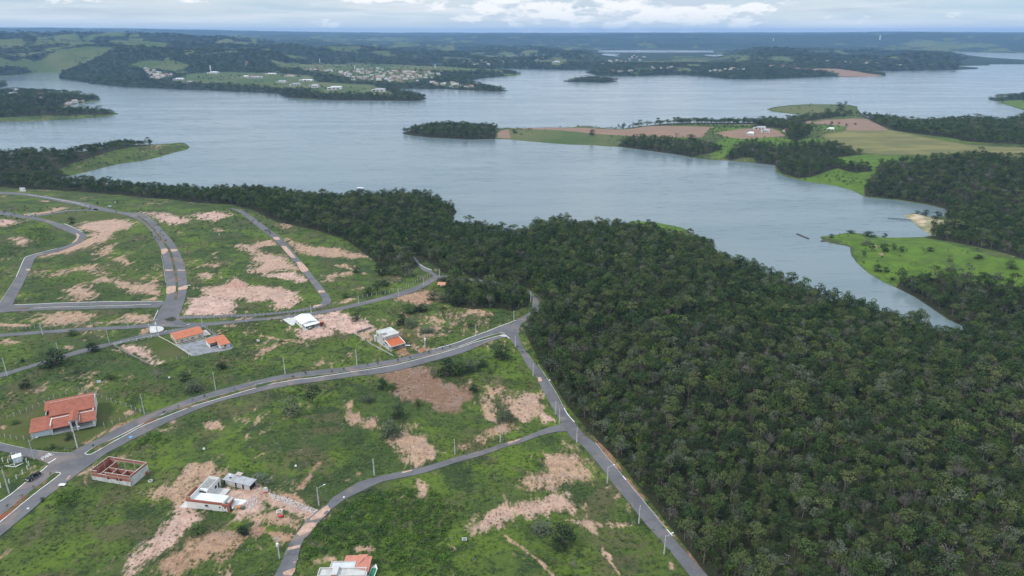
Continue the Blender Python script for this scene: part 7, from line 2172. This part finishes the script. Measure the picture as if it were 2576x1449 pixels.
def scatter(name, xyz, rotz, scl, idx, models, parentless=True):
    """one object whose many plants are placed by a geometry-nodes modifier"""
    coll = bpy.data.collections.new(name + '_models')
    for i, me in enumerate(models):
        o = bpy.data.objects.new('model_%02d' % i, me)
        coll.objects.link(o)
    me = bpy.data.meshes.new(name)
    n = len(xyz)
    me.vertices.add(n); me.vertices.foreach_set('co', np.asarray(xyz, np.float32).ravel())
    a = me.attributes.new('rot', 'FLOAT_VECTOR', 'POINT'); a.data.foreach_set('vector', np.stack([np.zeros(n), np.zeros(n), rotz], 1).astype(np.float32).ravel())
    a = me.attributes.new('scl', 'FLOAT_VECTOR', 'POINT'); a.data.foreach_set('vector', np.asarray(scl, np.float32).ravel())
    a = me.attributes.new('pick', 'INT', 'POINT'); a.data.foreach_set('value', np.asarray(idx, np.int32))
    o = link(name, me)
    ng = bpy.data.node_groups.new(name, 'GeometryNodeTree')
    ng.interface.new_socket('Geometry', in_out='INPUT', socket_type='NodeSocketGeometry')
    ng.interface.new_socket('Geometry', in_out='OUTPUT', socket_type='NodeSocketGeometry')
    N, L = ng.nodes, ng.links
    gi, go = N.new('NodeGroupInput'), N.new('NodeGroupOutput')
    inst = N.new('GeometryNodeInstanceOnPoints')
    ci = N.new('GeometryNodeCollectionInfo'); ci.inputs['Collection'].default_value = coll
    ci.inputs['Separate Children'].default_value = True; ci.inputs['Reset Children'].default_value = True

    def named(nm, tp):
        q = N.new('GeometryNodeInputNamedAttribute'); q.data_type = tp; q.inputs['Name'].default_value = nm
        return q.outputs['Attribute']
    e2r = N.new('FunctionNodeEulerToRotation')
    L.new(named('rot', 'FLOAT_VECTOR'), e2r.inputs[0])
    L.new(gi.outputs[0], inst.inputs['Points']); L.new(ci.outputs[0], inst.inputs['Instance'])
    inst.inputs['Pick Instance'].default_value = True
    L.new(named('pick', 'INT'), inst.inputs['Instance Index'])
    L.new(e2r.outputs[0], inst.inputs['Rotation']); L.new(named('scl', 'FLOAT_VECTOR'), inst.inputs['Scale'])
    L.new(inst.outputs[0], go.inputs[0])
    mod = o.modifiers.new('plants', 'NODES'); mod.node_group = ng
    return tag(o, kind='stuff')


def jitter(r0, r1, step, seed, azlim=.80):
    """a loose, even sprinkling of points over a ring of ranges in front of the camera"""
    r = np.random.default_rng(seed)
    xm = r1 * math.sin(azlim)
    gx, gy = np.meshgrid(np.arange(-xm, xm, step), np.arange(r0 * math.cos(azlim), r1, step))
    q = np.stack([gx.ravel(), gy.ravel()], 1)
    rg = np.hypot(*q.T)
    q = q[(rg > r0 - step) & (rg < r1 + step) & (np.abs(np.arctan2(q[:, 0], q[:, 1])) < azlim)]
    q = q + r.uniform(-.48, .48, q.shape) * step
    rg = np.hypot(*q.T)
    return q[(rg > r0) & (rg < r1)]


rng = np.random.default_rng(77)
FT = []
for r0, r1, step, smin, smax in ((120, 300, 3.4, 2.8, 8.8), (300, 520, 4.3, 3.6, 11.0), (520, 900, 5.4, 5.0, 12.0), (900, 1500, 7.4, 7.5, 12.5), (1500, 2500, 11.5, 11, 18), (2500, 4300, 21, 18, 30), (4300, 7500, 40, 32, 52)):
    q = jitter(r0, r1, step, int(r0))
    fa, fr = polar(q[:, 0], q[:, 1])
    f = grid_at(FORESTG, fa, fr)
    keep = (f > rng.uniform(.35, .8, len(q))) & (shore_d(q[:, 0], q[:, 1]) > 2.0)
    q = q[keep]
    if r0 > 4000: q = q[grid_at(saddle, *polar(q[:, 0], q[:, 1])) < rng.uniform(.02, .6, len(q))]
    if r1 < 1000: q = q[off_road(q[:, 0], q[:, 1], 2.6)]
    if r0 > 2000:
        hx = np.array(HOUSE_XY)
        q = q[np.array([np.hypot(*(hx - p).T).min() > 13 for p in q])]
    n = len(q)
    big = rng.random(n)
    w = smin + (smax - smin) * big ** 2.1
    FT.append(np.c_[q, w, np.full(n, r0)])
FT = np.vstack(FT)
dist = np.hypot(FT[:, 0], FT[:, 1])
# the mix of kinds drifts from olive and grey woodland nearby to dark evergreen wood by the lake
patch = fbm(FT[:, 0] / 70, FT[:, 1] / 70, 3, 61)
lush = np.clip((dist - 260) / 320, 0, 1) * .75 + (patch - .5) * 1.2 + .12
prob_dry = np.array([.16, .21, .26, .19, .05, .065, .035, .03])
prob_lush = np.array([.38, .35, .11, .085, .045, .015, .010, .005])
l = np.clip(lush, 0, 1)[:, None]
pr = prob_dry * (1 - l) + prob_lush * l
kind = (rng.random(len(FT))[:, None] > pr.cumsum(1)).sum(1).clip(0, 7)
variant = rng.integers(0, 3, len(FT))
hratio = rng.uniform(.75, 1.35, len(FT)) * np.clip(1.5 - FT[:, 2] * .05, .85, 1.4) * np.where(kind == 2, 1.1, 1) * np.where(FT[:, 2] > 12, .72, 1) * np.where(FT[:, 2] > 18, .6, 1)
FT[:, 2] = np.where((kind == 5) & (dist < 900), np.minimum(FT[:, 2], 6.2), FT[:, 2])
FT[:, 2] *= np.where(kind == 4, .7, 1) * np.where(kind == 7, .7, 1)
FZ = ground(FT[:, 0], FT[:, 1])
spin = rng.random(len(FT)) * 6.28
pu, pv, pz = project(FT[:, 0], FT[:, 1], FZ + FT[:, 2] * hratio * .6)
inpic = (pu > 15) & (pu < 2560) & (pv > 20) & (pv < 1440)
seen = np.where(inpic, FT[:, 2] * (1 + .25 * (hratio - 1)) / dist, 0)
order = np.argsort(-seen)
SINGLES = order[:190]


# ------------------------------------------------------------------ trees that stand alone
def tree(name, xy, w, h, ki, v, label, cat='tree', group=None, rz=0.0):
    z = float(ground(xy[0], xy[1]))
    r = empty(name, (float(xy[0]), float(xy[1]), z), rz, label, cat, group)
    r.scale = (w, w, h)
    link('crown', CROWNS[ki][v], (), r)
    link('trunk', TRUNKS[ki][v], (), r)
    return r


LONE = [  # region, base, width and height in the enlarged picture, kind, variant, label
    ('R3', (560, 605), 285, 195, 0, 0, 'wide dark bushy tree on the south road, the largest on the left'), ('R3', (935, 470), 145, 110, 0, 1, 'small dark tree on the south road right of the wide dark one'),
    ('R3', (725, 310), 115, 75, 1, 0, 'green bush between the north and south roads'), ('R3', (265, 838), 125, 105, 0, 2, 'dark shrub in the field left behind the clay-roofed house'),
    ('R3', (1105, 748), 115, 80, 1, 1, 'green shrub in the field below the walled lot corner'), ('R3', (768, 682), 70, 70, 3, 2, 'small greyish sapling in the field under the wide dark tree'),
    ('R3', (1597, 782), 140, 140, 5, 0, 'pale bare tree in the green field below the walled lot'), ('R3', (1870, 760), 130, 95, 0, 0, 'dark bush, upper of two beyond the bare pale tree'),
    ('R3', (1955, 865), 185, 155, 3, 0, 'greyish round tree, lower of two beyond the bare pale tree'), ('R3', (2230, 642), 115, 85, 0, 1, 'dark shrub in the grass below the annexe with orange roof'),
    ('R3', (230, 577), 48, 45, 0, 2, 'tiny dark bush above the south road at the far left'), ('R3', (527, 1442), 75, 60, 1, 2, 'small leafy sapling on the lawn before the clay-roofed house'),
    ('R3', (700, 1352), 95, 75, 0, 1, 'dark shrub at the lamp pole before the clay-roofed house'), ('R3', (150, 1195), 90, 55, 1, 0, 'low pale shrub on the lawn left of the clay-roofed house'),
    ('R4', (590, 990), 195, 215, 0, 2, 'tall dense dark tree just below the avenue'), ('R4', (390, 1095), 205, 215, 3, 0, 'grey-green tree with visible trunk left of the dense dark tree'),
    ('R4', (1295, 842), 120, 110, 0, 0, 'dark shrub, left of the pair at the edge of the brown field'), ('R4', (1385, 855), 105, 85, 1, 0, 'dark green shrub, right of the pair at the edge of the brown field'),
    ('R4', (1150, 972), 140, 95, 3, 1, 'greyish shrub below the pair at the brown field'), ('R4', (1455, 1142), 165, 150, 0, 1, 'dark round shrub above the lower sandy patches'),
    ('R4', (1378, 1315), 225, 205, 3, 2, 'sparse grey-green tree standing on the lower sandy patch'), ('R4', (1652, 1015), 95, 95, 1, 1, 'small green tree on the lower edge of the brown field'),
    ('R4', (1945, 722), 190, 205, 0, 0, 'dark tree, leftmost of the clump right of the brown field'), ('R4', (2060, 690), 210, 160, 1, 2, 'dark green tree in the middle of the clump right of the brown field'),
    ('R4', (2165, 665), 190, 150, 3, 1, 'grey-green tree at the right of the clump by the brown field'), ('R4', (1805, 735), 95, 85, 5, 1, 'bare grey bush between the clump and the brown field'),
    ('R4', (2295, 625), 125, 95, 0, 2, 'low dark bush at the right end of the roadside clump'), ('R4', (2490, 552), 205, 175, 0, 1, 'broad dark tree below the avenue junction'),
    ('R4', (2210, 872), 110, 85, 0, 0, 'dark shrub right of the brown field'), ('R4', (2530, 1165), 165, 160, 3, 0, 'greyish round tree left of the stony bank by the forest road'),
    ('R4', (2370, 690), 80, 75, 1, 1, 'small shrub below the roadside clump'), ('R4', (1028, 168), 105, 95, 0, 2, 'very dark small tree at the far corner of the pink earth lot'),
    ('R4', (1490, 205), 120, 125, 0, 1, 'dark tree, left of two in the field behind the two-storey house'), ('R4', (1575, 222), 135, 105, 3, 1, 'greyish tree, right of two in the field behind the two-storey house'),
    ('R4', (1900, 118), 100, 115, 1, 0, 'upright green tree in the middle of the upper field'), ('R4', (1745, 272), 165, 75, 3, 2, 'low grey thicket bush below the narrow bare strip'), ('R4', (2175, 215), 120, 60, 1, 1, 'low green bush left of the avenue junction pole'),
    ('R4', (1550, 78), 165, 110, 1, 2, 'green tree above the field, left of a joined pair'), ('R4', (1685, 68), 165, 100, 0, 0, 'dark tree above the field, right of a joined pair'),
    ('R2', (1242, 1165), 110, 140, 0, 0, 'dark upright tree above the row of pale fence posts'), ('R2', (1150, 1170), 125, 90, 1, 0, 'rounded green bush left of the dark upright tree'), ('R2', (920, 1205), 90, 60, 1, 1, 'low bush above the pale fence, leftmost'),
    ('R2', (1312, 1085), 115, 70, 0, 2, 'dark bush right of the dark upright tree'), ('R2', (1270, 975), 165, 140, 0, 1, 'dark tree above the narrow bare ledge'), ('R2', (1420, 975), 185, 110, 1, 2, 'green tree in the row left of the fork'),
    ('R2', (1545, 985), 160, 140, 3, 0, 'grey-green tree in the row left of the fork'), ('R2', (1030, 950), 95, 65, 0, 0, 'small dark tree on the edge of the orange bank'), ('R2', (1480, 860), 180, 90, 5, 2, 'bare brownish tree above the row left of the fork'),
    ('R2', (1905, 1075), 130, 90, 0, 2, 'dark tree right behind the faded-roof hut'), ('R2', (2010, 1045), 205, 175, 1, 1, 'large green tree right of the faded-roof hut'), ('R2', (1800, 1225), 140, 90, 0, 1, 'dark bush below the faded-roof hut'),
    ('R2', (1812, 1145), 110, 90, 4, 0, 'bright green bush left of the faded-roof hut'), ('R2', (1905, 1245), 140, 105, 3, 1, 'greyish bush under the faded-roof hut'), ('R2', (2035, 1285), 150, 125, 0, 0, 'dark tree below the large green one by the hut'),
    ('R2', (2325, 1090), 90, 70, 3, 2, 'small grey tree by the road right of the hut'), ('R2', (1500, 168), 100, 88, 0, 1, 'lone dark tree against the water on the wooded shore'),
    ('S5', (330, 1005), 230, 150, 3, 0, 'greyish spreading tree, left of a pair in the lower field'), ('S5', (560, 1135), 300, 265, 0, 1, 'broad dark tree, right of a pair in the lower field'),
    ('S5', (660, 1375), 110, 95, 5, 0, 'small bare grey shrub at the bottom of the lower field'), ('S5', (590, 1425), 130, 75, 4, 1, 'low bright green shrub at the bottom of the lower field'),
    ('R6', (60, 495), 195, 135, 7, 0, 'silvery shrub, upper of two behind the grey site shed'), ('R6', (160, 522), 120, 90, 7, 1, 'silvery shrub, lower of two behind the grey site shed'), ('R6', (1160, 600), 110, 55, 3, 2, 'grey shrub on the inside of the branch road curve'),
    ('R5', (2000, 1010), 210, 130, 1, 0, 'round green shrub among the earth heaps below the L-shaped house'), ('R5', (2440, 1030), 150, 120, 0, 2, 'dark scrub at the right of the earth heaps'), ('R5', (435, 695), 55, 50, 0, 0, 'small dark bush at the avenue edge, bottom left'),
    ('R3', (1720, 150), 110, 45, 3, 1, 'greyish bush in the mouth of the west avenue'), ('R1', (730, 465), 75, 75, 0, 1, 'dark tree beside the far left lane'),
    ('S1', (1228, 1432), 155, 190, 6, 0, 'umbrella tree with a tall pale trunk in the forest, upper middle'), ('S4', (2190, 775), 245, 200, 6, 2, 'wide umbrella tree with forked pale trunk, far right of the forest'),
    ('S6', (1390, 265), 240, 225, 3, 1, 'large round grey tree in the right part of the forest'), ('S6', (690, 1400), 220, 240, 6, 1, 'khaki flowering tree at the bottom of the forest'), ('S4', (300, 1160), 200, 290, 6, 0, 'yellowish tall tree in the middle of the forest'),
    ('S5', (1755, 320), 160, 210, 6, 1, 'pale olive tree near the forest road, lower middle'), ('S5', (2290, 1080), 215, 250, 2, 1, 'olive tree with a bright top in the lower forest'), ('S5', (1590, 330), 230, 150, 1, 0, 'deep green round tree near the forest road, lower middle'),
    ('S3', (640, 800), 210, 190, 2, 1, 'olive domed tree beside the forest road, middle'), ('S3', (1660, 230), 225, 170, 4, 2, 'bright green broad tree in the upper forest'), ('S3', (280, 245), 210, 110, 7, 2, 'silvery flowering shrub at the road junction edge of the forest'),
    ('S3', (1010, 705), 130, 190, 3, 2, 'slender grey tree with bare trunk in the middle forest'), ('S3', (1240, 575), 125, 135, 3, 0, 'small umbrella-like grey tree in the middle forest'), ('S3', (1170, 1200), 235, 170, 3, 1, 'wide grey-green tree in the lower middle forest'),
    ('S6', (1850, 790), 230, 280, 3, 0, 'grey tree with tall trunk, right of a close pair'), ('S6', (1690, 775), 180, 200, 2, 0, 'olive umbrella tree, left of a close pair'), ('S6', (1330, 500), 170, 180, 6, 2, 'pale khaki tree in the right forest'), ('S6', (1550, 300), 130, 90, 4, 0, 'yellow-green bush beside the large round grey tree'),
    ('S2', (638, 602), 55, 42, 0, 0, 'small dark tree at the tip of the green point'), ('S2', (830, 558), 95, 40, 0, 1, 'low dark bushes on the upper shore of the green point'), ('S2', (1010, 592), 150, 68, 0, 2, 'wide dark bush on the upper shore of the green point'),
    ('S2', (1175, 602), 62, 48, 0, 0, 'small dark tree on the shore facing the beach'), ('S2', (990, 675), 120, 90, 3, 0, 'grey tree high on the green point'), ('S2', (1040, 740), 75, 84, 0, 1, 'dark tree left of the brown patch on the green point'),
    ('S2', (1165, 745), 105, 92, 0, 2, 'dark tree right of the brown patch on the green point'), ('S2', (1265, 722), 72, 68, 1, 0, 'small umbrella-shaped tree on the green point'), ('S2', (1340, 742), 62, 58, 0, 0, 'round dark tree in the middle of the green point'),
    ('S2', (1632, 738), 75, 48, 0, 1, 'lone round tree in the bright meadow'), ('S2', (955, 795), 65, 68, 0, 2, 'dark tree over the reed edge of the green point'), ('S2', (1100, 942), 92, 80, 0, 0, 'dark tree, left of a pair low on the meadow shore'),
    ('S2', (1185, 947), 74, 58, 0, 1, 'dark tree, right of a pair low on the meadow shore'), ('S2', (1825, 842), 64, 64, 3, 2, 'small tree in the right half of the meadow'), ('S2', (1830, 935), 125, 88, 3, 1, 'grey tree below the small one in the right half of the meadow'),
    ('S2', (1990, 1015), 160, 160, 3, 0, 'tall grey tree on the right of the meadow'), ('S2', (1612, 1035), 85, 85, 0, 0, 'dark tree at the lower edge of the meadow'), ('S2', (1455, 1035), 85, 60, 0, 1, 'dark bush at the lower edge of the meadow, left'),
    ('S2', (2120, 812), 100, 48, 0, 2, 'low dark bush in the upper right of the meadow'), ('S2', (2440, 915), 135, 95, 1, 1, 'round tree at the right end of the meadow'), ('S2', (2170, 1005), 115, 66, 0, 0, 'dark bush low in the right of the meadow'),
    ('S2', (2300, 1015), 155, 84, 3, 1, 'broad grey bush low in the right of the meadow'), ('S2', (1250, 1028), 60, 38, 0, 1, 'little bush near the lower meadow shore'), ('S2', (1580, 378), 85, 62, 0, 2, 'dark tree behind the sandy beach, right of two'),
    ('S2', (1505, 362), 62, 36, 0, 0, 'dark tree behind the sandy beach, left of two'), ('S2', (1700, 412), 115, 78, 0, 1, 'dark tree at the inner end of the beach'), ('S2', (1665, 522), 85, 112, 0, 2, 'upright dark tree on the beach grass'),
    ('S2', (1880, 545), 210, 135, 2, 0, 'large umbrella tree behind the beach'), ('T6', (832, 585), 85, 74, 0, 0, 'single tree below the farm grove'), ('T6', (1170, 252), 68, 56, 0, 1, 'tree in the grass of the round headland, left'),
    ('T6', (1300, 228), 92, 62, 0, 2, 'broad tree on the round headland, middle'), ('T6', (1395, 252), 54, 42, 0, 0, 'tree on the round headland, right'), ('T6', (1335, 282), 54, 36, 0, 1, 'low tree under the broad one on the round headland'),
    ('T6', (1346, 178), 34, 54, 0, 0, 'pointed dark tree on the far rim of the round headland'), ('T6', (1288, 172), 64, 36, 0, 2, 'dark clump beside the pointed tree on the round headland'), ('T6', (1210, 357), 44, 30, 0, 0, 'tree in the ploughed field, leftmost of three'),
    ('T6', (1285, 352), 28, 20, 0, 1, 'tree in the ploughed field, middle of three'), ('T6', (1360, 372), 34, 24, 0, 2, 'tree at the lower edge of the ploughed field'), ('T6', (1450, 360), 32, 18, 0, 0, 'tree in the ploughed field, rightmost'),
    ('T3', (845, 1362), 64, 58, 0, 0, 'dark tree below the long ploughed strip'), ('T3', (1695, 1378), 54, 34, 2, 2, 'little umbrella tree at the edge of the ploughed strip'), ('T3', (1842, 1404), 96, 56, 0, 1, 'broad dark tree at the right end of the ploughed strip'),
    ('T3', (66, 1338), 66, 36, 0, 2, 'dark bush at the left end of the ploughed strip'),
]
for reg, p, w_, h_, ki, v, lab in LONE:
    q = at2(reg, *p)
    k = ZOOM[reg][2]
    zc = project(*q)[2]
    dep = math.atan2(CAMZ - q[2], math.hypot(q[0], q[1]))
    w = w_ / k * zc / FPX * 1.08
    h = h_ / k * zc / FPX
    h = max(.5 * h, (h - w * .55 * math.sin(dep))) / max(math.cos(dep), .6) * 1.12
    if ki in (0, 1, 3) and h < .95 * w: v = 3
    tree('tree' if h > 3.2 else 'shrub', q[:2], w * 1.08, h * 1.06, ki, v, lab, 'tree' if h > 3.2 else 'shrub', None, (p[0] % 7) * .9)


def forest_label(i):
    x, y = FT[i, 0], FT[i, 1]
    best = min(((math.hypot(x - a, y - b), lab) for a, b, lab in ROADPOSTS))
    d_road = best[0]
    size = 'large' if FT[i, 2] > 7.4 else ('small' if FT[i, 2] < 5.2 else 'middling')
    depth = 'forest edge by' if d_road < 22 else ('in forest behind' if d_road < 48 else ('well behind' if d_road < 85 else 'far behind'))
    return '%s %s tree, %s %s' % (size, KINDS[kind[i]][0], depth, best[1])


ROADPOSTS = []
for n_, (reg, b) in zip(('the lowest pole', 'the second pole', 'the third pole', 'the pole below the fork', 'the fork poles', 'the sixth pole', 'the junction pole'),
                        (('S5', (1572, 1230)), ('S5', (1318, 922)), ('S5', (1000, 515)), ('S3', (693, 1385)), ('S3', (500, 1150)), ('S3', (255, 718)), ('S3', (75, 425)))):
    q = at2(reg, *b); ROADPOSTS.append((q[0], q[1], n_))
made = []
for i in SINGLES:
    o = tree('forest_tree', FT[i, :2], FT[i, 2], FT[i, 2] * hratio[i], int(kind[i]), int(variant[i]), None, 'tree', 'forest trees right of the road', spin[i])
    made.append((o, forest_label(i), pu[i]))
set_apart(made)
rest = np.ones(len(FT), bool); rest[SINGLES] = False
MODELS = [join_tree(ki, v) for ki in range(8) for v in range(3)]
ri = np.nonzero(rest)[0]
scatter('forest', np.c_[FT[ri, :2], FZ[ri] - .1], spin[ri], np.c_[FT[ri, 2], FT[ri, 2], FT[ri, 2] * hratio[ri]], kind[ri] * 3 + variant[ri], MODELS)

# bushes that fill the wood from below and along its edges
q = jitter(120, 620, 3.3, 901)
fa, fr = polar(q[:, 0], q[:, 1])
keep = (grid_at(FORESTG, fa, fr) > rng.uniform(.25, .8, len(q))) & (shore_d(q[:, 0], q[:, 1]) > 1.0)
q = q[keep]; q = q[off_road(q[:, 0], q[:, 1], 1.6)]
tw = rng.uniform(1.4, 3.4, len(q))
TUFTS = [tuft_mesh(300 + i, 22, .26, .62) for i in range(3)]
UND = []
for c1, c2 in (((.024, .042, .016), (.040, .066, .018)), ((.048, .060, .026), (.062, .070, .032)), ((.062, .105, .018), (.080, .125, .020))):
    for t_ in TUFTS:
        me = t_.copy(); me.materials.append(leafmat('undergrowth_leaves', c1, c2)); UND.append(me)
scatter('undergrowth', np.c_[q, ground(q[:, 0], q[:, 1])], rng.random(len(q)) * 6.28, np.c_[tw, tw, tw * rng.uniform(.6, 1.1, len(q))], rng.choice(9, len(q), p=[.2, .2, .2, .11, .11, .1, .03, .03, .02]), UND)

# tall weeds and bushes where the lots have grown over
q = np.vstack([jitter(120, 300, 1.7, 911), jitter(300, 760, 3.0, 912)])
fa, fr = polar(q[:, 0], q[:, 1])
q = q[(grid_at(THICKG, fa, fr) > rng.uniform(.3, .9, len(q))) & (grid_at(BAREG, fa, fr) < .45)]; q = q[off_road(q[:, 0], q[:, 1], 1.0)]
tw = rng.uniform(1.3, 3.0, len(q))
BUSH = []
for c1, c2 in (((.034, .072, .016), (.050, .105, .018)), ((.062, .120, .016), (.085, .150, .018)), ((.042, .062, .026), (.055, .075, .034))):
    for t_ in TUFTS[:2]:
        me = t_.copy(); me.materials.append(leafmat('bush_leaves', c1, c2)); BUSH.append(me)
scatter('thicket', np.c_[q, ground(q[:, 0], q[:, 1])], rng.random(len(q)) * 6.28, np.c_[tw, tw, tw * rng.uniform(.5, .9, len(q))], rng.choice(6, len(q), p=[.25, .25, .15, .15, .1, .1]), BUSH)

# grass tussocks and weeds over the open lots
q = np.vstack([jitter(115, 260, 1.6, 921), jitter(260, 420, 2.2, 922), jitter(420, 640, 3.6, 923)])
fa, fr = polar(q[:, 0], q[:, 1])
cl = fbm(q[:, 0] / 14, q[:, 1] / 14, 3, 12)
bb = grid_at(BAREG, fa, fr)
keep = (grid_at(FORESTG, fa, fr) < .4) & (bb < rng.uniform(.3, .75, len(q))) & (cl > rng.uniform(.25, .62, len(q))) & (grid_at(LAWNG, fa, fr) < .5) & (shore_d(q[:, 0], q[:, 1]) > 1)
q = q[keep]; q = q[off_road(q[:, 0], q[:, 1], .5)]


def clear_of_houses(q):
    ok = np.ones(len(q), bool)
    for reg, poly in (('R3', [(300, 1150), (440, 960), (920, 870), (1010, 1230), (570, 1320), (320, 1350)]), ('R5', [(910, 470), (1080, 280), (1470, 330), (1490, 450), (1330, 560)]),
                      ('R5', [(1860, 760), (1960, 560), (2100, 450), (2280, 480), (2576, 480), (2600, 620), (2480, 700), (2400, 820)]), ('R3', [(1660, 330), (2040, 230), (2180, 280), (2350, 430), (1930, 520), (1780, 415)]),
                      ('R4', [(280, 150), (500, 90), (670, 200), (650, 270), (470, 270)]), ('R4', [(1160, 400), (1190, 260), (1450, 280), (1520, 440), (1380, 490)]), ('R6', [(600, 1500), (650, 1350), (780, 1290), (1180, 1230), (1190, 1500)]),
                      ('R3', [(1500, 215), (1660, 215), (1660, 290), (1500, 295)])):
        w = ats(reg, poly)[:, :2]
        ok &= ~inside(q, w)
    return ok


q = q[clear_of_houses(q)]
fa, fr = polar(q[:, 0], q[:, 1])
tw = rng.uniform(.6, 1.5, len(q)) * np.where(np.hypot(*q.T) > 300, 1.4, 1)
GRASS = []
for c1, c2 in (((.064, .102, .020), (.088, .132, .023)), ((.040, .068, .019), (.056, .090, .022)), ((.090, .145, .019), (.112, .172, .022)), ((.092, .090, .042), (.125, .110, .055)), ((.15, .175, .12), (.19, .21, .16))):
    me = tuft_mesh(400 + len(GRASS), 14, .34, .42); me.materials.append(leafmat('grass_blades', c1, c2, .3)); GRASS.append(me)
drift = fbm(q[:, 0] / 45, q[:, 1] / 45, 3, 44)
br = np.clip((grid_at(MEADG, fa, fr) * .8 + drift - .45) * 1.6, 0, 1)
u = rng.random(len(q))
gi = np.where(u < .40 * (1 - br) + .25 * br, 0, np.where(u < .72 * (1 - br) + .32 * br, 1, np.where(u < .80 * (1 - br) + .92 * br, 2, np.where(u < .965, 3, 4))))
scatter('grass', np.c_[q, ground(q[:, 0], q[:, 1]) - .02], rng.random(len(q)) * 6.28, np.c_[tw, tw, tw * rng.uniform(.5, 1.0, len(q))], gi, GRASS)

# dry weeds and clods over the bare ground
q = np.vstack([jitter(115, 260, 1.7, 941), jitter(260, 420, 2.3, 942), jitter(420, 640, 3.6, 943)])
fa, fr = polar(q[:, 0], q[:, 1])
bb = grid_at(BAREG, fa, fr)
keep = (bb > .15) & (fbm(q[:, 0] / 9, q[:, 1] / 9, 3, 15) > rng.uniform(.30, .75, len(q)) + np.clip(bb - .7, 0, 1) * .3)
q = q[keep]; q = q[off_road(q[:, 0], q[:, 1], .6)]; q = q[clear_of_houses(q)]
tw = rng.uniform(.35, .95, len(q)) * np.where(np.hypot(*q.T) > 300, 1.3, 1)
DRY = []
for c1, c2 in (((.105, .085, .045), (.140, .110, .060)), ((.055, .072, .024), (.075, .090, .030)), ((.11, .075, .05), (.17, .115, .08))):
    me = tuft_mesh(430 + len(DRY), 9, .42, .38); me.materials.append(leafmat('dry_weeds', c1, c2, .3)); DRY.append(me)
scatter('weeds', np.c_[q, ground(q[:, 0], q[:, 1]) - .02], rng.random(len(q)) * 6.28, np.c_[tw, tw, tw * rng.uniform(.4, .9, len(q))], rng.choice(3, len(q), p=[.4, .4, .2]), DRY)

# bushes dotted over the far pastures and open banks
q = np.vstack([jitter(640, 1500, 9, 931), jitter(1500, 2500, 28, 932), jitter(2500, 6500, 40, 933)])
fa, fr = polar(q[:, 0], q[:, 1])
keep = (grid_at(FORESTG, fa, fr) < .45) & (grid_at(SOILG, fa, fr) < .4) & (shore_d(q[:, 0], q[:, 1]) > 3) & (fbm(q[:, 0] / 130, q[:, 1] / 130, 3, 71) > rng.uniform(.42, .72, len(q)))
q = q[keep]
rg = np.hypot(*q.T)
tw = rng.uniform(2.5, 6.0, len(q)) * np.clip(rg / 1400, .55, 2.2)
scatter('scrub', np.c_[q, ground(q[:, 0], q[:, 1])], rng.random(len(q)) * 6.28, np.c_[tw, tw, tw * .75], rng.choice(6, len(q)), [MODELS[i] for i in (0, 1, 2, 3, 4, 9)])

# young trees planted along the median of the avenue
SAPS = [('R4', (395, 745), 'first'), ('R4', (522, 712), 'second'), ('R4', (785, 690), 'third'), ('R4', (905, 665), 'fourth'), ('R4', (1142, 620), 'fifth'), ('R4', (1247, 605), 'sixth'), ('R4', (1450, 575), 'seventh'), ('R4', (1572, 555), 'eighth'),
        ('R4', (1760, 495), 'ninth'), ('R4', (1900, 460), 'tenth'), ('R4', (1975, 440), 'eleventh')]
for reg, p, n_ in SAPS:
    q = at2(reg, *p)
    tree('sapling', q[:2], 1.7, 2.3, 1, int(p[0] % 3), 'thin sapling on the avenue median, %s going right from below the white-roofed house' % n_, 'sapling', 'saplings on the avenue median')
for reg, p, lab, ki in (('R3', (2365, 872), 'thin sapling on the avenue median below the lone pole', 3), ('R3', (2062, 940), 'thin sapling on the avenue median, before the bend', 1), ('R3', (1945, 985), 'pale thin sapling on the avenue median, mid bend', 6), ('R3', (1800, 1040), 'yellowish sapling on the avenue median, mid bend', 4),
                        ('R3', (1655, 1105), 'green sapling where the white kerb restarts', 1), ('R5', (945, 165), 'bushy sapling near the rounded end of the long median', 1), ('R5', (515, 440), 'yellow-green sapling at the tip of the lower median', 4), ('R5', (345, 575), 'yellow sapling second on the lower median', 4),
                        ('R5', (232, 675), 'bright yellow sapling third on the lower median', 6), ('R5', (85, 775), 'dull sapling lowest on the lower median', 2)):
    q = at2(reg, *p)
    tree('sapling', q[:2], 1.6, 2.1, ki, 0, lab, 'sapling', 'saplings on the avenue median')


# ------------------------------------------------------------------ air
def haze():
    S = 21000.0
    m = MB(); m.box(-S, -600, -6, S, 27500, float(H.max()) + 12)
    hm = bpy.data.materials.new('haze_air')
    hm.use_nodes = True
    nt = hm.node_tree; nt.nodes.clear()
    out = nt.nodes.new('ShaderNodeOutputMaterial'); v = nt.nodes.new('ShaderNodeVolumePrincipled')
    v.inputs['Color'].default_value = (.34, .58, 1.0, 1)
    v.inputs['Density'].default_value = HAZE
    v.inputs['Anisotropy'].default_value = 0.0
    nt.links.new(v.outputs[0], out.inputs['Volume'])
    o = m.build('haze', hm)
    tag(o, kind='stuff')


HAZE = 4.8e-5
haze()
